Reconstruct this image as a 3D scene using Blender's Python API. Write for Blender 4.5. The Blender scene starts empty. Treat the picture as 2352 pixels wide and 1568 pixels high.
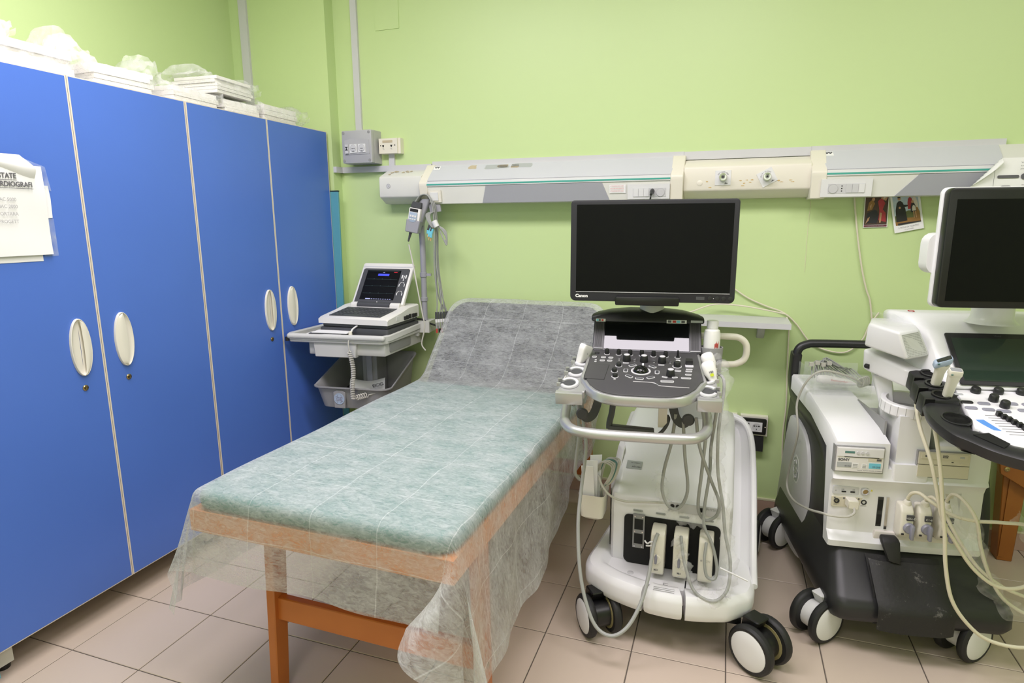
import bpy, bmesh, math, random
from mathutils import Matrix, Vector
random.seed(7)
SC = bpy.context.scene
COL = SC.collection
PI = math.pi

# ------------------------------------------------------------------ camera, world, lights, exposure
def make_camera():
    yaw, pitch, roll, fpx, h = 0.3341673, 0.1922404, -0.0060849, 1418.12, 1.42055
    cy, sy, cp, sp = math.cos(yaw), math.sin(yaw), math.cos(pitch), math.sin(pitch)
    f = Vector((-sy*cp, cy*cp, -sp)); r = Vector((cy, sy, 0)); u = r.cross(f)
    cr, sr = math.cos(roll), math.sin(roll)
    R, U = cr*r + sr*u, -sr*r + cr*u
    cam = bpy.data.objects.new('camera', bpy.data.cameras.new('camera'))
    COL.objects.link(cam)
    cam.matrix_world = Matrix(((R.x, U.x, -f.x, 0), (R.y, U.y, -f.y, 0), (R.z, U.z, -f.z, h), (0, 0, 0, 1)))
    cam.data.sensor_width = 36.0
    cam.data.lens = 36.0*fpx/2352.0
    cam.data.clip_start = 0.02
    SC.camera = cam
make_camera()
W = bpy.data.worlds.new('world'); SC.world = W; W.use_nodes = True
W.node_tree.nodes['Background'].inputs[0].default_value = (0.9, 0.95, 1.0, 1)
W.node_tree.nodes['Background'].inputs[1].default_value = 0.3
def area(name, loc, sx, sy, power, col=(1.0, 0.98, 0.94), rot=(0, 0, 0)):
    l = bpy.data.lights.new(name, 'AREA'); l.shape = 'RECTANGLE'; l.size = sx; l.size_y = sy
    l.energy = power; l.color = col
    o = bpy.data.objects.new(name, l); o.location = loc; o.rotation_euler = rot; COL.objects.link(o)
    return o
LC = (1.0, 0.925, 1.0)
area('ceiling_lamp_light', (-1.45, 1.25, 2.93), 1.2, 0.6, 40, LC)
area('ceiling_lamp_light', (-0.15, 1.25, 2.93), 0.9, 0.6, 28, LC)
area('ceiling_lamp_light', (1.5, 0.9, 2.93), 1.2, 0.6, 25, LC)
area('ceiling_lamp_light', (-0.6, -0.9, 2.93), 1.2, 0.6, 17, LC)
area('front_fill_light', (0.6, -1.95, 1.7), 2.4, 1.4, 9, (1.0, 0.95, 1.0), (math.radians(90), 0, 0))  # weak frontal fill added behind the camera, stands in for bounced light
VS = SC.view_settings
VS.view_transform = 'Standard'; VS.look = 'None'; VS.gamma = 1.0; VS.use_curve_mapping = False
VS.exposure = 0.15
SC.cycles.max_bounces = 8; SC.cycles.transparent_max_bounces = 16
SC.cycles.use_denoising = True

# ------------------------------------------------------------------ materials
def lin(c):
    out = []
    for v in c:
        v /= 255.0
        out.append(v/12.92 if v <= 0.04045 else ((v+0.055)/1.055)**2.4)
    return (*out, 1.0)
def N(nt, t, **kw):
    n = nt.nodes.new(t)
    for k, v in kw.items(): setattr(n, k, v)
    return n
def mat(name, rgb, rough=0.5, metal=0.0, var=0.04, scale=6.0, bump=0.0, bscale=80.0, rgb2=None, coat=0.0, spec=0.5):
    m = bpy.data.materials.new(name); m.use_nodes = True
    nt = m.node_tree; b = nt.nodes['Principled BSDF']
    tc = N(nt, 'ShaderNodeTexCoord'); nz = N(nt, 'ShaderNodeTexNoise')
    nz.inputs['Scale'].default_value = scale; nz.inputs['Detail'].default_value = 4
    nt.links.new(tc.outputs['Object'], nz.inputs['Vector'])
    mx = N(nt, 'ShaderNodeMix', data_type='RGBA')
    c = lin(rgb)
    c2 = lin(rgb2) if rgb2 else tuple(max(0, x*(1-2.2*var)) for x in c[:3]) + (1,)
    mx.inputs[6].default_value = c; mx.inputs[7].default_value = c2
    nt.links.new(nz.outputs['Fac'], mx.inputs['Factor'])
    nt.links.new(mx.outputs[2], b.inputs['Base Color'])
    b.inputs['Roughness'].default_value = rough; b.inputs['Metallic'].default_value = metal
    b.inputs['Specular IOR Level'].default_value = spec
    if coat: b.inputs['Coat Weight'].default_value = coat
    if bump:
        n2 = N(nt, 'ShaderNodeTexNoise'); n2.inputs['Scale'].default_value = bscale; n2.inputs['Detail'].default_value = 3
        nt.links.new(tc.outputs['Object'], n2.inputs['Vector'])
        bp = N(nt, 'ShaderNodeBump'); bp.inputs['Strength'].default_value = bump; bp.inputs['Distance'].default_value = 0.002
        nt.links.new(n2.outputs['Fac'], bp.inputs['Height']); nt.links.new(bp.outputs['Normal'], b.inputs['Normal'])
    return m
def emit(name, rgb, s):
    m = mat(name, rgb, 0.2); b = m.node_tree.nodes['Principled BSDF']
    b.inputs['Emission Color'].default_value = lin(rgb); b.inputs['Emission Strength'].default_value = s
    return m
def film(name, rgb, alpha, rough=0.15, wrinkle=0.0, wscale=25.0):
    """thin clear plastic: mostly see-through, glossy glints"""
    m = bpy.data.materials.new(name); m.use_nodes = True; nt = m.node_tree
    b = nt.nodes['Principled BSDF']; out = nt.nodes['Material Output']
    b.inputs['Base Color'].default_value = lin(rgb); b.inputs['Roughness'].default_value = rough
    b.inputs['Specular IOR Level'].default_value = 1.0
    tr = N(nt, 'ShaderNodeBsdfTransparent'); mix = N(nt, 'ShaderNodeMixShader')
    tc = N(nt, 'ShaderNodeTexCoord'); nz = N(nt, 'ShaderNodeTexNoise'); nz.inputs['Scale'].default_value = wscale
    nz.inputs['Detail'].default_value = 5
    nt.links.new(tc.outputs['Object'], nz.inputs['Vector'])
    mr = N(nt, 'ShaderNodeMapRange'); mr.inputs[1].default_value = 0.35; mr.inputs[2].default_value = 0.75
    mr.inputs[3].default_value = alpha*0.55; mr.inputs[4].default_value = min(1, alpha*1.7)
    nt.links.new(nz.outputs['Fac'], mr.inputs[0]); nt.links.new(mr.outputs[0], mix.inputs[0])
    nt.links.new(tr.outputs[0], mix.inputs[1]); nt.links.new(b.outputs[0], mix.inputs[2])
    if wrinkle:
        bp = N(nt, 'ShaderNodeBump'); bp.inputs['Strength'].default_value = wrinkle; bp.inputs['Distance'].default_value = 0.01
        nt.links.new(nz.outputs['Fac'], bp.inputs['Height']); nt.links.new(bp.outputs['Normal'], b.inputs['Normal'])
    nt.links.new(mix.outputs[0], out.inputs[0])
    return m
M = {}
M['wall'] = mat('green_wall_paint', (199, 220, 158), 0.42, var=0.02, scale=1.2, bump=0.12, bscale=60)
M['white_paint'] = mat('white_ceiling_paint', (240, 240, 236), 0.8)
M['grout'] = mat('grey_grout', (96, 88, 80), 0.9)
M['tile'] = mat('beige_floor_tile', (200, 184, 168), 0.32, var=0.03, scale=2.5, bump=0.05, bscale=200)
M['skirt'] = mat('pink_beige_skirting_tile', (190, 160, 145), 0.4)
M['cream_trim'] = mat('cream_trim', (226, 222, 190), 0.5)
M['blue'] = mat('blue_laminate', (80, 118, 206), 0.36, var=0.05, scale=3, bump=0.04, bscale=300)
M['edge'] = mat('ivory_edge_band', (222, 212, 196), 0.45)
M['brown_edge'] = mat('brown_board_edge', (120, 92, 70), 0.8)
M['carcass'] = mat('white_carcass', (226, 224, 216), 0.6)
M['teal'] = mat('teal_laminate', (92, 160, 176), 0.45)
M['darkteal'] = mat('dark_board_edge', (36, 60, 66), 0.6)
M['ivory'] = mat('ivory_plastic', (232, 228, 214), 0.35)
M['chrome'] = mat('chrome', (215, 215, 215), 0.15, 1.0)
M['brass'] = mat('nickel_brass_lock', (170, 150, 110), 0.3, 1.0)
M['paper'] = mat('white_paper', (240, 240, 238), 0.8)
M['ink'] = mat('grey_print_ink', (95, 95, 98), 0.8)
M['lightink'] = mat('pale_print_ink', (160, 160, 160), 0.8)
M['tape'] = film('clear_tape', (225, 232, 240), 0.22)
M['pad'] = mat('white_folded_pad', (240, 238, 232), 0.9, bump=0.1)
M['bag'] = film('clear_bag_film', (255, 255, 255), 0.24, 0.2, 0.25, 30)
M['trunk'] = mat('grey_white_trunking', (206, 206, 208), 0.45)
M['greybox'] = mat('grey_plastic_box', (182, 182, 184), 0.4)
M['socket'] = mat('white_socket_plastic', (228, 228, 228), 0.35)
M['dark'] = mat('dark_slot', (30, 30, 32), 0.6)
M['black'] = mat('black_plastic', (22, 22, 23), 0.35)
M['cream'] = mat('aged_cream_plastic', (230, 225, 210), 0.4, var=0.03)
M['module'] = mat('pale_grey_metal_panel', (222, 222, 214), 0.4)
M['diffuser'] = mat('grey_lamp_diffuser', (202, 203, 210), 0.25, var=0.02)
M['diffuser2'] = mat('dark_grey_lamp_diffuser', (160, 161, 168), 0.3, var=0.02)
M['aqua'] = mat('aqua_stripe', (70, 165, 150), 0.4)
M['residue'] = mat('peeled_glue_residue', (192, 178, 150), 0.9)
M['rust'] = mat('brown_glue_stain', (204, 176, 120), 0.9)
M['red'] = mat('red_print', (196, 70, 62), 0.7)
M['yellow'] = mat('yellow_mark', (226, 210, 60), 0.6)
M['wood'] = mat('orange_stained_beech', (196, 116, 52), 0.35, var=0.12, scale=5, rgb2=(166, 88, 36))
M['palewood'] = mat('pale_beech_frame', (222, 146, 88), 0.4, var=0.05)
M['vinyl_green'] = mat('green_vinyl', (84, 128, 122), 0.5)
M['vinyl_grey'] = mat('dark_grey_vinyl', (40, 42, 45), 0.5)
M['cartgrey'] = mat('light_grey_cart_plastic', (204, 204, 200), 0.45)
M['cartgrey2'] = mat('mid_grey_cart_plastic', (150, 150, 150), 0.5)
M['offwhite'] = mat('off_white_device_plastic', (232, 230, 226), 0.4)
M['charcoal'] = mat('charcoal_plastic', (72, 73, 76), 0.5)
M['pole'] = mat('grey_painted_pole', (160, 160, 168), 0.4)
M['cable'] = mat('pale_grey_cable', (196, 194, 184), 0.5)
M['cable_cream'] = mat('cream_cable', (222, 216, 192), 0.45)
M['cable_grey'] = mat('mid_grey_cable', (158, 160, 156), 0.5)
M['white'] = mat('white_device_plastic', (236, 236, 238), 0.3, var=0.02)
M['silver'] = mat('silver_paint', (196, 196, 196), 0.34, 0.65)
M['warmwhite'] = mat('warm_grey_plastic', (222, 216, 208), 0.4)
M['panel'] = mat('dark_control_panel', (70, 69, 71), 0.45, bump=0.05, bscale=400)
M['bezel'] = mat('dark_monitor_bezel', (50, 50, 54), 0.45, spec=0.3)
M['screen'] = mat('black_screen_glass', (9, 10, 11), 0.4, spec=0.15)
M['gloss'] = mat('glossy_touch_glass', (16, 18, 18), 0.04)
M['tyre'] = mat('black_rubber', (30, 30, 31), 0.55)
M['hub'] = mat('white_caster_disc', (234, 234, 234), 0.3)
M['recess'] = mat('black_recess', (12, 12, 13), 0.7)
M['lightgrey'] = mat('light_grey_plastic', (206, 206, 208), 0.4)
M['lens'] = mat('grey_rubber_lens', (150, 152, 156), 0.5)
M['paleblue'] = mat('pale_blue_plastic', (168, 184, 204), 0.4)
M['lime'] = mat('lime_label', (192, 204, 40), 0.5)
M['cyan'] = mat('cyan_sticker', (120, 204, 226), 0.5)
M['label'] = mat('silver_label', (176, 180, 180), 0.35)
M['rack'] = mat('dark_grey_metal', (60, 62, 62), 0.35, 0.5)
M['beige'] = mat('beige_drive_front', (214, 208, 186), 0.45)
M['vblack'] = mat('satin_black_body', (38, 38, 40), 0.38)
M['leather'] = mat('scuffed_black_leather', (30, 29, 29), 0.6, var=0.0, scale=26, rgb2=(40, 39, 38), bump=0.5, bscale=70)
def scuff():
    nt = M['leather'].node_tree; b = nt.nodes['Principled BSDF']; tc = N(nt, 'ShaderNodeTexCoord'); n = N(nt, 'ShaderNodeTexNoise')
    n.inputs['Scale'].default_value = 16; n.inputs['Detail'].default_value = 9; n.inputs['Roughness'].default_value = .75
    mr = N(nt, 'ShaderNodeMapRange'); mr.inputs[1].default_value = .60; mr.inputs[2].default_value = .78
    mx = N(nt, 'ShaderNodeMix', data_type='RGBA'); mx.inputs[6].default_value = lin((30, 29, 29)); mx.inputs[7].default_value = lin((140, 136, 132))
    nt.links.new(tc.outputs['Object'], n.inputs['Vector']); nt.links.new(n.outputs['Fac'], mr.inputs[0]); nt.links.new(mr.outputs[0], mx.inputs['Factor']); nt.links.new(mx.outputs[2], b.inputs['Base Color'])
scuff()
M['knobgrey'] = mat('violet_grey_knob', (146, 146, 160), 0.4)
M['glass_reflection'] = mat('touch_glass_green_reflection', (44, 58, 48), 0.06)  # green reflection of the room put into the glass colour
M['sleeve'] = film('clear_probe_sleeve', (250, 250, 250), 0.13, 0.1, 0.6, 45)
M['acrylic'] = film('clear_acrylic', (235, 240, 240), 0.12, 0.05)
M['blueprint'] = mat('blue_sticker', (92, 150, 226), 0.5)
M['bottle'] = mat('white_bottle', (238, 238, 234), 0.35)
M['darkwood'] = mat('brown_stained_wood', (176, 112, 44), 0.4, var=0.1, scale=5, rgb2=(140, 76, 26))
M['gelpack'] = mat('white_tube', (240, 238, 236), 0.4)

# ------------------------------------------------------------------ mesh builder
class MB:
    def __init__(s): s.v = []; s.f = []; s.mi = []; s.m = 0; s.T = None
    def add(s, vs, fs):
        o = len(s.v)
        if s.T is not None: vs = [s.T @ Vector(p) for p in vs]
        s.v += [tuple(p) for p in vs]
        s.f += [tuple(i+o for i in f) for f in fs]; s.mi += [s.m]*len(fs)
        return s
    def bm(s, bm):
        bm.verts.index_update()
        s.add([v.co.copy() for v in bm.verts], [[v.index for v in f.verts] for f in bm.faces]); bm.free(); return s
    def _bev(s, bm, b, seg, ang=0.5):
        if b > 0:
            es = [e for e in bm.edges if len(e.link_faces) == 2 and e.calc_face_angle(0) > ang]
            bmesh.ops.bevel(bm, geom=es, offset=b, segments=seg, affect='EDGES', profile=0.5, clamp_overlap=True)
        return s.bm(bm)
    def box(s, x0, x1, y0, y1, z0, z1, b=0.0, seg=2):
        bm = bmesh.new()
        vs = [bm.verts.new(p) for p in ((x0,y0,z0),(x1,y0,z0),(x1,y1,z0),(x0,y1,z0),(x0,y0,z1),(x1,y0,z1),(x1,y1,z1),(x0,y1,z1))]
        for f in ((3,2,1,0),(4,5,6,7),(0,1,5,4),(1,2,6,5),(2,3,7,6),(3,0,4,7)): bm.faces.new([vs[i] for i in f])
        return s._bev(bm, b, seg)
    def hexa(s, bot, top, b=0.0, seg=2):
        """eight-corner solid: two quads of matching order"""
        return s.loft([bot, top], b=b, seg=seg)
    def prism(s, pts, ax, a, c, b=0.0, seg=2):
        """polygon pts extruded along axis ax from a to c; pts in the other two axes (x,y,z order)"""
        def P(p, t):
            q = list(p); q.insert(ax, t); return q
        return s.loft([[P(p, a) for p in pts], [P(p, c) for p in pts]], b=b, seg=seg)
    def loft(s, rings, caps=True, closed=True, b=0.0, seg=2, ang=0.5):
        bm = bmesh.new(); R = [[bm.verts.new(p) for p in r] for r in rings]
        n = len(rings[0])
        for i in range(len(R)-1):
            for j in range(n if closed else n-1):
                k = (j+1) % n
                try: bm.faces.new((R[i][j], R[i][k], R[i+1][k], R[i+1][j]))
                except ValueError: pass
        if caps:
            try: bm.faces.new(list(reversed(R[0]))); bm.faces.new(R[-1])
            except ValueError: pass
        bmesh.ops.recalc_face_normals(bm, faces=bm.faces[:])
        return s._bev(bm, b, seg, ang)
    def cyl(s, p0, p1, r0, r1=None, n=20, b=0.0):
        r1 = r0 if r1 is None else r1
        p0, p1 = Vector(p0), Vector(p1); d = (p1-p0).normalized()
        a = d.orthogonal().normalized(); c = d.cross(a)
        rg = lambda p, r: [p + a*(r*math.cos(2*PI*i/n)) + c*(r*math.sin(2*PI*i/n)) for i in range(n)]
        if b:
            L = (p1-p0).length
            return s.loft([rg(p0, r0-b), rg(p0+d*b, r0), rg(p1-d*b, r1), rg(p1, r1-b)])
        return s.loft([rg(p0, r0), rg(p1, r1)])
    def lathe(s, prof, c, d=(0, 0, 1), n=28):
        """prof: (radius, height) list, around axis d from c"""
        c, d = Vector(c), Vector(d).normalized(); a = d.orthogonal().normalized(); e = d.cross(a)
        return s.loft([[c + d*h + a*(max(r, 1e-5)*math.cos(2*PI*i/n)) + e*(max(r, 1e-5)*math.sin(2*PI*i/n)) for i in range(n)] for r, h in prof])
    def ell(s, c, r, n=20, m=12):
        c = Vector(c)
        rings = []
        for j in range(m+1):
            t = -PI/2 + PI*j/m; q = max(math.cos(t), 1e-4)
            rings.append([(c.x + r[0]*q*math.cos(2*PI*i/n), c.y + r[1]*q*math.sin(2*PI*i/n), c.z + r[2]*math.sin(t)) for i in range(n)])
        return s.loft(rings)
    def tube(s, path, r, n=8, closed=False, smooth=6, caps=True):
        P = [Vector(p) for p in path]
        if smooth and len(P) > 2: P = spline(P, smooth, closed)
        m = len(P); up = None; rings = []
        for i in range(m):
            if closed: d = (P[(i+1) % m] - P[i-1]).normalized()
            else: d = (P[min(i+1, m-1)] - P[max(i-1, 0)]).normalized()
            if up is None: up = d.orthogonal().normalized()
            up = (up - d*up.dot(d)).normalized() if (up - d*up.dot(d)).length > 1e-6 else d.orthogonal().normalized()
            e = d.cross(up); rr = r(i/(m-1)) if callable(r) else r
            rings.append([P[i] + up*(rr*math.cos(2*PI*k/n)) + e*(rr*math.sin(2*PI*k/n)) for k in range(n)])
        if closed: rings.append(rings[0])
        o = []
        for q in rings: o += q
        fs = [(i*n+j, i*n+(j+1) % n, (i+1)*n+(j+1) % n, (i+1)*n+j) for i in range(len(rings)-1) for j in range(n)]
        if caps and not closed: fs += [tuple(reversed(range(n))), tuple(range(len(o)-n, len(o)))]
        return s.add(o, fs)
    def sweep(s, path, sec, up=(0, 0, 1), smooth=6):
        """sweep a 2-D section (side, up) along a path"""
        P = [Vector(p) for p in path]
        if smooth and len(P) > 2: P = spline(P, smooth, False)
        rings = []
        for i in range(len(P)):
            d = (P[min(i+1, len(P)-1)] - P[max(i-1, 0)]).normalized()
            sd = d.cross(Vector(up)).normalized(); u = sd.cross(d)
            rings.append([P[i] + sd*a + u*b for a, b in sec])
        return s.loft(rings)
    def grid(s, fn, nu, nv):
        vs = [fn(i/nu, j/nv) for i in range(nu+1) for j in range(nv+1)]
        fs = [(i*(nv+1)+j, (i+1)*(nv+1)+j, (i+1)*(nv+1)+j+1, i*(nv+1)+j+1) for i in range(nu) for j in range(nv)]
        return s.add(vs, fs)
    def poly(s, pts): return s.add(pts, [tuple(range(len(pts)))])
    def build(s, name, mats, parent=None, smooth=35):
        me = bpy.data.meshes.new(name); me.from_pydata(s.v, [], s.f)
        ms = mats if isinstance(mats, (list, tuple)) else [mats]
        for m in ms: me.materials.append(M[m] if isinstance(m, str) else m)
        if len(ms) > 1: me.polygons.foreach_set('material_index', s.mi)
        if smooth:
            me.polygons.foreach_set('use_smooth', [True]*len(me.polygons))
            me.set_sharp_from_angle(angle=math.radians(smooth))
        me.update()
        o = bpy.data.objects.new(name, me); COL.objects.link(o)
        if parent is not None: o.parent = parent
        if name in ('pin_holes', 'jack', 'marking'): o['kind'] = 'stuff'
        return o
def spline(P, k, closed):
    out = []; n = len(P)
    rng = range(n) if closed else range(n-1)
    for i in rng:
        if closed: p0, p1, p2, p3 = P[i-1], P[i], P[(i+1) % n], P[(i+2) % n]
        else: p0, p1, p2, p3 = P[max(i-1, 0)], P[i], P[i+1], P[min(i+2, n-1)]
        for j in range(k):
            t = j/k
            out.append(0.5*((2*p1) + (p2-p0)*t + (2*p0-5*p1+4*p2-p3)*t*t + (3*p1-p0-3*p2+p3)*t**3))
    if not closed: out.append(P[-1])
    return out
def rrect(x0, x1, y0, y1, r, k=5):
    """rounded rectangle outline; r may be one radius or four (bl, br, tr, tl)"""
    rs = r if isinstance(r, (list, tuple)) else (r, r, r, r)
    out = []
    for (cx, cy, a0, q) in ((x0+rs[0], y0+rs[0], PI, rs[0]), (x1-rs[1], y0+rs[1], 1.5*PI, rs[1]), (x1-rs[2], y1-rs[2], 0, rs[2]), (x0+rs[3], y1-rs[3], .5*PI, rs[3])):
        for i in range(k+1):
            a = a0 + .5*PI*i/k; out.append((cx+q*math.cos(a), cy+q*math.sin(a)))
    return out
def tag(o, label, cat, group=None, kind=None):
    if label: o['label'] = label
    if cat: o['category'] = cat
    if group: o['group'] = group
    if kind: o['kind'] = kind
    return o
def thing(name, label, cat, loc=(0, 0, 0), rz=0.0, group=None):
    o = bpy.data.objects.new(name, None); COL.objects.link(o)
    o.location = loc; o.rotation_euler = (0, 0, math.radians(rz)); o.empty_display_size = 0.05
    return tag(o, label, cat, group)
def struct(o): o['kind'] = 'structure'; return o
def frame(o, x, y):
    """matrix whose axes are x, y and their normal, at o"""
    x = Vector(x).normalized(); z = x.cross(Vector(y)).normalized(); y = z.cross(x)
    return Matrix(((x.x, y.x, z.x, o[0]), (x.y, y.y, z.y, o[1]), (x.z, y.z, z.z, o[2]), (0, 0, 0, 1)))
def text_mb(mb, s, size, T, align='LEFT', depth=0.0006, bold=0.0, sx=1.0):
    """flat lettering as mesh, in the plane of T"""
    cu = bpy.data.curves.new('t', 'FONT'); cu.body = s; cu.size = size; cu.align_x = align; cu.extrude = 0; cu.offset = bold
    cu.resolution_u = 3
    ob = bpy.data.objects.new('t', cu); me = bpy.data.meshes.new_from_object(ob)
    off = Matrix.Translation((0, 0, depth)) @ Matrix.Scale(sx, 4, (1, 0, 0))
    old = mb.T; mb.T = (old @ T @ off) if old is not None else T @ off
    mb.add([v.co.copy() for v in me.vertices], [tuple(p.vertices) for p in me.polygons])
    mb.T = old
    bpy.data.objects.remove(ob); bpy.data.curves.remove(cu); bpy.data.meshes.remove(me)
    return mb
def lettering(s, size, T, m, parent, align='LEFT', bold=0.0, name='lettering', sx=1.0):
    mb = MB(); text_mb(mb, s, size, T, align, bold=bold, sx=sx)
    return mb.build(name, m, parent, smooth=0)
# ------------------------------------------------------------------ the room
XL, XR, YB, YF, ZC = -2.68, 2.5, 3.061, -2.1, 3.0
def slab(name, m, *a): return struct(MB().box(*a).build(name, m))
floor = slab('floor', 'grout', XL-.1, XR+.1, YF-.1, YB+.1, -0.12, -0.0025)
slab('ceiling', 'white_paint', XL-.1, XR+.1, YF-.1, YB+.1, ZC, ZC+.1)
wall_back = slab('wall_back', 'wall', XL-.1, XR+.1, YB, YB+.1, 0, ZC)
wall_left = slab('wall_left', 'wall', XL-.1, XL, YF-.1, YB, 0, ZC)
slab('wall_right', 'wall', XR, XR+.1, YF-.1, YB, 0, ZC)
slab('wall_front', 'wall', XL-.1, XR+.1, YF-.1, YF, 0, ZC)
struct(MB().box(XL, -2.065, 2.985, YB, 0, ZC, 0.004, 1).build('trim_1', 'wall'))       # corner pier
def tile_mesh(w, d, t):
    mb = MB(); b = 0.0015
    mb.loft([[(0, 0, -t), (w, 0, -t), (w, d, -t), (0, d, -t)], [(0, 0, -b), (w, 0, -b), (w, d, -b), (0, d, -b)], [(b, b, 0), (w-b, b, 0), (w-b, d-b, 0), (b, d-b, 0)]])
    return mb
G = 0.0035
t0 = tile_mesh(.3-G, .3-G, .008).build('floor_tile', 'tile', floor, smooth=0)
first = True
for i in range(-2, 14):
    for j in range(-5, 5):
        x, y = -2.03 + .3*i + G/2, 1.567 + .3*j + G/2
        if x < XL or y+.3 > YB+.01:
            continue
        if first: o = t0; first = False
        else: o = t0.copy(); COL.objects.link(o); o.parent = floor
        o.location = (x, y, random.uniform(-.0002, .0002))
# far row of cut tiles and the left cut column
for i in range(-2, 14):
    x = -2.03 + .3*i + G/2
    if x >= XL and 1.567+.3*4+G/2 + .3 > YB:
        pass
# plain tiled floor carries on behind the camera
struct(MB().box(XL, XR, YF, 1.567-.3*5, -.0024, -.0004).build('floor', 'tile'))
# skirting tiles along the back wall
bb = struct(MB().box(-2.06, 2.4, YB-.004, YB, 0, .082).build('baseboard_back', 'grout'))
k0 = MB().box(0, .298, 0, .008, .001, .079, .0015, 1).build('skirting_tile', 'skirt', bb)
for i in range(15):
    o = k0 if i == 0 else k0.copy()
    if i: COL.objects.link(o); o.parent = bb
    o.location = (-2.06+.3*i, YB-.012, 0)
struct(MB().box(-2.06, 2.4, YB-.013, YB, .0795, .088, .002, 1).build('trim_2', 'cream_trim'))

# wall service parts ------------------------------------------------
def one(mb, name, m, label, cat, group=None): return tag(mb.build(name, m), label, cat, group)
one(MB().box(-2.606, -2.556, 2.971, 2.985, 1.95, ZC, .002, 1), 'cable_trunking', 'trunk', 'pale vertical cable trunking on the green wall behind the blue wardrobes', 'trunking')
one(MB().box(-1.95, -1.913, 3.047, YB, 1.905, ZC, .002, 1), 'cable_trunking', 'trunk', 'white vertical cable trunking running down to the grey socket box', 'trunking')
mb = MB(); mb.box(-2.065, -1.5, 3.043, YB, 1.688, 1.719, .002, 1); mb.box(-2.065, -2.045, 2.985, YB, 1.688, 1.719, .002, 1)
one(mb, 'cable_trunking', 'trunk', 'horizontal white trunking between the pier and the bedhead panel', 'trunking')
one(MB().box(-1.755, -1.722, 3.049, YB, 1.712, 1.785, .002, 1), 'cable_trunking', 'trunk', 'short trunking stub under the cream telephone socket', 'trunking')
one(MB().box(-1.808, -1.669, YB-.004, YB, 2.402, 2.7, .002, 1), 'access_panel', 'wall', 'green painted access panel set flush high on the back wall', 'panel')
# grey socket box
t = thing('socket_box', 'grey wall box with two round sockets and a switch', 'socket box', (-1.894, YB, 1.73))
mb = MB(); mb.box(-.09, .09, -.075, 0, 0, .168, .006)
body = mb.build('body', 'greybox', t)
mb = MB(); mb.prism(rrect(-.09, .09, 0, .168, .006), 1, -.101, -.073, .003)
cov = mb.build('front_cover', 'greybox', t)
mb = MB(); mb.loft([[(x, y, z) for x, z in ((-.074, .045), (.076, .045), (.076, .118), (.04, .124), (0, .126), (-.04, .124), (-.074, .118))] for y in (-.1035, -.098)])
mb.build('socket_window', 'greybox', cov)
for sx in (-.02, .032):
    mb = MB(); mb.box(sx-.021, sx+.023, -.107, -.1, .053, .097, .002, 1)
    so = mb.build('socket', 'socket', t)
    mb = MB(); mb.lathe([(.0185, 0), (.0185, -.0005), (.0165, .001), (.0165, .0015), (0, .0015)], (sx+.001, -.107, .076), (0, -1, 0)); mb.build('socket_ring', 'lightgrey', so)
    mb = MB()
    for dx in (-.006, .0, .007): mb.cyl((sx+.001+dx, -.1086, .074), (sx+.001+dx, -.1092, .074), .0022, n=8)
    mb.box(sx-.004, sx+.006, -.1092, -.1086, .0605, .0625)
    mb.build('pin_holes', 'dark', so)
mb = MB(); mb.box(-.067, -.047, -.112, -.1, .05, .096, .003, 1); sw = mb.build('circuit_switch', 'lightgrey', t)
mb = MB(); mb.prism([(-.066, .066), (-.048, .066), (-.056, .075), (-.049, .084), (-.065, .084), (-.058, .075)], 1, -.1135, -.1118); mb.build('lever', 'dark', sw)
for x, z in ((-.079, .156), (.076, .156), (-.079, .014), (.076, .014)):
    mb = MB(); mb.lathe([(.0075, 0), (.0075, .0015), (.006, .002), (0, .001)], (x, -.101, z), (0, -1, 0), 14); mb.build('screw_cap', 'cartgrey2', cov)
# telephone socket
t = thing('telephone_socket', 'small cream telephone socket box beside the grey socket box', 'socket', (-1.735, YB, 1.778))
MB().box(-.056, .066, -.034, 0, 0, .079, .004).build('back_box', 'cream', t)
f = MB().box(-.058, .052, -.045, -.033, .001, .078, .004).build('face_plate', 'cream', t)
mb = MB(); mb.box(-.035, .024, -.0465, -.0445, .056, .068, .001, 1); mb.build('label_window', 'residue', f)
mb = MB()
for x in (-.032, .017): mb.prism([(x-.006, .044), (x+.006, .044), (x+.004, .037), (x+.001, .033), (x-.001, .033), (x-.004, .037)], 1, -.0462, -.0446)
for x in (-.047, .038): mb.cyl((x, -.0448, .042), (x, -.0462, .042), .003, n=10)
mb.build('jack', 'dark', f)
mb = MB(); text_mb(mb, 'TEL', .008, frame((-.037, -.0452, .022), (1, 0, 0), (0, 0, 1))); text_mb(mb, 'TEL', .008, frame((.01, -.0452, .022), (1, 0, 0), (0, 0, 1))); mb.build('marking', 'lightink', f, 0)

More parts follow.
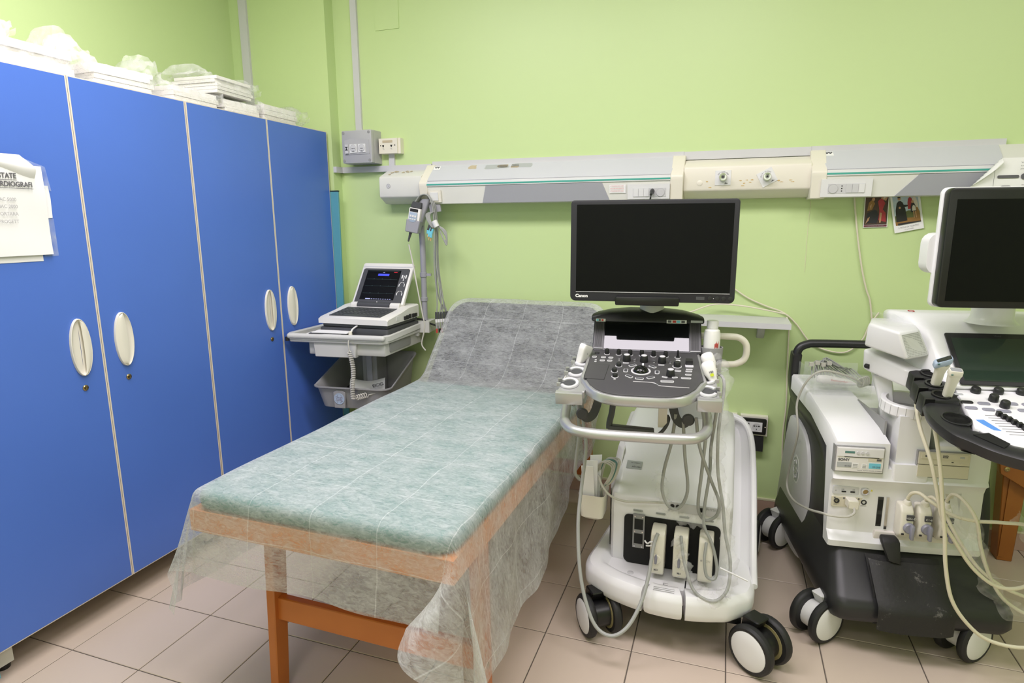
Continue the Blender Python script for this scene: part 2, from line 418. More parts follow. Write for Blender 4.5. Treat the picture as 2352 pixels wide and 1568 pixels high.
# ------------------------------------------------------------------ bedhead services panel
PROF = [(YB, 1.708), (YB-.03, 1.706), (YB-.128, 1.621), (YB-.133, 1.612), (YB-.131, 1.597), (YB-.118, 1.511), (YB, 1.511)]
def cheek(x0, x1, sl0=0, sl1=0):
    g = .005; pts = [(y-(g if y < YB else 0), z + (g if z > 1.65 else (-g if z < 1.52 else 0))) for y, z in PROF]
    # sl: how far the inner face leans out at the ridge
    lean = [0, 0, 1, 1, 1, .25, .25]
    return MB().loft([[(x0-sl0*l, y, z) for (y, z), l in zip(pts, lean)], [(x1+sl1*l, y, z) for (y, z), l in zip(pts, lean)]], b=.003, seg=1)
def lamp_unit(label, x0, x1, c0, c1, lo0, lo1, right_end):
    t = thing('bedhead_lamp', label, 'wall lamp', (0, 0, 0))
    MB().prism(PROF, 0, x0, x1).build('housing', 'module', t)
    MB().box(x0-.018, x1+.03, YB-.02, YB, 1.702, 1.730, .003, 1).build('back_rail', 'trunk', t)
    # upper diffuser slab lying on the sloped face
    def slab(u0, u1, w, xa, xb):
        (ya, za), (yb, zb) = u0, u1; n = Vector((0, -(za-zb), -(yb-ya))).normalized()*-1 if False else Vector((0, zb-za, ya-yb)).normalized()
        if n.y > 0: n = -n
        q = [(xa[0], ya, za), (xa[1], ya, za), (xb[1], yb, zb), (xb[0], yb, zb)]
        return MB().loft([[Vector(p) - n*.002 for p in q], [Vector(p) + n*w for p in q]], b=.001, seg=1)
    xa = c0[1]-.001; xb = c1[0]+.001 if c1 else x1
    up = slab((YB-.034, 1.7025), (YB-.1275, 1.6215), .0045, (xa-(.027 if x0 > 0 else .008), xb+(.022 if c1 else 0)), (xa, xb)).build('upper_diffuser', 'diffuser', t)
    MB().box(xa, xb, YB-.1365, YB-.13, 1.5975, 1.6205, .002, 1).build('front_strip', 'socket', t)
    MB().box(xa, xb, YB-.138, YB-.136, 1.602, 1.609).build('stripe', 'aqua', t)
    lo = slab((YB-.131, 1.596), (YB-.119, 1.5115), .003, (lo0[0], lo1[0]), (lo0[1], lo1[1])).build('lower_diffuser', 'diffuser2', t)
    cheek(c0[0], c0[1]).build('end_cap', 'cream', t)
    if right_end: cheek(c1[0], c1[1]).build('end_cap', 'cream', t)
    return t, up
def on_up(x, f, lift=.0062):
    """point on the upper diffuser: f 0 at the top, 1 at the ridge"""
    return (x, YB-.034-.0935*f-.0025, 1.7025-.081*f+lift*.7)
L1, up1 = lamp_unit('long grey bedhead lamp panel with aqua stripe and scuffed sticker residue', -1.475, -.245, (-1.517, -1.470), (-.262, -.205), (-1.150, -1.172), (-.57, -.533), True)
L2, up2 = lamp_unit('bedhead lamp panel over the two saint cards with aqua stripe and sockets', .335, .985, (.312, .372), None, (.705, .626), (1.3, 1.3), False)
MB().prism([(y, z) for y, z in PROF], 0, .985, 1.6).build('end_section', 'module', L2)
def decal(pts, m, parent, name='sticker'):
    return MB().poly(pts).build(name, m, parent, 0)
UD = frame(on_up(0, 0, .004), (1, 0, 0), (0, .0935, .081))
def patch(parent, x0, x1, f0, f1, m, name, seed):
    rnd = random.Random(seed); n = 14; pts = []
    for i in range(n):
        a = 2*PI*i/n; r = .75 + .25*rnd.random()
        x = (x0+x1)/2 + (x1-x0)/2*max(-1, min(1, 1.35*math.cos(a)))*r; f = (f0+f1)/2 + (f1-f0)/2*max(-1, min(1, 1.35*math.sin(a)))*r
        p = on_up(x, f); pts.append(p)
    return decal(pts, m, parent, name)
patch(up1, -1.275, -1.225, .06, .32, 'residue', 'glue_residue', 1)
patch(up1, -1.19, -1.05, .06, .36, 'label', 'glue_residue', 2)
patch(up1, -1.12, -1.055, .08, .30, 'residue', 'glue_residue', 3)
patch(up1, -1.045, -.92, .02, .34, 'label', 'glue_residue', 4)
patch(up1, -1.045, -1.0, .08, .34, 'residue', 'glue_residue', 6)
def face_sticker(up, x):
    s = decal([on_up(x, .05), on_up(x+.035, .05), on_up(x+.038, .28), on_up(x, .28)], 'paper', up)
    mb = MB()
    for dx in (.008, .021):
        for k in range(3):
            c = on_up(x+dx+.004*k, .12+.05*(k % 2), .0072)
            mb.poly([(c[0]+.004*math.cos(a), c[1]+.003*math.sin(a)*.75, c[2]+.003*math.sin(a)) for a in [2*PI*i/8 for i in range(8)]])
    mb.build('icon', 'ink', s, 0)
face_sticker(up1, -1.468); face_sticker(up2, .362)
def low(x, f, lift=.004): return (x, YB-.131+.012*f-lift, 1.597-.086*f)
LOW = lambda x, f, lift=.004: frame(low(x, f, lift), (1, 0, 0), (0, -.012, .086))
def sloped_box(parent, name, m, x0, x1, f0, f1, d0, d1, b=.002):
    mb = MB(); mb.T = LOW(0, 0, 0)
    mb.box(x0, x1, -f1*.0868, -f0*.0868, d0, d1, b, 1); return mb.build(name, m, parent)
def italian_socket(parent, x, f, m='socket'):
    c = LOW(x, f, .0)
    mb = MB(); mb.T = c; mb.lathe([(.0175, .016), (.0175, .0165), (.0155, .015), (0, .015)], (0, 0, 0)); so = mb.build('socket_well', 'lightgrey', parent)
    mb = MB(); mb.T = c
    mb.box(-.012, -.006, .0015, .0045, .015, .0158); mb.box(.006, .012, .0015, .0045, .015, .0158); mb.cyl((0, .003, .0151), (0, .003, .0158), .0018, n=8)
    mb.box(-.0018, .0018, -.011, -.006, .015, .0158); mb.build('pin_holes', 'dark', so)
# switch at the left, under the first cap
p = sloped_box(L1, 'switch_plate', 'ivory', -1.462, -1.394, .22, .90, .002, .011)
q = sloped_box(p, 'rocker', 'socket', -1.452, -1.408, .33, .80, .01, .016)
# socket plate at the right of lamp 1 with a black plug
p = sloped_box(L1, 'socket_plate', 'socket', -.450, -.262, .16, .92, .002, .012, .003)
q = sloped_box(p, 'module_strip', 'lightgrey', -.425, -.278, .36, .80, .011, .0135, .001)
for x in (-.423, -.399, -.376): sloped_box(p, 'rocker', 'socket', x, x+.0215, .38, .78, .012, .0155, .001)
italian_socket(p, -.302, .58)
sloped_box(L1, 'sticker', 'paper', -.535, -.46, .16, .6, .002, .0034, 0)
mb = MB()
for k in range(3): text_mb(mb, 'ATTENZIONE NON USARE' if k != 1 else 'SOLO PER PRESE DEDICATE', .0068, frame(low(-.53, .26+.13*k, .0086), (1, 0, 0), (0, -.012, .086)), sx=.75)
mb.build('lettering', 'red', L1, 0)
t = thing('power_plug', 'black power plug pushed into the socket above the monitor', 'plug', (-.338, YB-.14, 1.551))
MB().loft([[(r*math.cos(a), -d, r*1.1*math.sin(a) - d*.35) for a in [2*PI*i/12 for i in range(12)]] for d, r in ((0, .010), (.014, .010), (.024, .008), (.036, .006), (.05, .005))]).build('plug_body', 'black', t)
MB().tube([(0, -.048, -.017), (.0, -.055, -.028), (-.004, -.05, -.05), (-.006, -.03, -.075), (-.006, -.0, -.12), (-.006, .1, -.3)], .0035).build('cord', 'black', t)
# socket plate of lamp 2
p = sloped_box(L2, 'socket_plate', 'socket', .352, .541, .14, .97, .002, .012, .003)
sloped_box(p, 'module_strip', 'lightgrey', .379, .515, .36, .80, .011, .0135, .001)
italian_socket(p, .397, .58)
mb = MB(); mb.T = LOW(.430, .58, 0)
for dz in (-.010, 0, .010): mb.box(-.0022, .0022, dz-.002, dz+.002, .0136, .0142)
mb.build('pin_holes', 'dark', p)
for x in (.446, .469, .492): sloped_box(p, 'rocker', 'socket' if x > .48 else 'lightgrey', x, x+.0215, .38, .78, .012, .0155, .001)
# plain and gas modules
MP = [(YB, 1.69), (YB-.03, 1.688), (YB-.108, 1.654), (YB-.113, 1.648), (YB-.113, 1.553), (YB-.108, 1.547), (YB-.055, 1.517), (YB, 1.515)]
t = thing('bedhead_module', 'blank off-white bedhead box at the left end of the panel', 'wall box', (0, 0, 0))
MB().prism(MP, 0, -1.762, -1.515, .003, 1).build('housing', 'module', t)
mb = MB(); mb.cyl((-1.706, YB-.111, 1.606), (-1.706, YB-.1142, 1.606), .0125, n=24); c = mb.build('emblem', 'lightgrey', t)
mb = MB(); mb.tube([(-1.706+.0105*math.cos(2*PI*i/20), YB-.1144, 1.606+.0105*math.sin(2*PI*i/20)) for i in range(20)], .0009, 5, closed=True, smooth=0); text_mb(mb, 'v', .016, frame((-1.7095, YB-.1157, 1.602), (1, 0, 0), (0, 0, 1))); mb.build('mark', 'lightink', c)
rnd = random.Random(5)
for k, (x, f) in enumerate(((-1.712, .3), (-1.70, .1), (-1.715, .62), (-1.688, .2), (-1.645, .3), (-1.632, .15), (-1.618, .3), (-1.605, .2))):
    pts = []
    for i in range(9):
        a = 2*PI*i/9; r = rnd.uniform(.4, 1)
        ff = f + .16*r*math.sin(a); pts.append((x+.012*r*math.cos(a), YB-.03-.078*ff-.0012, 1.688-.034*ff+.0014))
    MB().poly(pts).build('paint_chip', 'residue', t, 0)
t = thing('gas_module', 'cream gas outlet module with two chrome valves between the lamps', 'wall box', (0, 0, 0))
MB().prism(MP, 0, -.205, .315, .003, 1).build('housing', 'cream', t)
MB().box(-.2145, .3165, YB-.019, YB, 1.692, 1.7285, .003, 1).build('back_rail', 'trunk', t)
def valve(x, z, rot, word):
    T = Matrix.Translation((x, YB-.113, z)) @ Matrix.Rotation(math.radians(rot), 4, 'Y') @ frame((0, 0, 0), (1, 0, 0), (0, 0, 1))
    mb = MB(); mb.T = T; mb.box(-.033, .033, -.033, .030, 0, .0025, .0008, 1); p = mb.build('valve_plate', 'socket', t)
    mb = MB(); mb.T = T; mb.lathe([(.017, .002), (.017, .012), (.0155, .014), (.0155, .022), (.0165, .024), (.0165, .034), (.0145, .037), (.008, .0375), (.006, .034), (0, .034)], (0, 0, 0)); mb.build('valve', 'chrome', p)
    mb = MB(); mb.T = T; mb.cyl((0, 0, .034), (0, 0, .0378), .005, n=14); mb.build('valve_port', 'dark', p)
    mb = MB()
    for i, ch in enumerate(word):
        a = math.radians(148 - i*116/(len(word)-1))
        text_mb(mb, ch, .0075, T @ Matrix.Translation((.0215*math.cos(a), .0205*math.sin(a), .0026)) @ Matrix.Rotation(a-PI/2, 4, 'Z'), 'CENTER')
    mb.T = T; mb.box(.008, .02, -.027, -.024, .0025, .003); mb.box(.012, .014, -.024, -.020, .0025, .003)
    mb.build('lettering', 'ink', p, 0)
valve(-.038, 1.604, 0, 'ASPIRAZIONE'); valve(.141, 1.601, -28, 'OSSIGENO')
mb = MB()
mb.lathe([(.012, 0), (.012, .001), (.010, .002), (0, .002)], (-.135, YB-.113, 1.582), (0, -1, 0)); mb.build('blank_cap', 'cream', t)
rnd = random.Random(9)
for x, z in ((.035, 1.588), (.05, 1.576), (.06, 1.59), (.075, 1.58), (.083, 1.590), (.045, 1.566), (.19, 1.585), (.2, 1.579), (.236, 1.586), (.243, 1.579), (-.09, 1.561), (-.105, 1.588)):
    pts = [(x+rnd.uniform(.3, 1)*.010*math.cos(a), YB-.1134, z+rnd.uniform(.2, 1)*.004*math.sin(a)) for a in [2*PI*i/8 for i in range(8)]]
    MB().poly(pts).build('glue_stain', 'rust', t, 0)

# saint cards, poster, crack, shelf, sockets, cables -----------------
def painted(parent, T, shapes):
    mats = []; mb = MB(); mb.T = T
    for i, (m, pts) in enumerate(shapes):
        if m not in mats: mats.append(m)
        mb.m = mats.index(m); mb.poly([(x, y, .0010+.00012*i) for x, y in pts])
    mb.build('printed_picture', mats, parent, 0)
for nm, c, c2 in (('p_brown', (84, 60, 46), (60, 44, 36)), ('p_dark', (44, 42, 52), (30, 30, 36)), ('p_skin', (206, 164, 124), (170, 128, 96)), ('p_red', (186, 56, 66), (150, 40, 50)), ('p_blue', (150, 178, 208), (206, 214, 216)), ('p_ochre', (170, 124, 62), (120, 90, 46)), ('p_black', (32, 30, 32), (24, 24, 26)), ('p_white', (226, 220, 210), (200, 190, 180)), ('p_olive', (110, 116, 66), (84, 92, 54)), ('p_maroon', (112, 52, 66), (100, 44, 58))):
    M[nm] = mat('print_'+nm, c, .5, scale=60, rgb2=c2)
def fig(x, y, h, w, lean=0):   # simple standing painted figure outline
    return [(x-w, y), (x-w*.9, y+h*.5), (x-w*.55+lean, y+h*.78), (x-w*.2+lean, y+h*.86), (x+w*.2+lean, y+h*.86), (x+w*.55+lean, y+h*.78), (x+w*.9, y+h*.5), (x+w, y)]
def dot(x, y, r, sy=1.2): return [(x+r*math.cos(a), y+r*sy*math.sin(a)) for a in [2*PI*i/10 for i in range(10)]]
t = thing('picture_card', 'small dark painted saint card with maroon caption strip under the lamp panel', 'card', (.545, YB-.004, 1.384))
T = Matrix.Rotation(math.radians(-1.5), 4, 'Y') @ frame((0, -.001, 0), (1, 0, 0), (0, 0, 1))
mb = MB(); mb.T = T; mb.box(0, .092, 0, .15, 0, .0006); mb.build('card', 'paper', t, 0)
painted(t, T, [('p_brown', [(.003, .012), (.089, .012), (.089, .148), (.003, .148)]), ('p_dark', [(.01, .02), (.05, .016), (.06, .05), (.04, .075), (.012, .06)]), ('p_skin', [(.008, .016), (.02, .03), (.024, .046), (.016, .04)]),
  ('p_ochre', [(.012, .07), (.03, .075), (.04, .1), (.03, .118), (.016, .105)]), ('p_skin', dot(.033, .118, .006)), ('p_skin', [(.02, .09), (.026, .075), (.028, .1)]), ('p_red', [(.056, .03), (.085, .022), (.082, .06), (.07, .075), (.078, .1), (.064, .125), (.05, .11), (.058, .07)]),
  ('p_skin', [(.06, .02), (.066, .02), (.068, .06), (.06, .062)]), ('p_skin', [(.06, .12), (.08, .11), (.086, .125), (.07, .14)]), ('p_dark', dot(.04, .06, .012)), ('p_white', [(.07, .118), (.084, .126), (.08, .138), (.07, .134)]), ('p_maroon', [(.003, .003), (.089, .003), (.089, .011), (.003, .011)])])
mb = MB(); text_mb(mb, 'S. ANTONIO DA PADOVA', .006, T @ Matrix.Translation((.046, .0045, .002)), 'CENTER', sx=.9); mb.build('lettering', 'lightink', t, 0)
t = thing('picture_card', 'tilted saint card with white border, black-robed figure and children, beside the monitor', 'card', (.667, YB-.006, 1.360))
T = Matrix.Rotation(math.radians(-12), 4, 'Y') @ frame((0, -.001, 0), (1, 0, 0), (0, 0, 1))
mb = MB(); mb.T = T; mb.box(0, .108, 0, .17, 0, .0006); mb.build('card', 'paper', t, 0)
painted(t, T, [('p_blue', [(.008, .03), (.1, .03), (.1, .166), (.008, .166)]), ('p_olive', [(.008, .03), (.1, .03), (.1, .075), (.06, .085), (.008, .07)]), ('p_ochre', [(.008, .03), (.1, .03), (.1, .05), (.05, .056), (.008, .045)]),
  ('p_black', fig(.032, .044, .1, .02)), ('p_skin', dot(.032, .14, .006)), ('p_black', dot(.032, .146, .006, .7)), ('p_black', [(.044, .112), (.062, .108), (.062, .103), (.044, .1)]), ('p_skin', dot(.03, .102, .004)), ('p_red', fig(.07, .09, .055, .011)), ('p_skin', dot(.07, .144, .005)), ('p_white', fig(.085, .08, .066, .012)), ('p_skin', dot(.084, .146, .0055)), ('p_red', dot(.084, .151, .0055, .7)),
  ('p_ochre', fig(.09, .05, .05, .009)), ('p_dark', fig(.078, .075, .046, .010)), ('p_skin', dot(.078, .118, .005)), ('p_white', fig(.08, .08, .026, .007)), ('p_skin', [(.076, .05), (.079, .05), (.08, .078), (.076, .078)]), ('p_skin', [(.084, .05), (.087, .05), (.086, .078), (.082, .078)]), ('p_dark', [(.016, .03), (.1, .03), (.1, .034), (.016, .038)])])
mb = MB(); text_mb(mb, 'S. NICOLA DA TOLENTINO', .0085, T @ Matrix.Translation((.054, .016, .001)), 'CENTER', sx=.72); text_mb(mb, 'ora pro nobis', .006, T @ Matrix.Translation((.054, .007, .001)), 'CENTER'); mb.build('lettering', 'lightink', t, 0)
# curling flow-chart sheet
t = thing('flowchart_sheet', 'curling white flowchart sheet hung over the lamp panel behind the right monitor', 'paper', (.862, 2.895, 1.36))
def sheet(u, v):
    x = .33*u; z = .285*v; y = .012*math.sin(3*u) - .012*math.sin(PI*v)
    d = max(0, (v-.62)/.38 - u/.30)          # curled upper-left corner
    if d > 0: x += .10*d; z -= .025*d; y -= .05*d*(1.2-d)
    d = max(0, .15-u)*max(0, .6-v)
    return (x - .1*d, y-.5*d, z)
mb = MB(); mb.grid(sheet, 30, 24); mb.build('sheet', 'paper', t, 60)
mb = MB(); mb2 = MB()
for x, z, w, h in ((.105, .215, .07, .011), (.19, .215, .09, .022), (.10, .172, .038, .02), (.10, .135, .036, .011), (.16, .135, .066, .016), (.25, .172, .06, .02)):
    q = rrect(x-w*.5+.02, x+w*.5+.02, z-h/2, z+h/2, h*.45, 4); mb.add([(a, sheet(a/.33, c/.285)[1]-.0035, c) for a, c in q], [tuple(range(len(q)))])
for k, s in enumerate(('Valutazione preliminare', 'esame ecocardiografico', 'paziente ambulatoriale')): text_mb(mb2, s, .009, frame((.155, -.015, .262-.011*k), (1, 0, 0), (0, 0, 1)))
for k in range(4): mb2.box(.165, .28, -.0165, -.0162, .164+.006*k, .1655+.006*k)
for x, z0, z1 in ((.075, .1, .24), (.235, .145, .2)): mb2.box(x, x+.0012, -.0165, -.0162, z0, z1)
mb.build('flowchart_box', 'ink', t, 0); mb2.build('lettering', 'ink', t, 0)
# shelf
t = thing('wall_shelf', 'pale wall shelf behind the ultrasound machine', 'shelf', (0, YB, .98))
MB().box(-.34, .276, -.207, 0, -.024, 0, .002, 1).build('board', 'lightgrey', t)
for x in (.165, -.28): MB().prism([(0, -.024), (-.10, -.024), (-.10, -.034), (-.02, -.10), (0, -.10)], 0, x-.016, x+.016, .003, 1).build('bracket', 'trunk', t)
# low wall sockets
def low_socket(x0, z0, lab, cover):
    t = thing('wall_socket', lab, 'socket', (x0, YB, z0))
    MB().box(0, .122, -.034, 0, 0, .094, .003, 1).build('back_box', 'ivory', t)
    f = MB().prism(rrect(.006, .116, .008, .086, .008), 1, -.042, -.033, .002).build('black_plate', 'black', t)
    if cover:
        MB().box(.052, .088, -.044, -.041, .056, .062).build('indicator', 'socket', f)
    else:
        MB().box(.026, .098, -.0445, -.041, .022, .068, .001, 1).build('socket_module', 'socket', f)
        mb = MB(); mb.lathe([(.019, 0), (.019, .001), (.017, .0005), (0, .0005)], (.073, -.0445, .045), (0, -1, 0)); mb.build('socket_well', 'lightgrey', f)
        mb = MB()
        for dx in (-.010, .010): mb.box(.073+dx-.004, .073+dx+.004, -.0462, -.0448, .048, .052)
        mb.box(.0715, .0745, -.0462, -.0448, .031, .037); mb.cyl((.073, -.0448, .05), (.073, -.0462, .05), .002, n=8)
        for dz in (-.014, 0, .014): mb.box(.035, .040, -.0462, -.044, .045+dz-.004, .045+dz+.004)
        mb.build('pin_holes', 'dark', f)
    mb = MB()
    for x in (.011, .111): mb.cyl((x, -.041, .047), (x, -.0435, .047), .003, n=10)
    mb.build('screw', 'chrome', f)
low_socket(-.034, .412, 'black-framed low wall socket half hidden behind the plastic-sleeved cable', True)
low_socket(.103, .412, 'black-framed low wall socket with white Italian outlet', False)
t = thing('network_socket', 'dark network socket box below the black-framed outlet', 'socket', (.075, YB, .335))
MB().box(0, .136, -.036, 0, 0, .074, .003, 1).build('back_box', 'dark', t)
MB().box(.062, .088, -.040, -.035, .018, .066, .001, 1).build('network_outlet', 'socket', t)
MB().box(.068, .082, -.0415, -.039, .024, .036).build('port', 'dark', t)
def cable(label, pts, r, m, cat='cable', name='cable', group=None, n=8):
    return tag(MB().tube(pts, r, n).build(name, m), label, cat, group)
cable('cream cable rising over the shelf end and looping down to the right machine', [(-.02, 3.045, 1.15), (.045, 3.05, 1.102), (.105, 3.05, 1.063), (.182, 3.05, 1.03), (.258, 3.05, 1.002), (.316, 3.05, .951), (.377, 3.05, .873), (.451, 3.05, .838), (.53, 3.05, .837), (.586, 3.05, .895), (.606, 3.05, .955), (.64, 3.05, 1.02)], .0035, 'cable_cream')
cable('cream cable lying along the back of the wall shelf', [(-.22, 3.0, .985), (-.181, 3.0, .987), (-.142, 3.0, .999), (-.046, 3.02, 1.033), (.068, 3.02, 1.032), (.18, 3.02, 1.016), (.263, 3.03, 1.0)], .0035, 'cable_cream')
cable('thin cream cable hanging straight down the wall from the shelf end', [(.27, 3.03, .985), (.284, 3.02, .95), (.286, 3.05, .919), (.292, 3.052, .735), (.3, 3.052, .567), (.296, 3.052, .417), (.305, 3.052, .243), (.306, 3.052, .095)], .0035, 'cable_cream')
cable('cream cable hanging from the lamp panel past the saint cards', [(.5, 3.05, 1.52), (.503, 3.05, 1.496), (.514, 3.05, 1.426), (.534, 3.05, 1.315), (.558, 3.05, 1.203), (.582, 3.05, 1.118), (.6, 3.05, 1.071), (.616, 3.05, .985), (.63, 3.05, .9)], .004, 'cable_cream')
mb = MB(); mb.tube([(.333, YB-.001, 1.5), (.332, YB-.001, 1.45), (.33, YB-.001, 1.37), (.332, YB-.001, 1.19)], .0011, 4)
struct(mb.build('trim_3', 'cream_trim'))
# ------------------------------------------------------------------ blue wardrobes
XF = -2.084
def door(parent, y0, y1, hinge, hy, label=None):
    z0, z1 = .10, 1.90; e = .006
    d = MB().box(XF-.02, XF, y0+e, y1-e, z0+e*.6, z1-e*.6, .0015, 1).build('door', 'blue', parent)
    mb = MB(); mb.box(XF-.021, XF-.0006, y0+.001, y0+e, z0, z1, .001, 1); mb.box(XF-.021, XF-.0006, y1-e, y1-.001, z0, z1, .001, 1)
    mb.box(XF-.021, XF-.0006, y0+e, y1-e, z1-e*.6, z1); mb.box(XF-.021, XF-.0006, y0+e, y1-e, z0, z0+e*.6)
    mb.build('edge_band', 'edge', d)
    # recessed oval pull: rim, shell and grip lip
    cy, cz = hy, 1.004; A, B = .0365, .1
    n = 36
    def ring(s, x, dy=0.0): return [(x, cy+dy+A*s*math.cos(2*PI*i/n), cz+B*(1-(1-s)*A/B)*math.sin(2*PI*i/n)) for i in range(n)]
    mb = MB(); mb.loft([ring(1.0, XF-.001), ring(1.0, XF+.006), ring(.97, XF+.009), ring(.93, XF+.0095), ring(.90, XF+.008), ring(.80, XF+.004), ring(.6, XF+.0022), ring(.3, XF+.0017), ring(.02, XF+.0016)], caps=False)
    h = mb.build('handle', 'ivory', d, 50)
    s = 1 if hinge == 'low' else -1      # the overhanging lip sits on the opening side
    mb = MB(); m = 24; rows = []
    for i in range(m+1):
        t = -1+2*i/m; q = math.sqrt(max(0, 1-t*t)); z = cz + B*.95*t
        yo = cy + s*A*.95*q; yi = cy + s*A*(.95*q*(.10 if s > 0 else -.22) + (.06 if s > 0 else -.02)*q)
        rows.append([(XF+.0085, yo, z), (XF+.0125, yo*.6+yi*.4, z), (XF+.0130, yo*.3+yi*.7, z), (XF+.0115, yi, z), (XF+.0100, yi+s*.0012*q, z), (XF+.0105, yo*.4+yi*.6, z), (XF+.0078, yo, z)])
    mb.loft(rows, caps=False, closed=False); mb.build('grip_lip', 'ivory', h, 60)
    mb = MB(); mb.lathe([(.0105, 0), (.0105, .002), (.008, .004), (.0075, .002), (.0045, .002), (.004, .006), (0, .006)], (XF, cy+(-.002 if s > 0 else .002), .861), (1, 0, 0), 20); k = mb.build('lock', 'brass', d)
    mb = MB(); mb.box(XF+.006, XF+.0065, cy-.0008, cy+.0008, .8585, .8635); mb.build('keyhole', 'dark', k)
    return d
def wardrobe(y0, y1, label, handles):
    t = thing('wardrobe', label, 'wardrobe')
    z0, z1 = .10, 1.895; xb = -2.66; s = .018
    mb = MB(); mb.box(xb, XF-.022, y0+.002, y0+s, z0, z1); mb.box(xb, XF-.022, y1-s, y1-.002, z0, z1); mb.box(xb, XF-.022, y0+s, y1-s, z1-s, z1); mb.box(xb, XF-.022, y0+s, y1-s, z0, z0+s); mb.box(xb, xb+.01, y0+s, y1-s, z0+s, z1-s)
    mb.build('carcass', 'carcass', t)
    ym = (y0+y1)/2
    door(t, y0, ym, 'low', handles[0]); door(t, ym, y1, 'high', handles[1])
    for y in (y0+.05, y1-.05):
        for x in (-2.16, -2.6):
            L = MB().box(x-.022, x+.022, y-.022, y+.022, .018, .101, .003, 1).build('leg', 'carcass', t)
            MB().cyl((x, y, 0), (x, y, .02), .02, .022, 16).build('foot', 'black', L)
    return t
wardrobe(1.083, 2.033, 'tall blue two-door wardrobe with the paper notice taped to its door', (1.479, 1.642))
wardrobe(2.036, 2.97, 'tall blue two-door wardrobe nearest the corner, behind the ECG trolley', (2.424, 2.588))
t = thing('teal_cabinet', 'tall teal cabinet end at the frame edge before the first blue wardrobe', 'cabinet')
MB().box(-2.52, -2.07, 1.055, 1.075, .03, 1.9, .002, 1).build('side_board', 'teal', t)
MB().box(-2.52, -2.07, .60, 1.054, 1.88, 1.9, .002, 1).build('top_board', 'teal', t)
MB().box(-2.52, -2.09, .60, 1.054, .03, .05, .002, 1).build('bottom_board', 'teal', t)
for y in (.66, 1.04): MB().box(-2.14, -2.09, y-.02, y+.02, 0, .031, .002, 1).build('foot', 'black', t)
t = thing('teal_board', 'teal laminate board standing in the corner between the wardrobe and the wall', 'board', (0, 0, 0))
MB().loft([[(-2.14, 2.972, 0), (-2.052, 2.972, 0), (-2.052, 2.984, 0), (-2.14, 2.984, 0)], [(-2.14, 2.972, 1.585), (-2.036, 2.972, 1.585), (-2.036, 2.984, 1.585), (-2.14, 2.984, 1.585)]], b=.0015, seg=1).build('panel', 'teal', t)
MB().box(-2.141, -2.035, 2.9715, 2.9845, 1.585, 1.592, .001, 1).build('top_edge', 'darkteal', t)
# notice taped to the door -------------------------------------------
def wallsheet(y0, y1, z0, z1, off, f, nu=16, nv=16):
    return MB().grid(lambda u, v: (XF+off+f(u, v), y0+(y1-y0)*u, z0+(z1-z0)*v), nu, nv)
t = thing('paper_notice', 'white typed notice with a torn, folded top taped to the blue door', 'notice', (0, 0, 0))
def shp(u, v): return .004+.006*math.sin(PI*u)*v + .004*math.sin(7*v+3*u)*.4
mb = MB(); mb.grid(lambda u, v: (XF+.004+shp(u, v), 1.13+(.300-.012*(1-v)*0+ .012*v*0)*u - .0*v, 1.324+.276*v), 18, 14); mb.build('sheet', 'paper', t, 60)
def flap(u, v):
    y = 1.12+.283*u; zb = 1.588-.028*sm01((y-1.27)/.13)
    y -= .035*max(0, v-.45)/.55*(u**6)
    return (XF+.010+.014*math.sin(PI*min(1, v*1.05))*(.4+.6*u), y, zb+(1.630-zb)*v)
def sm01(t): t = max(0, min(1, t)); return t*t*(3-2*t)
mb = MB(); mb.grid(flap, 24, 10); mb.build('folded_flap', 'paper', t, 60)
mb = MB(); mb.grid(lambda u, v: (XF+.0015, 1.12+.28*u, 1.304+.03*v), 3, 2); mb.build('under_sheet', 'paper', t, 0)
mb = MB(); mb.prism([(1.420, 1.438), (1.447, 1.440), (1.449, 1.50), (1.446, 1.541), (1.420, 1.543)], 0, XF+.001, XF+.003); mb.build('side_tab', 'paper', t)
mb = MB(); mb.grid(lambda u, v: (XF+.0022, 1.405+.045*u-.0*v, 1.318+.12*v), 3, 4); mb.build('tape', 'tape', t, 0)
mb = MB(); mb.grid(lambda u, v: (XF+.010-.007*u, 1.39+.065*u-.01*v, 1.545+.075*v-.02*u), 4, 4); mb.build('tape', 'tape', t, 0)
def ny(y, z, off=.016): return frame((XF+off, y, z), (0, 1, 0), (0, 0, 1))
mb = MB()
for s, y, z, sz, al in (('STATE', 1.346, 1.5585, .021, 'RIGHT'), ('ELETTROCARDIOGRAFI', 1.390, 1.534, .021, 'RIGHT')):
    text_mb(mb, s, sz, ny(y, z), al, bold=.0006, sx=.86)
    mb.box(XF+.0165, XF+.0168, 1.15, y+.001, z-.006, z-.0045)
mb.build('lettering', 'ink', t, 0)
mb = MB()
for s, y, z in (('MAC 5000', 1.336, 1.490), ('MAC 2000', 1.337, 1.469), ('MORTARA', 1.336, 1.447), ('PROGETT', 1.335, 1.424)): text_mb(mb, s, .0145, ny(y, z), 'RIGHT', sx=.9)
mb.build('lettering', 'lightink', t, 0)
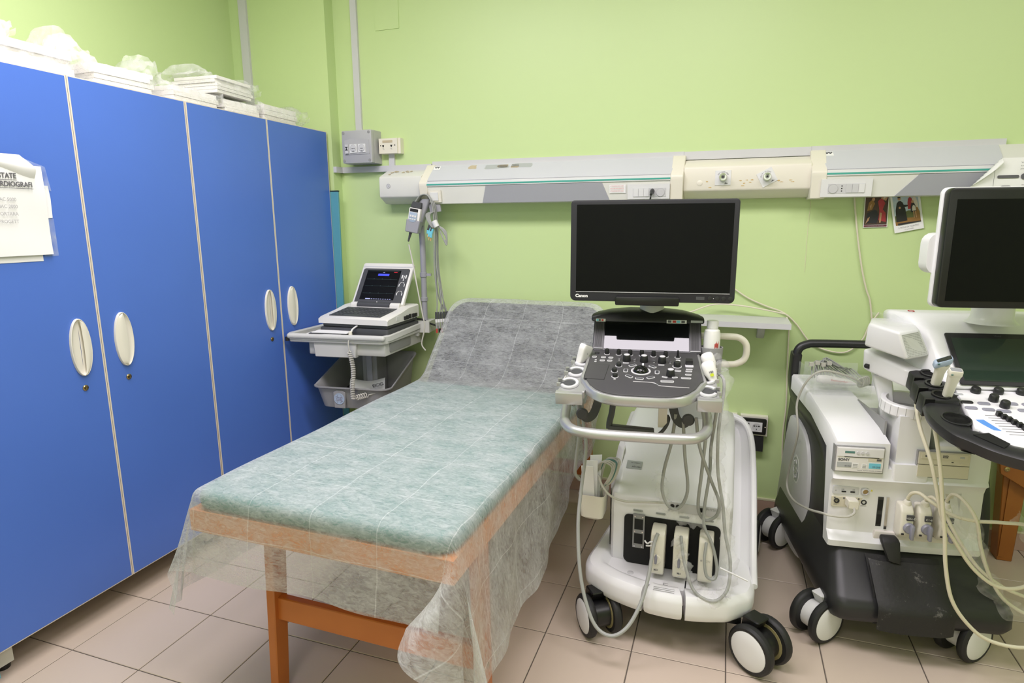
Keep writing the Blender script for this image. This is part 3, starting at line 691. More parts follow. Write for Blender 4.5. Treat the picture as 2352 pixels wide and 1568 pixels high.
# wrapped packs on top of the wardrobes ------------------------------
def pack(label, x, y, z, L, Wd, H, rz, layers, tail=(.0, .0), seed=0, pads=True, peak=1.0):
    t = thing('wrapped_pack', label, 'pack', (x, y, z), rz, 'plastic-wrapped white packs on the wardrobes')
    rnd = random.Random(seed)
    for k in range(layers if pads else 0):
        h = H/layers; a, b = rnd.uniform(-.006, .006), rnd.uniform(-.006, .006)
        MB().box(-Wd/2+a, Wd/2+a, -L/2+b, L/2+b+(.01 if k % 2 else 0), k*h+.0012, (k+1)*h-.0004, h*.42, 2).build('folded_pad', 'pad', t)
    def wr(u, v):
        a = 2*PI*u; y = -L/2-.015-tail[0] + (L+.03+tail[0]+tail[1])*v
        ins = min(1, max(0, (y+L/2+.03)/.05))*min(1, max(0, (L/2+.03-y)/.05))
        q = abs(math.cos(a))**.5*math.copysign(1, math.cos(a)); w = abs(math.sin(a))**.5*math.copysign(1, math.sin(a))
        jit = .5+.5*math.sin(int(u*20)*12.9898+int(v*14)*78.233+seed*3.1)
        hz = H/2+.007; sq = ins + (1-ins)*(.3+.8*jit*peak)
        zz = H/2 + (1-ins)*(.02*peak) + hz*sq*w + (.004+.010*(1-ins))*(jit-.5)*(1 if w > -.5 else .2)
        return ((Wd/2+.010)*q*(1-.1*(1-ins)) + .005*(jit-.5), y + .006*(jit-.5), max(.0004, zz))
    mb = MB(); mb.grid(wr, 28, 22); mb.build('plastic_wrap', 'bag', t, 180)
    return t
Z = 1.9005
pack('loose clear-wrapped white pack at the frame edge, raised above the others', -2.32, 1.36, 1.992, .20, .22, .06, 8, 3, (.02, .03), 1)
pack('crumpled plastic pack beneath the raised one at the left end', -2.225, 1.425, Z, .34, .24, .078, 2, 3, (.0, .06), 2, True, 1.3)
pack('white pad pack under a tall twist of clear film, over the notice wardrobe', -2.215, 1.795, Z, .22, .22, .072, -3, 4, (.10, .03), 3, True, 2.2)
pack('flat white pack lying over the gap between the two wardrobes', -2.215, 2.115, Z, .235, .22, .056, 3, 3, (.05, .02), 4)
pack('thick striped white pack resting on top of two flat packs', -2.23, 2.34, 1.972, .22, .22, .070, 4, 5, (.08, .07), 5)
pack('yellowed white pack squashed beneath the striped pack', -2.225, 2.385, Z, .20, .22, .054, -2, 3, (.0, .02), 6)
pack('last white pack near the wardrobe corner with a loose film tail', -2.215, 2.645, Z, .24, .20, .072, 2, 3, (.03, .10), 7)
# ------------------------------------------------------------------ examination bed and its disposable sheet
bed = thing('examination_bed', 'wooden examination bed with raised backrest beneath the translucent sheet', 'bed', (-1.005, 1.25, 0), -1.0)
BW = .42
fr = MB().box(-BW, BW, .0, .03, .548, .612, .004).build('front_rail', 'palewood', bed)
for s in (-1, 1):
    MB().box(s*BW-(.03 if s > 0 else 0), s*BW+(0 if s > 0 else .03), .03, 1.74, .548, .612, .004).build('side_rail', 'palewood', bed)
MB().box(-BW+.03, BW-.03, 1.71, 1.74, .548, .612, .004).build('rear_rail', 'wood', bed)
MB().box(-BW+.03, BW-.03, .03, 1.33, .600, .612).build('slat_board', 'palewood', bed)
MB().prism(rrect(-.415, .415, .004, 1.335, (.06, .06, .02, .02), 6), 2, .6125, .668, .022, 3).build('seat_cushion', 'vinyl_green', bed)
# raised backrest cushion on a hinged board
ang = math.radians(46)
T = Matrix.Translation((.015, 1.398, .592)) @ Matrix.Rotation(ang, 4, 'X')
mb = MB(); mb.T = T; mb.prism(rrect(-.40, .40, 0.004, .535, (.02, .02, .09, .09), 7), 2, .0, .052, .02, 3); bk = mb.build('backrest_cushion', 'vinyl_grey', bed)
mb = MB(); mb.T = T; mb.box(-.38, .38, .01, .51, -.018, -.001, .003, 1); mb.build('backrest_board', 'palewood', bk)
for s in (-.3, .3):
    mb = MB(); mb.T = None; mb.tube([(s, 1.50, .605), (s, 1.60, .72), (s, 1.62, .86)], .009, 8, smooth=0); mb.build('support_strut', 'chrome', bed)
def leg(x0, y0, x1, y1):
    a, b, c, d = .017, .034, .014, .026
    return MB().loft([[(x1-c, y1-d, 0), (x1+c, y1-d, 0), (x1+c, y1+d, 0), (x1-c, y1+d, 0)], [(x0-a, y0-b, .549), (x0+a, y0-b, .549), (x0+a, y0+b, .549), (x0-a, y0+b, .549)]], b=.003, seg=1)
FL = ((-.285, .185, -.225, .085), (.405, .185, .462, .085))
RL = ((-.30, 1.50, -.30, 1.56), (.40, 1.46, .425, 1.53))
for q in FL+RL:
    L = leg(*q).build('leg', 'wood', bed)
    x = q[0]+(q[2]-q[0])*.55; y = q[1]+(q[3]-q[1])*.55
    mb = MB(); mb.lathe([(.008, 0), (.008, .002), (.003, .003), (0, .001)], (x+.0155, y, .24), (1, 0, 0), 12); mb.build('bolt', 'brass', L)
def stretcher(q, z0, z1):
    f = lambda l, z: (l[0]+(l[2]-l[0])*(1-z/.549), l[1]+(l[3]-l[1])*(1-z/.549))
    rings = []
    for l in q:
        (xa, ya), (xb, yb) = f(l, z0), f(l, z1)
        rings.append([(xa, ya-.013, z0), (xa, ya+.013, z0), (xb, yb+.013, z1), (xb, yb-.013, z1)])
    return MB().loft(rings, b=.003, seg=1)
stretcher(FL, .225, .292).build('stretcher', 'wood', bed)
stretcher(RL, .225, .292).build('stretcher', 'wood', bed)

# sheet ---------------------------------------------------------------
def make_sheet_material():
    m = bpy.data.materials.new('nonwoven_sheet'); m.use_nodes = True; nt = m.node_tree; lk = nt.links.new
    b = nt.nodes['Principled BSDF']; out = nt.nodes['Material Output']
    at = N(nt, 'ShaderNodeAttribute', attribute_name='st')
    def noise(scale, detail, sx, sy, rough=.6, dist=0.0):
        mp = N(nt, 'ShaderNodeMapping'); mp.inputs['Scale'].default_value = (sx, sy, 1); lk(at.outputs['Vector'], mp.inputs['Vector'])
        n = N(nt, 'ShaderNodeTexNoise'); n.inputs['Scale'].default_value = scale; n.inputs['Detail'].default_value = detail; n.inputs['Roughness'].default_value = rough
        n.inputs['Distortion'].default_value = dist
        lk(mp.outputs[0], n.inputs['Vector']); return n.outputs['Fac']
    def math_(op, a, c=None, clamp=False):
        n = N(nt, 'ShaderNodeMath', operation=op, use_clamp=clamp)
        for i, v in enumerate((a, c)):
            if v is None: continue
            if isinstance(v, (int, float)): n.inputs[i].default_value = v
            else: lk(v, n.inputs[i])
        return n.outputs[0]
    fib = math_('ADD', math_('MULTIPLY', noise(95, 4, 1.0, .4, .7, 1.2), .6), math_('MULTIPLY', noise(14, 3, 1, .55), .4))
    f1 = N(nt, 'ShaderNodeMapRange'); f1.inputs[1].default_value = .36; f1.inputs[2].default_value = .64; lk(fib, f1.inputs[0])
    # packing creases
    sp = N(nt, 'ShaderNodeSeparateXYZ'); lk(at.outputs['Vector'], sp.inputs[0])
    wob = math_('MULTIPLY', math_('SUBTRACT', noise(7, 2, 1, 1), .5), .02)
    def lines(c, per, off, w):
        d = math_('ABSOLUTE', math_('SUBTRACT', math_('FRACT', math_('DIVIDE', math_('ADD', math_('ADD', c, off), wob), per)), .5))
        d = math_('MULTIPLY', math_('SUBTRACT', .5, d), per) if False else math_('MULTIPLY', d, per)
        return math_('SUBTRACT', 1.0, math_('DIVIDE', d, w), True)
    cr = math_('MAXIMUM', lines(sp.outputs[0], .265, .0, .0024), lines(sp.outputs[1], .205, .10, .0024))
    cr = math_('MULTIPLY', cr, math_('MULTIPLY', noise(3.5, 2, 1, 1), .62))
    al = N(nt, 'ShaderNodeMapRange'); al.inputs[3].default_value = .14; al.inputs[4].default_value = .62; lk(f1.outputs[0], al.inputs[0])
    alpha = math_('ADD', al.outputs[0], cr, True)
    # grazing view passes more fibres
    lw = N(nt, 'ShaderNodeLayerWeight'); lw.inputs[0].default_value = .35
    alpha = math_('ADD', alpha, math_('MULTIPLY', lw.outputs['Facing'], .25), True)
    b.inputs['Base Color'].default_value = lin((222, 225, 226)); b.inputs['Roughness'].default_value = .75
    b.inputs['Specular IOR Level'].default_value = .25
    tl = N(nt, 'ShaderNodeBsdfTranslucent'); tl.inputs[0].default_value = lin((230, 232, 230))
    m1 = N(nt, 'ShaderNodeMixShader'); m1.inputs[0].default_value = .3; lk(b.outputs[0], m1.inputs[1]); lk(tl.outputs[0], m1.inputs[2])
    tr = N(nt, 'ShaderNodeBsdfTransparent'); m2 = N(nt, 'ShaderNodeMixShader')
    lk(alpha, m2.inputs[0]); lk(tr.outputs[0], m2.inputs[1]); lk(m1.outputs[0], m2.inputs[2])
    bp = N(nt, 'ShaderNodeBump'); bp.inputs['Strength'].default_value = .35; bp.inputs['Distance'].default_value = .002
    lk(math_('ADD', fib, cr), bp.inputs['Height']); lk(bp.outputs[0], b.inputs['Normal'])
    lk(m2.outputs[0], out.inputs[0])
    return m
M['sheet'] = make_sheet_material()
HW, RR = .392, .032
def sm(a, b, x):
    t = max(0, min(1, (x-a)/(b-a))); return t*t*(3-2*t)
def prof(s):
    """height line of the bed top along its length: (y, z, slope angle)"""
    z0 = .6735
    if s < 1.30: return s+.03, z0 + .002*math.sin(9*s), 0.0
    q = s-1.30; k = .10
    if q < k:
        t = q/k; a = ang*t*t*(3-2*t)*.5
        return 1.33 + q*math.cos(a*.7), z0 + q*math.sin(a*.7), a
    y, z = 1.33+k*math.cos(.35*ang), z0+k*math.sin(.35*ang)
    q -= k
    L = .435
    if q < L: return y+q*math.cos(ang), z+q*math.sin(ang), ang
    y, z = y+L*math.cos(ang), z+L*math.sin(ang); q -= L; r = .035
    a = min(q/r, ang+PI/2-.01); 
    th = ang - a
    y2 = y + r*(math.sin(ang) - math.sin(th)); z2 = z + r*(math.cos(th) - math.cos(ang))
    q -= a*r
    return y2 + q*math.cos(th), z2 + q*math.sin(th), th
def hang(e, al):
    if e < RR*PI/2: return RR*math.sin(e/RR), RR*(1-math.cos(e/RR))
    q = e-RR*PI/2
    return RR + q*math.sin(al), RR + q*math.cos(al)
S0, S1 = -.265, 2.13
def sheet_pt(s, t):
    side = 1 if t > 0 else -1
    ov = .47 if side > 0 else .40
    e = max(0, abs(t)-HW); 
    cx = .02*sm(1.2, 1.8, s)
    rc, st = .085, 1.86
    q = max(0.0, min(1.0, (s-(st-rc))/rc)); hwl = HW - rc*(1-math.sqrt(max(0, 1-q*q)))*.95
    base = min(abs(t), HW)*side*hwl/HW
    if s >= 0:
        y, z, a = prof(s)
        # small buckles on the top
        z += .0018*math.sin(23*s+5*t)*math.sin(11*t) if e == 0 else 0
        if e == 0: return (base+cx, y, z)
        back = sm(1.25, 1.6, s)
        tot = ov*(1 - (.42*sm(.5, 1.45, s) if side > 0 else .1))
        ee = e*tot/ov
        al = .06 + .06*math.sin(5.1*s+1.0+2*(side < 0)) * sm(.03, .3, e) + (.02 if side > 0 else .16)*(1-back)
        rip = (.018*math.sin(7*s+1.7+3*e) + .009*math.sin(17*s+.4+9*e) + .003*math.sin(41*s))*sm(.02, .3, e)*(1-.5*back)
        h, d = hang(ee, al)
        if s < .35:      # swing towards the corner fold
            k = 1-s/.35; y -= .10*k*k*ee
        # fabric on the raised part slides down and forward
        y -= back*ee*.35
        return (base + side*(h + rip) + cx, y, z-d)
    f = -s
    y0, z0, _ = prof(0.0)
    if e == 0:
        al = .10 + .03*math.sin(9*t)
        rip = (.010*math.sin(8*t+1) + .006*math.sin(19*t+2))*sm(.03, .25, f)
        h, d = hang(f, al)
        return (base + .0, y0 - h + rip, z0 - d)
    r = math.hypot(e, f); ph = math.atan2(f, e)        # 0 = side, pi/2 = front
    sh = math.sin(2*ph)**2
    if side < 0: r *= 1-.17*sh
    al = (.20 if side > 0 else .22)*(1-math.sin(ph)) + .10*math.sin(ph) + (.17 if side > 0 else .20)*sh
    al += (.30*math.sin(8*ph+.4) if side > 0 else .14*math.sin(6*ph+1.2))*sm(.05, .35, r)*sh
    h, d = hang(r, al)
    # cloth hangs in pleats: the corner's horizontal angle is drawn together
    ph2 = ph + (.26*math.sin(8*ph+1.0) if side > 0 else .22*math.sin(4*ph))*sm(.05, .3, r)
    hx, hy = h*math.cos(ph2), h*math.sin(ph2)
    y = y0 - hy - .03*e*math.cos(ph)**2
    x = base + side*hx
    if side > 0:         # gathered pleat swung across the front of the corner
        b = sm(.62, 1.10, ph)*(1-sm(1.22, 1.56, ph)); k = sm(.07, .42, r)
        x -= .17*b*k; y -= .055*b*k; d -= .05*b*k
    return (x, y, z0 - d)
def make_sheet():
    ss = [S0 + .265*i/18 for i in range(18)] + [1.3*i/64 for i in range(64)] + [1.3 + (S1-1.3)*i/44 for i in range(45)]
    tl = [-(HW+.40) + .40*i/24 for i in range(24)] + [-HW + 2*HW*i/40 for i in range(40)] + [HW + .47*i/34 for i in range(35)]
    vs = [sheet_pt(s, t) for s in ss for t in tl]; n = len(tl)
    fs = [(i*n+j, i*n+j+1, (i+1)*n+j+1, (i+1)*n+j) for i in range(len(ss)-1) for j in range(n-1)]
    mb = MB(); mb.add(vs, fs); o = mb.build('bed_sheet', 'sheet', None, 180)
    a = o.data.attributes.new('st', 'FLOAT_VECTOR', 'POINT')
    a.data.foreach_set('vector', [c for s in ss for t in tl for c in (s, t, 0.0)])
    o.location = (-1.005, 1.25, 0); o.rotation_euler = (0, 0, math.radians(-1.0))
    sb = o.modifiers.new('smooth', 'SUBSURF'); sb.levels = 1; sb.render_levels = 1
    return tag(o, 'translucent white disposable sheet draped over the examination bed', 'sheet')
make_sheet()
# ------------------------------------------------------------------ ECG trolley, ECG recorder and leads (behind the bed)
EO, ER = (-1.78, 2.75, 0), 7
cart = thing('ecg_trolley', 'light grey trolley with drawer and basket between bed and wardrobe', 'trolley', EO, ER)
# column and base
MB().box(-.02, .06, .02, .14, .075, .82, .008).build('column', 'cartgrey2', cart)
MB().box(.005, .035, .012, .022, .1, .80, .002, 1).build('column_rail', 'pole', cart)
b = MB().prism([(-.21, -.16), (-.15, -.20), (.19, -.20), (.25, -.16), (.25, .22), (-.21, .22)], 2, .062, .095, .01).build('base', 'cartgrey2', cart)
for x in (-.17, .21):
    for y in (-.15, .18):
        w = MB().lathe([(.012, -.012), (.026, -.012), (.03, -.008), (.03, .008), (.026, .012), (.012, .012)], (x, y, .03), (1, 0, 0), 18).build('caster', 'tyre', cart)
        MB().box(x-.017, x+.017, y-.012, y+.012, .03, .063, .003, 1).build('fork', 'cartgrey2', w)
# shelf with raised rim, handle lip and drawer box
mb = MB()
mb.prism([(-.305, -.20), (-.285, -.225), (.205, -.225), (.225, -.20), (.272, .25), (-.25, .25)], 2, .838, .856, .004, 1); sh = mb.build('shelf', 'cartgrey', cart)
mb = MB(); mb.sweep([(-.24, .225, .866), (-.30, -.19, .866), (-.282, -.215, .866), (.20, -.215, .866), (.218, -.19, .866), (.262, .235, .878)], [(-.014, -.014), (.014, -.014), (.014, .010), (.008, .014), (-.008, .014), (-.014, .010)], smooth=0); mb.build('rim', 'cartgrey', sh)
mb = MB(); mb.cyl((-.285, -.222, .868), (.205, -.222, .868), .0145, n=14); mb.ell((-.287, -.222, .868), (.0145,)*3, 12, 8); mb.ell((.207, -.222, .868), (.0145,)*3, 12, 8); mb.build('handle_bar', 'cartgrey', sh)
MB().cyl((-.302, -.222, .862), (-.302, -.222, .842), .01, n=12).build('hook', 'dark', sh)
dr = MB().prism([(-.20, -.195), (-.195, -.20), (.205, -.20), (.21, -.195), (.25, .225), (-.20, .225)], 2, .775, .8385, .004, 1).build('drawer_box', 'cartgrey', cart)
MB().loft([[(-.16, -.213, .765), (.06, -.213, .765), (.06, -.18, .765), (-.16, -.18, .765)], [(-.165, -.216, .84), (.066, -.216, .84), (.066, -.18, .84), (-.165, -.18, .84)]], b=.003, seg=1).build('drawer_front', 'cartgrey', cart)
mb = MB(); mb.loft([[(.214+.04*(y+.195)/.42+o_, y, z) for y, z in rrect(-.16, .06, .790, .834, .008, 3)] for o_ in (-.004, .0015)]); mb.build('side_pocket', 'cartgrey2', dr)
t_ = MB().box(.24, .256, .13, .165, .82, .85, .003, 1).build('cable_clip', 'socket', cart)
# basket
def bowl(z, g): return [(x, y, z) for x, y in rrect(-.185+g, .21-g, -.205+g, .19-g, (.05, .05, .03, .03), 4)]
R_ = [bowl(.495, .03), bowl(.50, .02), bowl(.60, .0), bowl(.606, -.012), bowl(.612, -.012), bowl(.612, -.004), bowl(.60, .006), bowl(.505, .026)]
# the rim climbs toward the back
R_ = [[(x, y, z + (.10*max(0, (y+.10)/.28)**1.0 if z > .55 else 0)) for x, y, z in r] for r in R_]
bk_ = MB().loft(R_).build('basket', 'cartgrey2', cart)
mb = MB(); mb.prism([(-.075, .503), (-.015, .503), (-.012, .585), (-.03, .596), (-.06, .596), (-.078, .585)], 1, -.209, -.198, .002, 1); bd = mb.build('badge_plate', 'cartgrey2', bk_)
T = frame((-.045, -.2098, .552), (1, 0, 0), (0, 0, 1))
mb = MB(); mb.T = T; mb.lathe([(.0285, 0), (.0285, .0015), (.025, .0015), (.025, .0008), (0, .0008)], (0, 0, 0), n=32); em = mb.build('round_emblem', 'paleblue', bd)
mb = MB(); text_mb(mb, 'GE', .026, T @ Matrix.Translation((0, -.009, .0012)), 'CENTER', bold=.0004); mb.T = T
for a in (0, PI/2, PI, 1.5*PI): mb.tube([(.021*math.cos(a+.3), .021*math.sin(a+.3), .0014), (.017*math.cos(a+.7), .017*math.sin(a+.7), .0014), (.022*math.cos(a+1.1), .022*math.sin(a+1.1), .0014)], .0012, 5)
mb.build('lettering', 'knobgrey', em, 0)
# things in the basket
t = thing('supply_bag', 'folded white printed supply bag lying in the trolley basket', 'bag', (0, 0, 0)); t.parent = None
CT = Matrix.Translation(EO) @ Matrix.Rotation(math.radians(ER), 4, 'Z')
mb = MB(); mb.T = CT @ Matrix.Translation((.04, -.07, .555)) @ Matrix.Rotation(.35, 4, 'Z') @ Matrix.Rotation(.5, 4, 'X')
mb.grid(lambda u, v: (-.09+.18*u, -.07+.16*v, .012*math.sin(5*u+2*v)+.01*math.sin(9*v)), 12, 10); mb.build('bag_front', 'paper', t, 180)
mb2 = MB(); mb2.T = mb.T; mb2.grid(lambda u, v: (-.088+.176*u, -.068+.156*v, -.035*math.sin(PI*u)*math.sin(PI*v)**.5+.012*math.sin(5*u+2*v)+.01*math.sin(9*v)-.001), 10, 8); mb2.build('bag_back', 'pad', t, 180)
mb3 = MB(); mb3.T = mb.T
text_mb(mb3, 'ECG', .03, Matrix.Translation((.03, .01, .018)) @ Matrix.Rotation(.3, 4, 'Z'), bold=.001); mb3.build('lettering', 'ink', t, 0)
mb = MB(); mb.T = CT
for k in range(5): mb.tube([(-.14+.01*k, -.15+.01*k, .53+.006*k), (-.08, -.02+.02*k, .545), (-.13+.02*k, .06, .54), (-.05, .10, .55)], .006, 6)
tag(mb.build('cable_coil', 'dark'), 'black cable coil heaped in the dark corner of the trolley basket', 'cable')
# papers on the shelf lip
t = thing('paper_stack', 'dark-printed folded leaflets lying on the trolley front lip', 'leaflets', (0, 0, 0))
for k, (dx, dz, a, m) in enumerate(((-.09, .0, .05, 'charcoal'), (-.10, .006, -.06, 'paper'), (-.085, .010, .02, 'charcoal'), (-.07, .015, -.02, 'paper'))):
    mb = MB(); mb.T = CT @ Matrix.Translation((dx, -.185, .874+dz*.9)) @ Matrix.Rotation(a, 4, 'Z')
    mb.box(-.095, .095, -.04, .03, 0, .0035, .001, 1); mb.build('leaflet', m, t)
# recorder -----------------------------------------------------------
rec = thing('ecg_recorder', 'laptop-shaped ECG recorder with tilted lit screen on the trolley', 'medical device', (EO[0]+.03, EO[1]+.004, 0), 1)
MB().prism([(-.175, -.165), (.205, -.165), (.212, -.15), (.212, .16), (-.175, .16)], 2, .859, .905, .006).build('printer_base', 'charcoal', rec)
MB().prism([(-.165, -.155), (.20, -.155), (.20, .17), (-.165, .17)], 2, .9055, .925, .004, 1).build('lower_case', 'charcoal', rec)
mb = MB(); mb.loft([[(x, y, z) for x, z in ((-.18, .925), (.21, .925), (.21, zt-.006), (.202, zt), (-.172, zt), (-.18, zt-.006))] for y, zt in ((-.168, .952), (-.155, .958), (-.02, .975), (.06, .990), (.17, .992))]); kb = mb.build('keyboard_case', 'offwhite', rec)
slope = (.0175)/.135
def kz(y): return .958+(y+.155)*.126
mb = MB(); mb.loft([[(x, y, kz(y)+h) for x, y in ((-.135, -.14), (.155, -.14), (.165, .02), (-.125, .02))] for h in (-.002, .0035)]); kp = mb.build('keyboard', 'charcoal', kb)
key0 = MB().box(-.0085, .0085, -.0055, .0055, 0, .002, .001, 1)
k0 = None
for r in range(5):
    for c in range(12):
        if r == 0 and 3 <= c <= 8: continue
        y = -.125+.027*r; x = -.118+.0225*c+.006*r*.3
        if k0 is None: o = k0 = key0.build('key', 'charcoal', kp)
        else: o = k0.copy(); COL.objects.link(o); o.parent = kp
        o.location = (x, y, kz(y)+.0035); o.rotation_euler = (.126, 0, 0)
mb = MB()
for r in range(5):
    for c in range(12): 
        if r == 0 and 3 <= c <= 8: continue
        y = -.125+.027*r; x = -.118+.0225*c+.006*r*.3; mb.box(x-.002, x+.001, y-.001, y+.002, kz(y)+.0056, kz(y)+.0059)
o = mb.build('lettering', 'lightink', kp, 0); o['kind'] = 'stuff'
mb = MB(); mb.box(.2105, .2125, -.08, -.05, .938, .957, .0005, 1); mb.build('side_button', 'socket', kb)
for y, h in ((.0, .018), (.025, .02), (.055, .022), (.09, .02), (.12, .018)):
    MB().box(.2, .217, y, y+.018, .93, .93+h, .002, 1).build('plug', 'dark', rec)
# screen
a = math.radians(54)
T = Matrix.Translation((.018, .055, .985)) @ Matrix.Rotation(a, 4, 'X')
mb = MB(); mb.T = T; mb.prism(rrect(-.150, .155, .012, .268, .012, 4), 2, -.022, .0, .005); lid = mb.build('screen_lid', 'offwhite', rec)
mb = MB(); mb.T = T; mb.prism(rrect(-.137, .142, .02, .232, (.004, .004, .012, .012), 4), 2, -.003, .0015); bz = mb.build('screen_bezel', 'charcoal', lid)
mb = MB(); mb.T = T; mb.box(-.145, .150, .240, .247, -.001, .0012); mb.build('lid_groove', 'lightgrey', lid)
mb = MB(); mb.T = T; mb.box(-.110, .092, .040, .220, .0016, .0028); sc = mb.build('display', 'screen', lid)
M['lit_blue'] = emit('lit_blue', (70, 78, 235), .55); M['lit_dim'] = emit('lit_dim', (70, 90, 90), .12); M['lit_pale'] = emit('lit_pale', (170, 175, 220), .45); M['lit_red'] = emit('lit_red', (190, 40, 50), .3)
mb = MB(); mb.T = T; mb.box(-.04, .027, .186, .198, .0029, .0032); mb.build('message_bar', 'lit_blue', sc, 0)
mb = MB(); mb.T = T; mb.box(-.075, -.045, .042, .047, .0029, .0032)
for k in range(9): mb.box(-.04+.0135*k, -.032+.0135*k, .0425, .0455, .0029, .0031)
mb.build('menu_bar', 'lit_pale', sc, 0)
mb = MB(); mb.T = T
for z in (.078, .122, .164):
    mb.box(-.10, .082, z, z+.0008, .0029, .0031)
    for x in (-.06, -.01, .04): mb.poly([(x, z, .0032), (x+.003, z+.005, .0032), (x+.006, z, .0032)])
mb.box(-.1, .08, .214, .2148, .0029, .0031); mb.build('trace_line', 'lit_dim', sc, 0)
mb = MB(); mb.T = T; mb.box(.052, .072, .206, .211, .0029, .0031); mb.build('alarm_text', 'lit_red', sc, 0)
mb = MB(); text_mb(mb, 'HR', .009, T @ Matrix.Translation((-.008, .203, .0028)), 'CENTER'); mb.build('lettering', 'lit_pale', sc, 0)
mb = MB(); mb.T = T      # electrode diagram printed on the bezel
for cx, cz in ((.117, .135), (.117, .082)):
    for k in range(7):
        t0 = PI*k/6; mb.tube([(cx+.014*math.cos(t0), cz+.004+.02*math.sin(t0)*.6, .0022), (cx+.006*math.cos(t0), cz+.012, .0022)], .0009, 5, smooth=0)
    mb.box(cx-.017, cx-.013, cz-.012, cz+.004, .0016, .0022); mb.box(cx+.013, cx+.017, cz-.012, cz+.004, .0016, .0022)
for x in (.102, .124): mb.prism(rrect(x-.0035+.005, x+.0035+.005, .172, .194, .003, 3), 2, .0016, .0022)
mb.box(.116, .120, .158, .190, .0016, .0022); mb.build('electrode_diagram', 'paper', bz, 0)
mb = MB(); mb.T = T; mb.prism([(-.006, .023), (.006, .023), (0, .030)], 2, .0015, .0025); mb.build('triangle_mark', 'paper', bz, 0)
mb = MB(); mb.T = Matrix.Translation((.018, .052, .990))
mb.cyl((-.10, 0, 0), (.09, 0, 0), .019, n=20); mb.build('hinge_barrel', 'charcoal', rec)
for x0, x1 in ((-.14, -.101), (.091, .147)):
    mb = MB(); mb.T = Matrix.Translation((.018, .052, .990)); mb.cyl((x0, 0, 0), (x1, 0, 0), .0175, n=20, b=.003); mb.build('hinge_cap', 'offwhite', rec)
# lead pole with acquisition module ---------------------------------
mb = MB(); mb.tube([(.275, .19, .84), (.275, .19, 1.0), (.275, .19, 1.30), (.272, .19, 1.38), (.285, .175, 1.45), (.30, .165, 1.50)], .0155, 14, smooth=4); po = mb.build('lead_pole', 'pole', cart)
for z, h in ((1.0, .022), (1.13, .026)): MB().cyl((.275, .19, z), (.275, .19, z+h), .0195, n=16, b=.002).build('pole_collar', 'pole', po)
MB().box(.29, .318, .185, .195, 1.137, 1.15, .002, 1).build('clamp_knob', 'pole', po)
MB().box(.17, .315, .14, .245, .838, .898, .006, 1).build('pole_bracket', 'cartgrey', cart)
mb = MB(); mb.loft([[(x, y, z) for x, y in rrect(cx-w, cx+w, .13, .185, .012, 3)] for cx, z, w in ((.272, 1.40, .020), (.285, 1.46, .028), (.305, 1.51, .030), (.322, 1.535, .026))]); hk = mb.build('pole_hook', 'pole', po)
mb = MB(); mb.sweep([(.30, .155, 1.515), (.318, .155, 1.543), (.345, .155, 1.540), (.362, .155, 1.50), (.366, .155, 1.47)], [(-.03, -.006), (.03, -.006), (.03, .006), (-.03, .006)], up=(0, 1, 0)); mb.build('hook_arm', 'pole', po)
am = thing('acquisition_module', 'handheld grey ECG acquisition module clipped at the pole top', 'medical device', EO, ER)
T = Matrix.Translation((.262, .118, 1.43)) @ Matrix.Rotation(.19, 4, 'Y') @ frame((0, 0, 0), (1, 0, 0), (0, 0, 1))
mb = MB(); mb.T = T; mb.prism(rrect(-.032, .030, -.055, .06, .006, 3), 2, -.024, .012, .004); bo = mb.build('body', 'offwhite', am)
mb = MB(); mb.T = T; mb.prism([(-.037, -.065), (.034, -.065), (.036, .0), (-.038, -.0)], 2, -.028, .017, .004, 1); mb.build('holder', 'pole', am)
mb = MB(); mb.T = T; mb.prism(rrect(-.025, .016, -.012, .038, (.018, .018, .003, .003), 5), 2, .0115, .0185, .001); bp_ = mb.build('keypad', 'paleblue', bo)
mb = MB(); mb.T = T
for k in range(3): mb.box(-.021+.0125*k, -.012+.0125*k, .014, .024, .018, .0200, .001, 1); mb.box(-.021+.0125*k, -.012+.0125*k, .001, .006, .018, .0195)
mb.build('module_key', 'offwhite', bp_)['kind'] = 'stuff'
mb = MB(); mb.T = T; mb.box(-.026, .017, .041, .056, .0115, .0135); mb.build('window', 'dark', bo)
mb = MB(); mb.T = T; mb.prism([(-.028, .061), (.028, .061), (.026, .092), (-.022, .092)], 2, -.022, .010, .003, 1); mb.build('connector_block', 'charcoal', am)
mb = MB(); mb.T = T; mb.cyl((-.012, -.065, -.004), (-.018, -.115, -.004), .008, .004, 10); mb.build('strain_relief', 'charcoal', am)
mb = MB(); mb.tube([(.226, .118, 1.305), (.25, .10, 1.22), (.283, .06, 1.11), (.302, .05, 1.02), (.315, .05, .943), (.323, .05, .898), (.317, .05, .851), (.304, .05, .793), (.324, .05, .760)], .0038, 8); mb.build('signal_cord', 'cable', am)
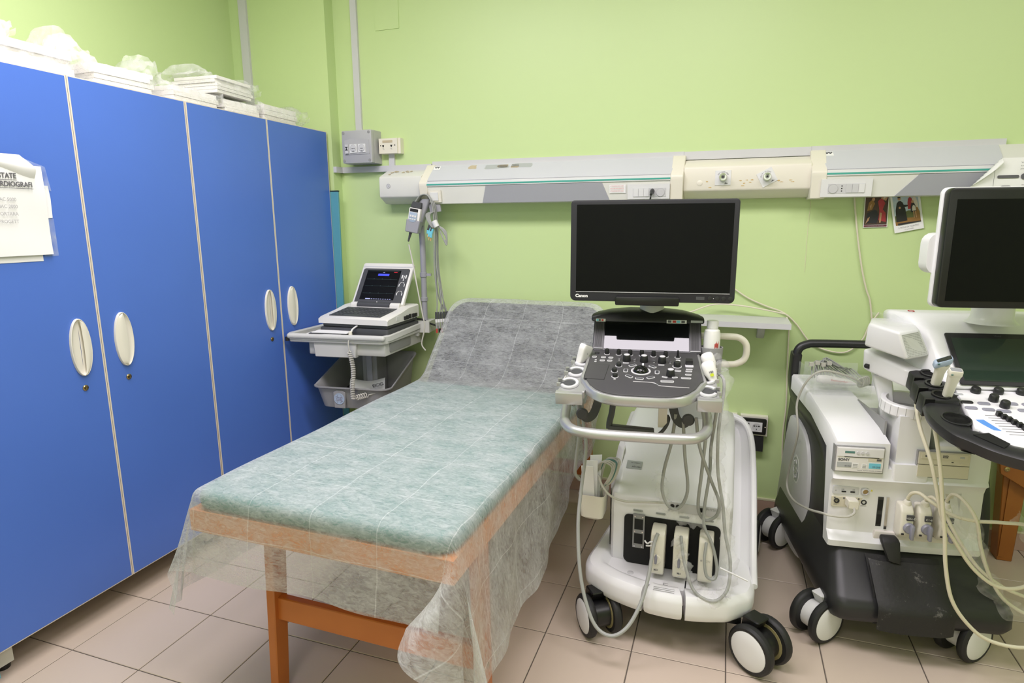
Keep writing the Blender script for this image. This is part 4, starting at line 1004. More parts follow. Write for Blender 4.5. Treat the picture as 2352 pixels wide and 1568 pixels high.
# leads
ld = thing('ecg_leads', 'bundle of grey ECG leads looped over the pole top, tipped with clips', 'cable', EO, ER)
rnd = random.Random(3)
for k in range(7):
    o = rnd.uniform(-.008, .008); y = .11+.008*k
    mb = MB(); mb.tube([(.275+o*.3, y, 1.522), (.30, y, 1.552), (.335, y, 1.555), (.362+o, y, 1.52), (.372+o, y, 1.46), (.376+o, y+o, 1.38), (.373+o*1.6, y+o, 1.2), (.382+o*1.7+.012*(k % 3), y, 1.02), (.40+.011*(k-3), y, .93)], .0032, 6)
    ca = mb.build('lead_wire', 'cable_grey', ld)
    x = .40+.011*(k-3)
    mb = MB(); mb.cyl((x, y, .955), (x, y, .918), .0065, n=8); mb.build('lead_plug', 'charcoal', ca)
    mb = MB(); mb.cyl((x, y, .918), (x+.001, y, .90), .0068, n=8); mb.build('lead_tag', 'socket', ca)
    mb = MB(); mb.cyl((x+.001, y, .90), (x+.002, y, .868), .006, n=8); mb.build('lead_sleeve', 'cable_grey', ca)
    mb = MB(); mb.cyl((x+.002, y, .868), (x+.002, y, .845), .0055, n=8); mb.build('lead_tip', 'red' if k % 2 == 0 else 'dark', ca)
mb = MB()
for k in range(6): mb.tube([(.372, .10+.003*k, 1.47), (.352-.004*k, .10, 1.455), (.362, .095, 1.415-.004*k), (.395, .095, 1.40), (.423+.003*k, .095, 1.37), (.44, .095, 1.335-.006*k), (.425, .095, 1.33), (.405, .1, 1.375)], .0032, 6)
mb.build('coiled_wires', 'cable_grey', ld)
mb = MB(); mb.cyl((.378, .09, 1.425), (.392, .09, 1.395), .015, n=12); mb.build('tape_wrap', 'socket', ld)
for k, (x, z) in enumerate(((.34, 1.365), (.352, 1.36), (.346, 1.35), (.357, 1.345))):
    mb = MB(); mb.cyl((x+.01, .1, z+.04), (x, .1, z+.012), .006, n=8); c = mb.build('banana_plug', 'charcoal' if k < 2 else 'cyan', ld)
    mb = MB(); mb.cyl((x, .1, z+.014), (x-.002, .1, z-.004), .0065, n=8); mb.build('plug_sleeve', 'cyan', c)
    mb = MB(); mb.cyl((x-.002, .1, z-.004), (x-.004, .1, z-.022), .003, n=8); mb.build('plug_tip', 'rust', c)
mb = MB(); mb.tube([(.205, .16, .905), (.26, .17, .905), (.30, .16, .89), (.36, .14, .875), (.385, .12, .86)], .005, 8); tag(mb.build('black_cord', 'black'), 'black cord running from the recorder to the leads over the trolley corner', 'cable')
bpy.data.objects['black_cord'].location = EO; bpy.data.objects['black_cord'].rotation_euler = (0, 0, math.radians(ER))
# coiled cable hanging from the recorder's front
cc = thing('coiled_cord', 'pale coiled cord dangling from the recorder down into the basket', 'cable', EO, ER)
mb = MB(); mb.tube([(.05, -.16, .918), (.038, -.19, .905), (.034, -.205, .885)], .0042, 8); mb.build('cord_end', 'socket', cc)
mb = MB(); mb.lathe([(.006, 0), (.009, .003), (.0095, .02), (.009, .03), (.005, .034)], (.034, -.208, .865), (0, 0, 1), 14); mb.build('ferrite_plug', 'ivory', cc)
pts = []
n = 26*10
for i in range(n+1):
    t = i/n; z = .80-.235*t; x = .036+.018*t+.01*math.sin(5*t); a = 2*PI*26*t
    pts.append((x+.009*math.cos(a), -.235+.009*math.sin(a), z))
mb = MB(); mb.tube([(.034, -.225, .87), (.036, -.24, .84), (.036, -.236, .81)]+pts, .0032, 6, smooth=0); mb.build('coil', 'cable', cc)
pts = [(.054+.05*t+.009*math.cos(2*PI*5*t), -.225+.02*t, .567+.012*math.sin(2*PI*5*t)+.012*t) for t in [i/50 for i in range(51)]]
mb = MB(); mb.tube([(.056, -.233, .566)]+pts+[(.15, -.20, .59), (.19, -.17, .575)], .0032, 6, smooth=0); mb.build('coil_end', 'cable', cc)
# ------------------------------------------------------------------ ultrasound machine with the maker's name (middle of the room)
CO = (-.14, 2.35, 0)
us = thing('ultrasound_machine', 'white ultrasound machine with wide dark monitor and silver front handle', 'medical device', CO, 0)
CR = Matrix.Rotation(math.radians(7), 4, 'Z')
def CM(T=None):
    mb = MB(); mb.T = CR @ T if T is not None else CR; return mb
def caster(parent, x, y, r, w, gap, rz, hubm='hub', inner=None, forkm='black'):
    """twin-wheel swivel caster: wheels with discs, hood between"""
    T = Matrix.Translation((x, y, 0)) @ Matrix.Rotation(math.radians(rz), 4, 'Z')
    mb = MB(); mb.T = T
    R0 = r*.62
    mb.loft([[(q, R0*math.cos(a)+.0, r+R0*math.sin(a)) for a in [2*PI*i/20 for i in range(20)]] for q in (-gap/2, gap/2)])
    mb.loft([[(-gap/2+.002, .012, r*1.55), (gap/2-.002, .012, r*1.55), (gap/2-.002, .06, r*1.3), (-gap/2+.002, .06, r*1.3)], [(-gap/2+.002, -.01, r*2.12), (gap/2-.002, -.01, r*2.12), (gap/2-.002, .05, r*2.12), (-gap/2+.002, .05, r*2.12)]], b=.004, seg=1)
    c = mb.build('caster', forkm, parent)
    for s in (-1, 1):
        x0 = s*gap/2; x1 = s*(gap/2+w)
        mb = MB(); mb.T = T
        prof = [(r*.6, 0), (r*.9, 0), (r*.97, w*.15), (r, w*.4), (r*.985, w*.75), (r*.9, w*.98), (r*.80, w), (r*.78, w*.9)]
        mb.lathe(prof, (x0, 0, r), (s, 0, 0), 32); wh = mb.build('wheel', 'tyre', c)
        mb = MB(); mb.T = T; mb.lathe([(r*.79, w*.86), (r*.79, w*.97), (r*.72, w*1.06), (r*.3, w*1.13), (0, w*1.14)], (x0, 0, r), (s, 0, 0), 32); mb.build('wheel_disc', hubm, wh)
        if inner:
            mb = MB(); mb.T = T; mb.lathe([(r*.74, -.001), (r*.74, -.003), (0, -.004)], (x0, 0, r), (s, 0, 0), 28); mb.build('inner_disc', inner, wh)
    return c
M['olive_disc'] = mat('olive_brown_disc', (150, 140, 96), .5)
caster(us, -.215, -.42, .074, .030, .062, 35, inner='olive_disc')
caster(us, .310, -.425, .080, .032, .062, 52, inner='olive_disc')
caster(us, .285, .315, .074, .030, .05, -6)
caster(us, -.22, .32, .074, .030, .05, 4)
MB().box(.318, .324, .26, .32, .045, .056, .002, 1).build('brake_tab', 'red', us)
# deck: floor slabs + rolled rim following the outline, split by the pedal gaps
def outline():
    P = [(-.235, .12), (-.252, -.02), (-.272, -.20), (-.284, -.29)]
    P += [(-.282, -.335), (-.266, -.372), (-.235, -.398)]
    for i in range(13):
        x = -.19 + .40*i/12; P.append((x, -.414 - .062*(1-((x-.02)/.235)**2)))
    P += [(.248, -.402), (.274, -.378), (.288, -.335), (.290, -.29), (.290, -.20), (.288, 0), (.285, .15)]
    return P
OUT = [Vector((x, y, 0)) for x, y in outline()]
OUT = spline(OUT, 3, False)
SEC = [(-.01, .138), (-.002, .15), (0, .165), (0, .196), (-.004, .210), (-.016, .2215), (-.05, .224), (-.066, .219), (-.078, .205), (-.083, .203), (-.083, .14)]
def rim(sel, name, m, parent):
    P = [p for p in OUT if sel(p)]
    return MB().sweep(P, SEC, smooth=0).build(name, m, parent)
cut0, cut1 = -.060, .068
front = lambda p: p.y < -.30
rim(lambda p: not (front(p) and p.x > cut0-.002) and p.x < .1, 'deck_rim', 'white', us)
pedal = MB().sweep([Vector((cut0+.002, -.466, 0))] + [p for p in OUT if front(p) and cut0+.004 < p.x < cut1-.004] + [Vector((cut1-.002, -.471, 0))], SEC, smooth=0).build('brake_pedal', 'white', us)
rim(lambda p: (front(p) and p.x > cut1+.002) or (p.x > .1), 'deck_rim', 'white', us)
def flo(x0, x1, name, parent):
    pts = []
    ins = [p for p in OUT if True]
    n = 10
    for i in range(n+1):
        x = x0+(x1-x0)*i/n; pts.append((x, -.340 - .058*(1-((x-.02)/.235)**2)))
    pts += [(x1, .1), (x0, .1)]
    return MB().prism(pts, 2, .145, .2035, .002, 1).build(name, 'lightgrey' if False else 'white', parent)
flo(-.218, cut0-.002, 'deck_floor', us); fp = flo(cut0+.002, cut1-.002, 'pedal_floor', us); flo(cut1+.002, .222, 'deck_floor', us)
MB().box(-.225, .28, -.30, .40, .135, .16, .01).build('chassis', 'lightgrey', us)
MB().box(-.20, .25, -.40, .38, .118, .139, .01).build('underside', 'black', us)
for x in (-.12, .118): MB().lathe([(.011, 0), (.011, .0015), (.009, .0025), (0, .0025)], (x, -.345, .2035), (0, 0, 1), 18).build('deck_button', 'lightgrey', us)
mb = MB()
for k in range(3): mb.box(-.03, .038, -.437-.009*k, -.4355-.009*k, .2236, .2242)
mb.box(-.004, .012, -.385, -.383, .2036, .2042); mb.box(-.004, .012, -.375, -.373, .2036, .2042); mb.box(-.004, -.002, -.385, -.373, .2036, .2042)
mb.build('pedal_mark', 'lightink', us)['kind'] = 'stuff'
# body
prof = [(-.262, .20), (-.272, .23), (-.277, .44), (-.270, .462), (-.02, .588), (.05, .615), (.20, .635), (.33, .625), (.40, .57), (.42, .20)]
def body_ring(x, ins):
    return [(x, max(min(y, .42-ins), -.278+ins*.9) if True else y, z-(ins if z > .5 else 0)) for y, z in prof]
mb = MB(); mb.loft([body_ring(-.205, .03), body_ring(-.196, .008), body_ring(-.178, .0), body_ring(.178, .0), body_ring(.198, .008), body_ring(.208, .03)]); bd = mb.build('body', 'white', us, 50)
# left cheek with vents
mb = MB(); mb.loft([[(-.196, -.262, .20), (-.205, -.262, .20), (-.236, -.10, .20), (-.238, .36, .20), (-.19, .36, .20)], [(-.196, -.268, .44), (-.205, -.262, .44), (-.235, -.11, .44), (-.238, .36, .44), (-.19, .36, .44)], [(-.19, -.10, .565), (-.198, -.09, .56), (-.225, -.02, .55), (-.23, .34, .58), (-.19, .34, .59)]], b=.006, seg=1); ck = mb.build('side_cheek', 'white', us)
def on_cheek(t, z, o=.002):   # t 0 front .. 1 along the front chamfer
    x = -.205 + (-.2355+.205)*t; y = -.262 + .157*t
    n = Vector((-.157, -.031, 0)).normalized(); return (x+n.x*o, y+n.y*o, z)
for z0, z1 in ((.222, .345), (.365, .40), (.405, .43)):
    mb = MB(); q = [on_cheek(t, z, o) for o in (.0005, .003) for t, z in ((.35, z0), (.62, z0), (.62, z1), (.35, z1))]
    mb.add(q, [(0, 3, 2, 1), (4, 5, 6, 7), (0, 1, 5, 4), (1, 2, 6, 5), (2, 3, 7, 6), (3, 0, 4, 7)]); mb.build('vent_slot', 'recess', ck)
# rear wing with rolled rim on the right (and its twin)
for s in (1, -1):
    k = 1 if s > 0 else .86
    if s < 0: continue
    path = [(.288*k*s, -.30, .205), (.288*k*s, -.20, .232), (.287*k*s, -.10, .300), (.286*k*s, .0, .378), (.284*k*s, .12, .452), (.276*k*s, .26, .53), (.25*k*s, .33, .575), (.20*s, .36, .59)]
    inner = [(.200*s, -.28, .20), (.200*s, -.2, .23), (.2*s, -.1, .29), (.2*s, 0, .36), (.2*s, .12, .43), (.2*s, .26, .51), (.2*s, .33, .55), (.19*s, .36, .58)]
    mb = MB(); A, B = spline([Vector(p) for p in path], 4, False), spline([Vector(p) for p in inner], 4, False)
    C = [(a+b)/2 - Vector((0, 0, .02)) + Vector((0, .02, 0)) for a, b in zip(A, B)]
    n = len(A); vs = [p for i in range(n) for p in (A[i], C[i], B[i])]
    mb.add(vs, [(i*3+j, (i+1)*3+j, (i+1)*3+j+1, i*3+j+1) for i in range(n-1) for j in range(2)])
    D = [Vector((a.x, a.y, .15)) for a in A]; vs = [p for i in range(n) for p in (A[i], D[i])]
    mb.add(vs, [(i*2, i*2+1, i*2+3, i*2+2) for i in range(n-1)])
    wg = mb.build('side_wing', 'warmwhite' if False else 'white', us, 60)
    mb = MB(); mb.tube(path, .012, 10); mb.build('wing_rim', 'white', wg)
mb = MB(); mb.tube([(.25, .33, .575), (.2, .37, .592), (.0, .385, .60), (-.16, .37, .592), (-.22, .33, .56)], .012, 10); mb.build('rear_rim', 'white', us)
# front recess with connector bay
yb = -.2775
mb = MB(); q = rrect(-.156, .172, .205, .392, (.022, .03, .02, .016), 5)
mb.loft([[(x, yb-.0005, z) for x, z in q], [(x, yb-.003, z) for x, z in q]]); bay = mb.build('connector_bay', 'recess', us)
mb = MB(); mb.sweep([(-.185, yb, .2), (-.185, yb+.002, .44), (-.17, yb+.004, .45)], [(-.003, 0), (.003, 0), (.003, .004), (-.003, .004)], smooth=0)
# empty port
pr = MB().box(-.124, -.083, yb-.012, yb-.002, .272, .398, .002, 1).build('empty_port', 'cartgrey2', us)
for z0, z1 in ((.289, .327), (.343, .383)): MB().box(-.1185, -.0885, yb-.0135, yb-.0115, z0, z1).build('port_socket', 'recess', pr)
mb = MB()
for x in (-.117, -.09):
    for z in (.278, .335, .392): mb.cyl((x, yb-.012, z), (x, yb-.014, z), .0025, n=8)
mb.build('screw', 'chrome', pr)['kind'] = 'stuff'
# i/o strip and slot labels
st = MB().box(-.005, .170, yb-.002, yb+.001, .424, .458, .0006, 1).build('input_panel', 'lightgrey', us)
for x in (.008, .027, .105): MB().lathe([(.0075, 0), (.0075, .004), (.005, .004), (.005, .001), (0, .001)], (x, yb-.002, .445), (0, -1, 0), 16).build('round_input', 'dark', st)
lettering('PHYSIO', .012, frame((.12, yb-.0022, .446), (1, 0, 0), (0, 0, 1)), 'lightink', st)
for k, (x, z) in enumerate(((-.109, .409), (-.03, .409), (.05, .408), (.131, .408))):
    mb = MB(); mb.prism(rrect(x-.017, x+.017, z-.0038, z+.0038, .003, 2), 1, yb-.0012, yb+.001); lb = mb.build('slot_label', 'label', us)
    lettering('TRANSDUCER %d' % (k+1), .0052, frame((x, yb-.0014, z-.0016), (1, 0, 0), (0, 0, 1)), 'ink', lb, 'CENTER', sx=.8)
# asset sticker on the sloping top
sl = Vector((0, .25, .126)).normalized()
T = frame((-.172, -.165, .5175), (1, 0, 0), sl)
mb = MB(); mb.T = T; mb.box(0, .056, 0, .038, 0, .0008); sk = mb.build('asset_sticker', 'label', us)
mb = MB(); text_mb(mb, 'AE13361', .010, T @ Matrix.Translation((.02, .006, .0008))); text_mb(mb, 'USL UMBRIA', .006, T @ Matrix.Translation((.014, .026, .0008))); mb.build('lettering', 'ink', sk, 0)
# column and arm under the console
MB().prism(rrect(-.02, .10, .16, .28, .03, 5), 2, .60, .70, .004, 1).build('column', 'lightgrey', us)
mb = CM(); mb.loft([[(x, y, z) for x, y in rrect(cx-w, cx+w, cy-.05, cy+.05, .02, 4)] for cx, cy, z, w in ((.035, .24, .66, .075), (.02, .20, .74, .07), (-.05, .06, .80, .07), (-.11, -.06, .835, .085), (-.13, -.15, .86, .10))]); mb.build('console_arm', 'warmwhite', us)
# console ------------------------------------------------------------
PK = frame((0, -.2, .968), (1, 0, 0), (0, .345, .063))
def kpts(g=0.0, k=8):
    P = []
    x0, x1, yb_ = -.331+g, .047-g, .02
    P += [(x0, yb_), (x0-.004, -.12), (x0-.008, -.22)]
    cxm = -.145
    for i in range(17):
        t = -1+2*i/16; P.append((cxm + (.194-g)*t*(1-.03*abs(t)**8), -.356+g + .115*abs(t)**4.2))
    P += [(x1+.006, -.22), (x1+.003, -.12), (x1, yb_)]
    return P
mb = CM(PK)
o = lambda g, z: [(x, y, z) for x, y in kpts(g)]
mb.loft([o(.012, .0), o(.004, .001), o(.0, -.004), o(-.001, -.026), o(.004, -.032), o(.012, -.034)]); kbd = mb.build('console_rim', 'silver', us, 45)
mb = CM(PK); mb.loft([o(.011, -.001), o(.011, .003), o(.014, .0045)]); top = mb.build('control_panel', 'panel', us, 45)
mb = CM(PK); mb.loft([o(.02, -.033), [(x*.98-.003, y*.93+.0, -.052-.0*y) for x, y in kpts(.02)], [(x*.75-.036, y*.8, -.066) for x, y in kpts(.03)]]); mb.build('console_underside', 'warmwhite', us, 50)
def on(name, m, parent, fn):
    mb = CM(PK @ Matrix.Translation((0, 0, .0045))); fn(mb); return mb.build(name, m, parent)
def knob(x, y, r, h, cap=None, ring=True, name='knob'):
    def f(mb): mb.lathe([(r, 0), (r, h*.25), (r*.9, h*.9), (r*.8, h), (0, h)], (x, y, 0), (0, 0, 1), 20)
    k = on(name, 'charcoal' if False else 'vblack', top, f)
    if ring: on('knob_ring', 'lightgrey', k, lambda mb: mb.lathe([(r*1.28, 0), (r*1.28, .0012), (r*1.1, .0016), (r*1.0, .0012), (r*1.0, 0)], (x, y, 0), (0, 0, 1), 20))
    if cap: on('knob_cap', 'lightgrey', k, lambda mb: mb.lathe([(r*.70, h), (r*.70, h+.0012), (r*.52, h+.002), (r*.50, h+.0005), (0, h+.0005)], (x, y, 0), (0, 0, 1), 18))
    return k
for x, y in ((-.197, -.085), (-.14, -.087), (-.081, -.089), (-.057, -.193)): knob(x, y, .0135, .022, True, False)
knob(-.034, -.118, .0118, .018)
for x in (-.266, -.226, -.187, -.148, -.109, -.069): knob(x, -.032-.006*(x+.266)/.2, .0078, .019)
k = knob(-.029, -.041, .008, .004, name='joystick'); on('stick', 'vblack', k, lambda mb: mb.cyl((-.029, -.041, 0), (-.029, -.041, .026), .0042, .0028, 10))
for x, y in ((-.221, -.133), (-.233, -.178), (-.229, -.219)): knob(x, y, .0088, .012)
tb = on('trackball_ring', 'lightgrey', top, lambda mb: mb.lathe([(.0315, 0), (.0315, .002), (.028, .0035), (.0255, .002), (.0255, 0)], (-.149, -.168, 0), (0, 0, 1), 32))
on('trackball', 'gloss', tb, lambda mb: mb.ell((-.149, -.168, .001), (.0245, .0245, .017), 24, 14))
on('trackball_light', 'socket', tb, lambda mb: mb.box(-.146, -.140, -.124, -.107, 0, .003, .001, 1))
def arc_btn(x, y, a, w, h):
    T = PK @ Matrix.Translation((x, y, .0045)) @ Matrix.Rotation(a, 4, 'Z')
    mb = CM(T); mb.prism(rrect(-w/2, w/2, -h/2, h/2, h*.3, 3), 2, 0, .0022, .0005, 1); b = mb.build('ring_button', 'lightgrey', top)
    mb = CM(T); mb.prism(rrect(-w/2+.0022, w/2-.0022, -h/2+.0022, h/2-.0022, h*.2, 3), 2, .002, .0026); mb.build('button_face', 'charcoal', b)
for (x, y) in ((-.176, -.126), (-.197, -.169), (-.185, -.214), (-.153, -.227), (-.118, -.216), (-.098, -.173), (-.112, -.129)):
    a = math.atan2((y+.172), (x+.148)); arc_btn(x, y, a-PI/2, .027, .0145)
def btn(x, y, w, h, a=0, face='lightgrey'):
    T = PK @ Matrix.Translation((x, y, .0045)) @ Matrix.Rotation(a, 4, 'Z')
    mb = CM(T); mb.prism(rrect(-w/2, w/2, -h/2, h/2, h*.35, 3), 2, 0, .0025, .0005, 1); b = mb.build('button', face, top)
    if w > .012 and face == 'lightgrey':
        mb = CM(T); mb.prism(rrect(-w/2+.002, w/2-.002, -h/2+.002, h/2-.002, h*.2, 2), 2, .0024, .0028); mb.build('button_face', 'cartgrey2', b)
for x, y in ((-.276, -.066), (-.251, -.067), (-.278, -.094), (-.253, -.094)): btn(x, y, .017, .014)
btn(-.301, -.027, .016, .014, 0, 'vblack'); btn(-.307, -.065, .016, .016)
btn(-.300, -.092, .007, .004, 0, 'socket'); btn(-.300, -.106, .008, .006)
btn(-.029, -.071, .015, .013, 0, 'socket')
for x, y, w, h, a in ((.003, -.140, .021, .009, 0), (.001, -.156, .021, .010, 0), (-.002, -.182, .020, .011, 0), (-.010, -.210, .031, .012, 0), (-.068, -.240, .041, .016, 0), (-.033, -.155, .021, .013, -.1), (-.075, -.208, .018, .009, -.35), (-.044, -.208, .018, .009, .35), (-.222, -.077, .008, .018, 0), (-.171, -.079, .008, .018, 0), (-.199, -.108, .02, .008, 0), (-.107, -.083, .008, .018, 0), (-.055, -.085, .008, .018, 0), (-.084, -.113, .02, .008, 0), (-.229, -.240, .008, .005, 0)): btn(x, y, w, h, a)
sw = on('slider_slot', 'lightgrey', top, lambda mb: mb.prism(rrect(-.008, .018, -.122, -.1, .004, 3), 2, 0, .0015))
on('slider', 'vblack', sw, lambda mb: mb.box(-.006, .016, -.104, -.082, 0, .016, .003))
on('touchpad', 'vblack', top, lambda mb: mb.loft([[(x, y, z) for x, y in ((-.327, -.243), (-.261, -.245), (-.252, -.124), (-.322, -.122))] for z in (0, .0004)]))
on('touchpad_face', 'panel', bpy.data.objects['touchpad'], lambda mb: mb.loft([[(x, y, z) for x, y in ((-.325, -.2415), (-.2625, -.2435), (-.2535, -.1255), (-.3205, -.1235))] for z in (.0003, .0007)]))
on('palm_ridge', 'silver', top, lambda mb: mb.sweep([(-.172, -.248, 0), (-.115, -.250, 0), (-.098, -.262, 0), (-.085, -.272, 0), (-.004, -.276, 0)], [(-.0012, 0), (.0012, 0), (0, .0014)], smooth=3))
# touch screen
nT = (0, .10, .0); TP = frame((0, -.198, .974), (1, 0, 0), (0, .08, .10))
def tq(g, z, x0=-.320, x1=.052, y1=.132): return [(x, y, z) for x, y in rrect(x0+g, x1-g, g-.002, y1-g, .004, 2)]
mb = CM(TP); mb.loft([tq(0, -.03), tq(0, -.002), tq(.002, 0)]); ts = mb.build('touch_panel', 'vblack', us)
mb = CM(TP); mb.box(-.280, .010, .004, .121, .0002, .002); mb.build('touch_glass', 'gloss', ts)
for x0, x1 in ((-.316, -.284), (.014, .048)):
    mb = CM(TP); mb.box(x0, x1, .006, .122, .0, .003, .001, 1); sp = mb.build('speaker_grille', 'panel', ts)
    mb = CM(TP); mb.box(x0, x1, .0035, .0055, .0, .0035); mb.build('grille_edge', 'lightgrey', sp)
    mb = CM(TP)
    for k in range(9):
        x = x0+.004+.0028*k; mb.box(x, x+.0012, .010, .118, .003, .0033)
    mb.build('grille_slots', 'recess', sp)['kind'] = 'stuff'
# hood behind the touch screen
mb = CM(); mb.loft([[(-.134+(x+.134)*k, y, z) for x, y, z in ((-.330, -.122, 1.062), (.062, -.122, 1.062), (.062, -.112, 1.082), (.0, -.108, 1.096), (-.07, -.105, 1.103), (-.20, -.105, 1.103), (-.27, -.108, 1.096), (-.330, -.112, 1.084))] if False else [(x*k+(1-k)*-.134, y+dy, z+dz) for x, y, z in ((-.330, -.128, 1.062), (.062, -.128, 1.062), (.062, -.122, 1.080), (.0, -.118, 1.094), (-.07, -.116, 1.100), (-.20, -.116, 1.100), (-.27, -.118, 1.094), (-.330, -.122, 1.082))] for k, dy, dz in ((1, -.003, 0), (1, .012, .006), (.92, .05, .01), (.7, .11, -.0))], b=.004, seg=1); hood = mb.build('hood', 'vblack', us)
mb = CM(frame((-.314, -.1315, 1.064), (1, 0, 0), (0, .3, 1))); mb.box(0, .034, 0, .010, 0, .001); a1 = mb.build('sticker', 'paper', hood)
mb = CM(frame((-.066, -.1315, 1.064), (1, 0, 0), (0, .3, 1))); mb.box(0, .068, 0, .012, 0, .001); a2 = mb.build('sticker', 'paper', hood)
mb = CM(frame((.026, -.1315, 1.068), (1, 0, 0), (0, .3, 1))); mb.box(-.01, .03, 0, .008, 0, .001); mb.build('sticker', 'label', hood)
for x, m in ((-.312, 'cyan'), (-.304, 'ink'), (-.294, 'red')):
    mb = CM(frame((x, -.1327, 1.066), (1, 0, 0), (0, .3, 1))); mb.box(0, .007, 0, .007, 0, .0004); mb.build('icon', m, a1)
for x, m in ((-.062, 'ink'), (-.046, 'red'), (-.032, 'cyan'), (-.016, 'ink')):
    mb = CM(frame((x, -.1327, 1.0665), (1, 0, 0), (0, .3, 1))); mb.box(0, .012, 0, .008, 0, .0004); mb.build('icon', m, a2)
# monitor
mb = CM(); mb.lathe([(.047, 1.08), (.045, 1.09), (.043, 1.11), (.042, 1.17)], (-.118, -.075, 0), (0, 0, 1), 28); mb.build('monitor_neck', 'lightgrey', us)
mb = CM(); mb.box(-.16, -.076, -.16, -.06, 1.16, 1.30, .01); mb.build('monitor_mount', 'bezel', us)
mb = CM(); mb.prism(rrect(-.3985, .1445, 1.149, 1.4885, (.018, .018, .012, .012), 5), 1, -.222, -.172, .004); mon = mb.build('monitor_case', 'bezel', us)
mb = CM(); mb.box(-.3785, .1275, -.2225, -.221, 1.182, 1.474); mb.build('display', 'screen', mon)
mb = CM(); mb.box(-.3785, .1275, -.2232, -.2215, 1.1805, 1.1822); mb.build('bezel_line', 'lightgrey', mon)
mb = CM(); mb.prism([(-.243, 1.1375), (-.033, 1.1375), (-.031, 1.16), (-.034, 1.168), (-.24, 1.168), (-.245, 1.16)], 1, -.232, -.218, .004); mb.build('grip', 'black', mon)
mb = CM(); text_mb(mb, 'Canon', .0145, frame((-.380, -.2222, 1.1625), (1, 0, 0), (0, 0, 1)), bold=.0006, sx=1.1); mb.build('lettering', 'paper', mon, 0)
mb = CM(); mb.box(.022, .049, -.2228, -.2215, 1.160, 1.171); mb.build('sensor_window', 'charcoal', mon)
for x in (.066, .089, .110, .131):
    mb = CM(); mb.lathe([(.0075, 0), (.0075, .001), (.006, .0014), (0, .001)], (x, -.222, 1.1655), (0, -1, 0), 16); mb.build('monitor_button', 'vblack', mon)
mb = CM(); mb.box(.0765, .0785, -.2228, -.2215, 1.1645, 1.1665); mb.build('status_light', 'socket', mon)
# front handle, side grip, hooks, holders
mb = CM(); hp = [(-.392, -.29, .870), (-.392, -.30, .835), (-.390, -.335, .812), (-.386, -.42, .802), (-.375, -.50, .798), (-.345, -.555, .796), (-.29, -.575, .795), (-.165, -.580, .795), (-.03, -.575, .795), (.022, -.555, .796), (.050, -.50, .798), (.060, -.42, .802), (.062, -.335, .812), (.063, -.30, .835), (.063, -.29, .870)]
mb.tube(hp, .0158, 16); hd = mb.build('front_handle', 'silver', us)
for x in (-.392, .063):
    mb = CM(); mb.box(x-.018, x+.018, -.32, -.24, .862, .885, .006); mb.build('handle_bracket', 'warmwhite', hd)
mb = CM(); mb.box(-.372, .044, -.31, -.26, .858, .876, .003, 1); mb.build('cross_bracket', 'warmwhite', us)
mb = CM(); mb.tube([(.04, -.10, 1.018), (.15, -.10, 1.018), (.185, -.10, 1.014), (.207, -.10, .995), (.212, -.10, .965), (.205, -.10, .938), (.182, -.10, .922), (.15, -.10, .918), (.05, -.10, .918)], .0115, 14); mb.build('side_grip', 'ivory', us)
for s, cups in ((-1, ((-.346, -.070), (-.358, -.160), (-.371, -.250))), (1, ((.056, -.085), (.053, -.172), (.051, -.262)))):
    xo = lambda x: x + s*.033
    xi = lambda x: (-.318 if s < 0 else .026)
    mb = CM(PK)
    if s < 0: q = [(-.318, -.02), (-.345, -.02), (-.376, -.045), (-.392, -.20), (-.404, -.300), (-.318, -.30)]
    else: q = [(.026, -.03), (.080, -.03), (.086, -.06), (.086, -.305), (.022, -.305)]
    mb.prism(q, 2, -.040, -.014, .003, 1); rk = mb.build('probe_rack', 'silver', us)
    for cx, v in cups:
        mb = CM(PK); n = 28      # C-shaped cup open to the outside
        arc = [(.5 + (2*PI-1.0)*i/n) + (PI if s < 0 else 0) for i in range(n+1)]
        mb.loft([[(cx+R*math.cos(a), v+R*1.25*math.sin(a), z) for R, z in ((.0205, -.013), (.0205, -.0075), (.022, -.0065), (.029, -.0065), (.0305, -.009), (.0305, -.013))] for a in arc], closed=True); cu = mb.build('probe_cup', 'lightgrey', rk)
        mb = CM(PK); mb.loft([[(cx+.0215*math.cos(a), v+.0215*1.25*math.sin(a), z) for a in [2*PI*i/24 for i in range(24)]] for z in (-.0135, -.0118)]); mb.build('cup_hole', 'charcoal', cu)
        mb = CM(PK); mb.box(min(cx+s*.016, cx+s*.036), max(cx+s*.016, cx+s*.036), v-.011, v+.011, -.0138, -.0116); mb.build('cable_slot', 'charcoal', cu)
        for d in (-1, 1):
            mb = CM(PK); x0 = cx+s*.026; mb.box(min(x0, x0+s*.012), max(x0, x0+s*.012), v+d*.017-.004, v+d*.017+.004, -.014, -.003, .002, 1); mb.build('cup_tip', 'silver', cu)
    mb = CM(PK)
    x0, x1 = (-.408, -.322) if s < 0 else (.018, .090)
    mb.prism([(x0, -.322), (x1, -.322), (x1, -.298), (x0, -.298)], 2, -.052, -.012, .004, 2); mb.build('rack_front', 'silver', rk)
# gel cup
mb = CM(); mb.lathe([(.026, .90), (.035, .905), (.0385, .985), (.0385, .992), (.0345, .992), (.034, .97), (.031, .93), (0, .93)], (.086, -.165, 0), (0, 0, 1), 28); cup = mb.build('gel_holder', 'cartgrey2', us)
mb = CM(); mb.lathe([(.0372, .945), (.0378, .952), (.0376, .955)], (.086, -.165, 0), (0, 0, 1), 28); mb.build('holder_band', 'charcoal', cup)
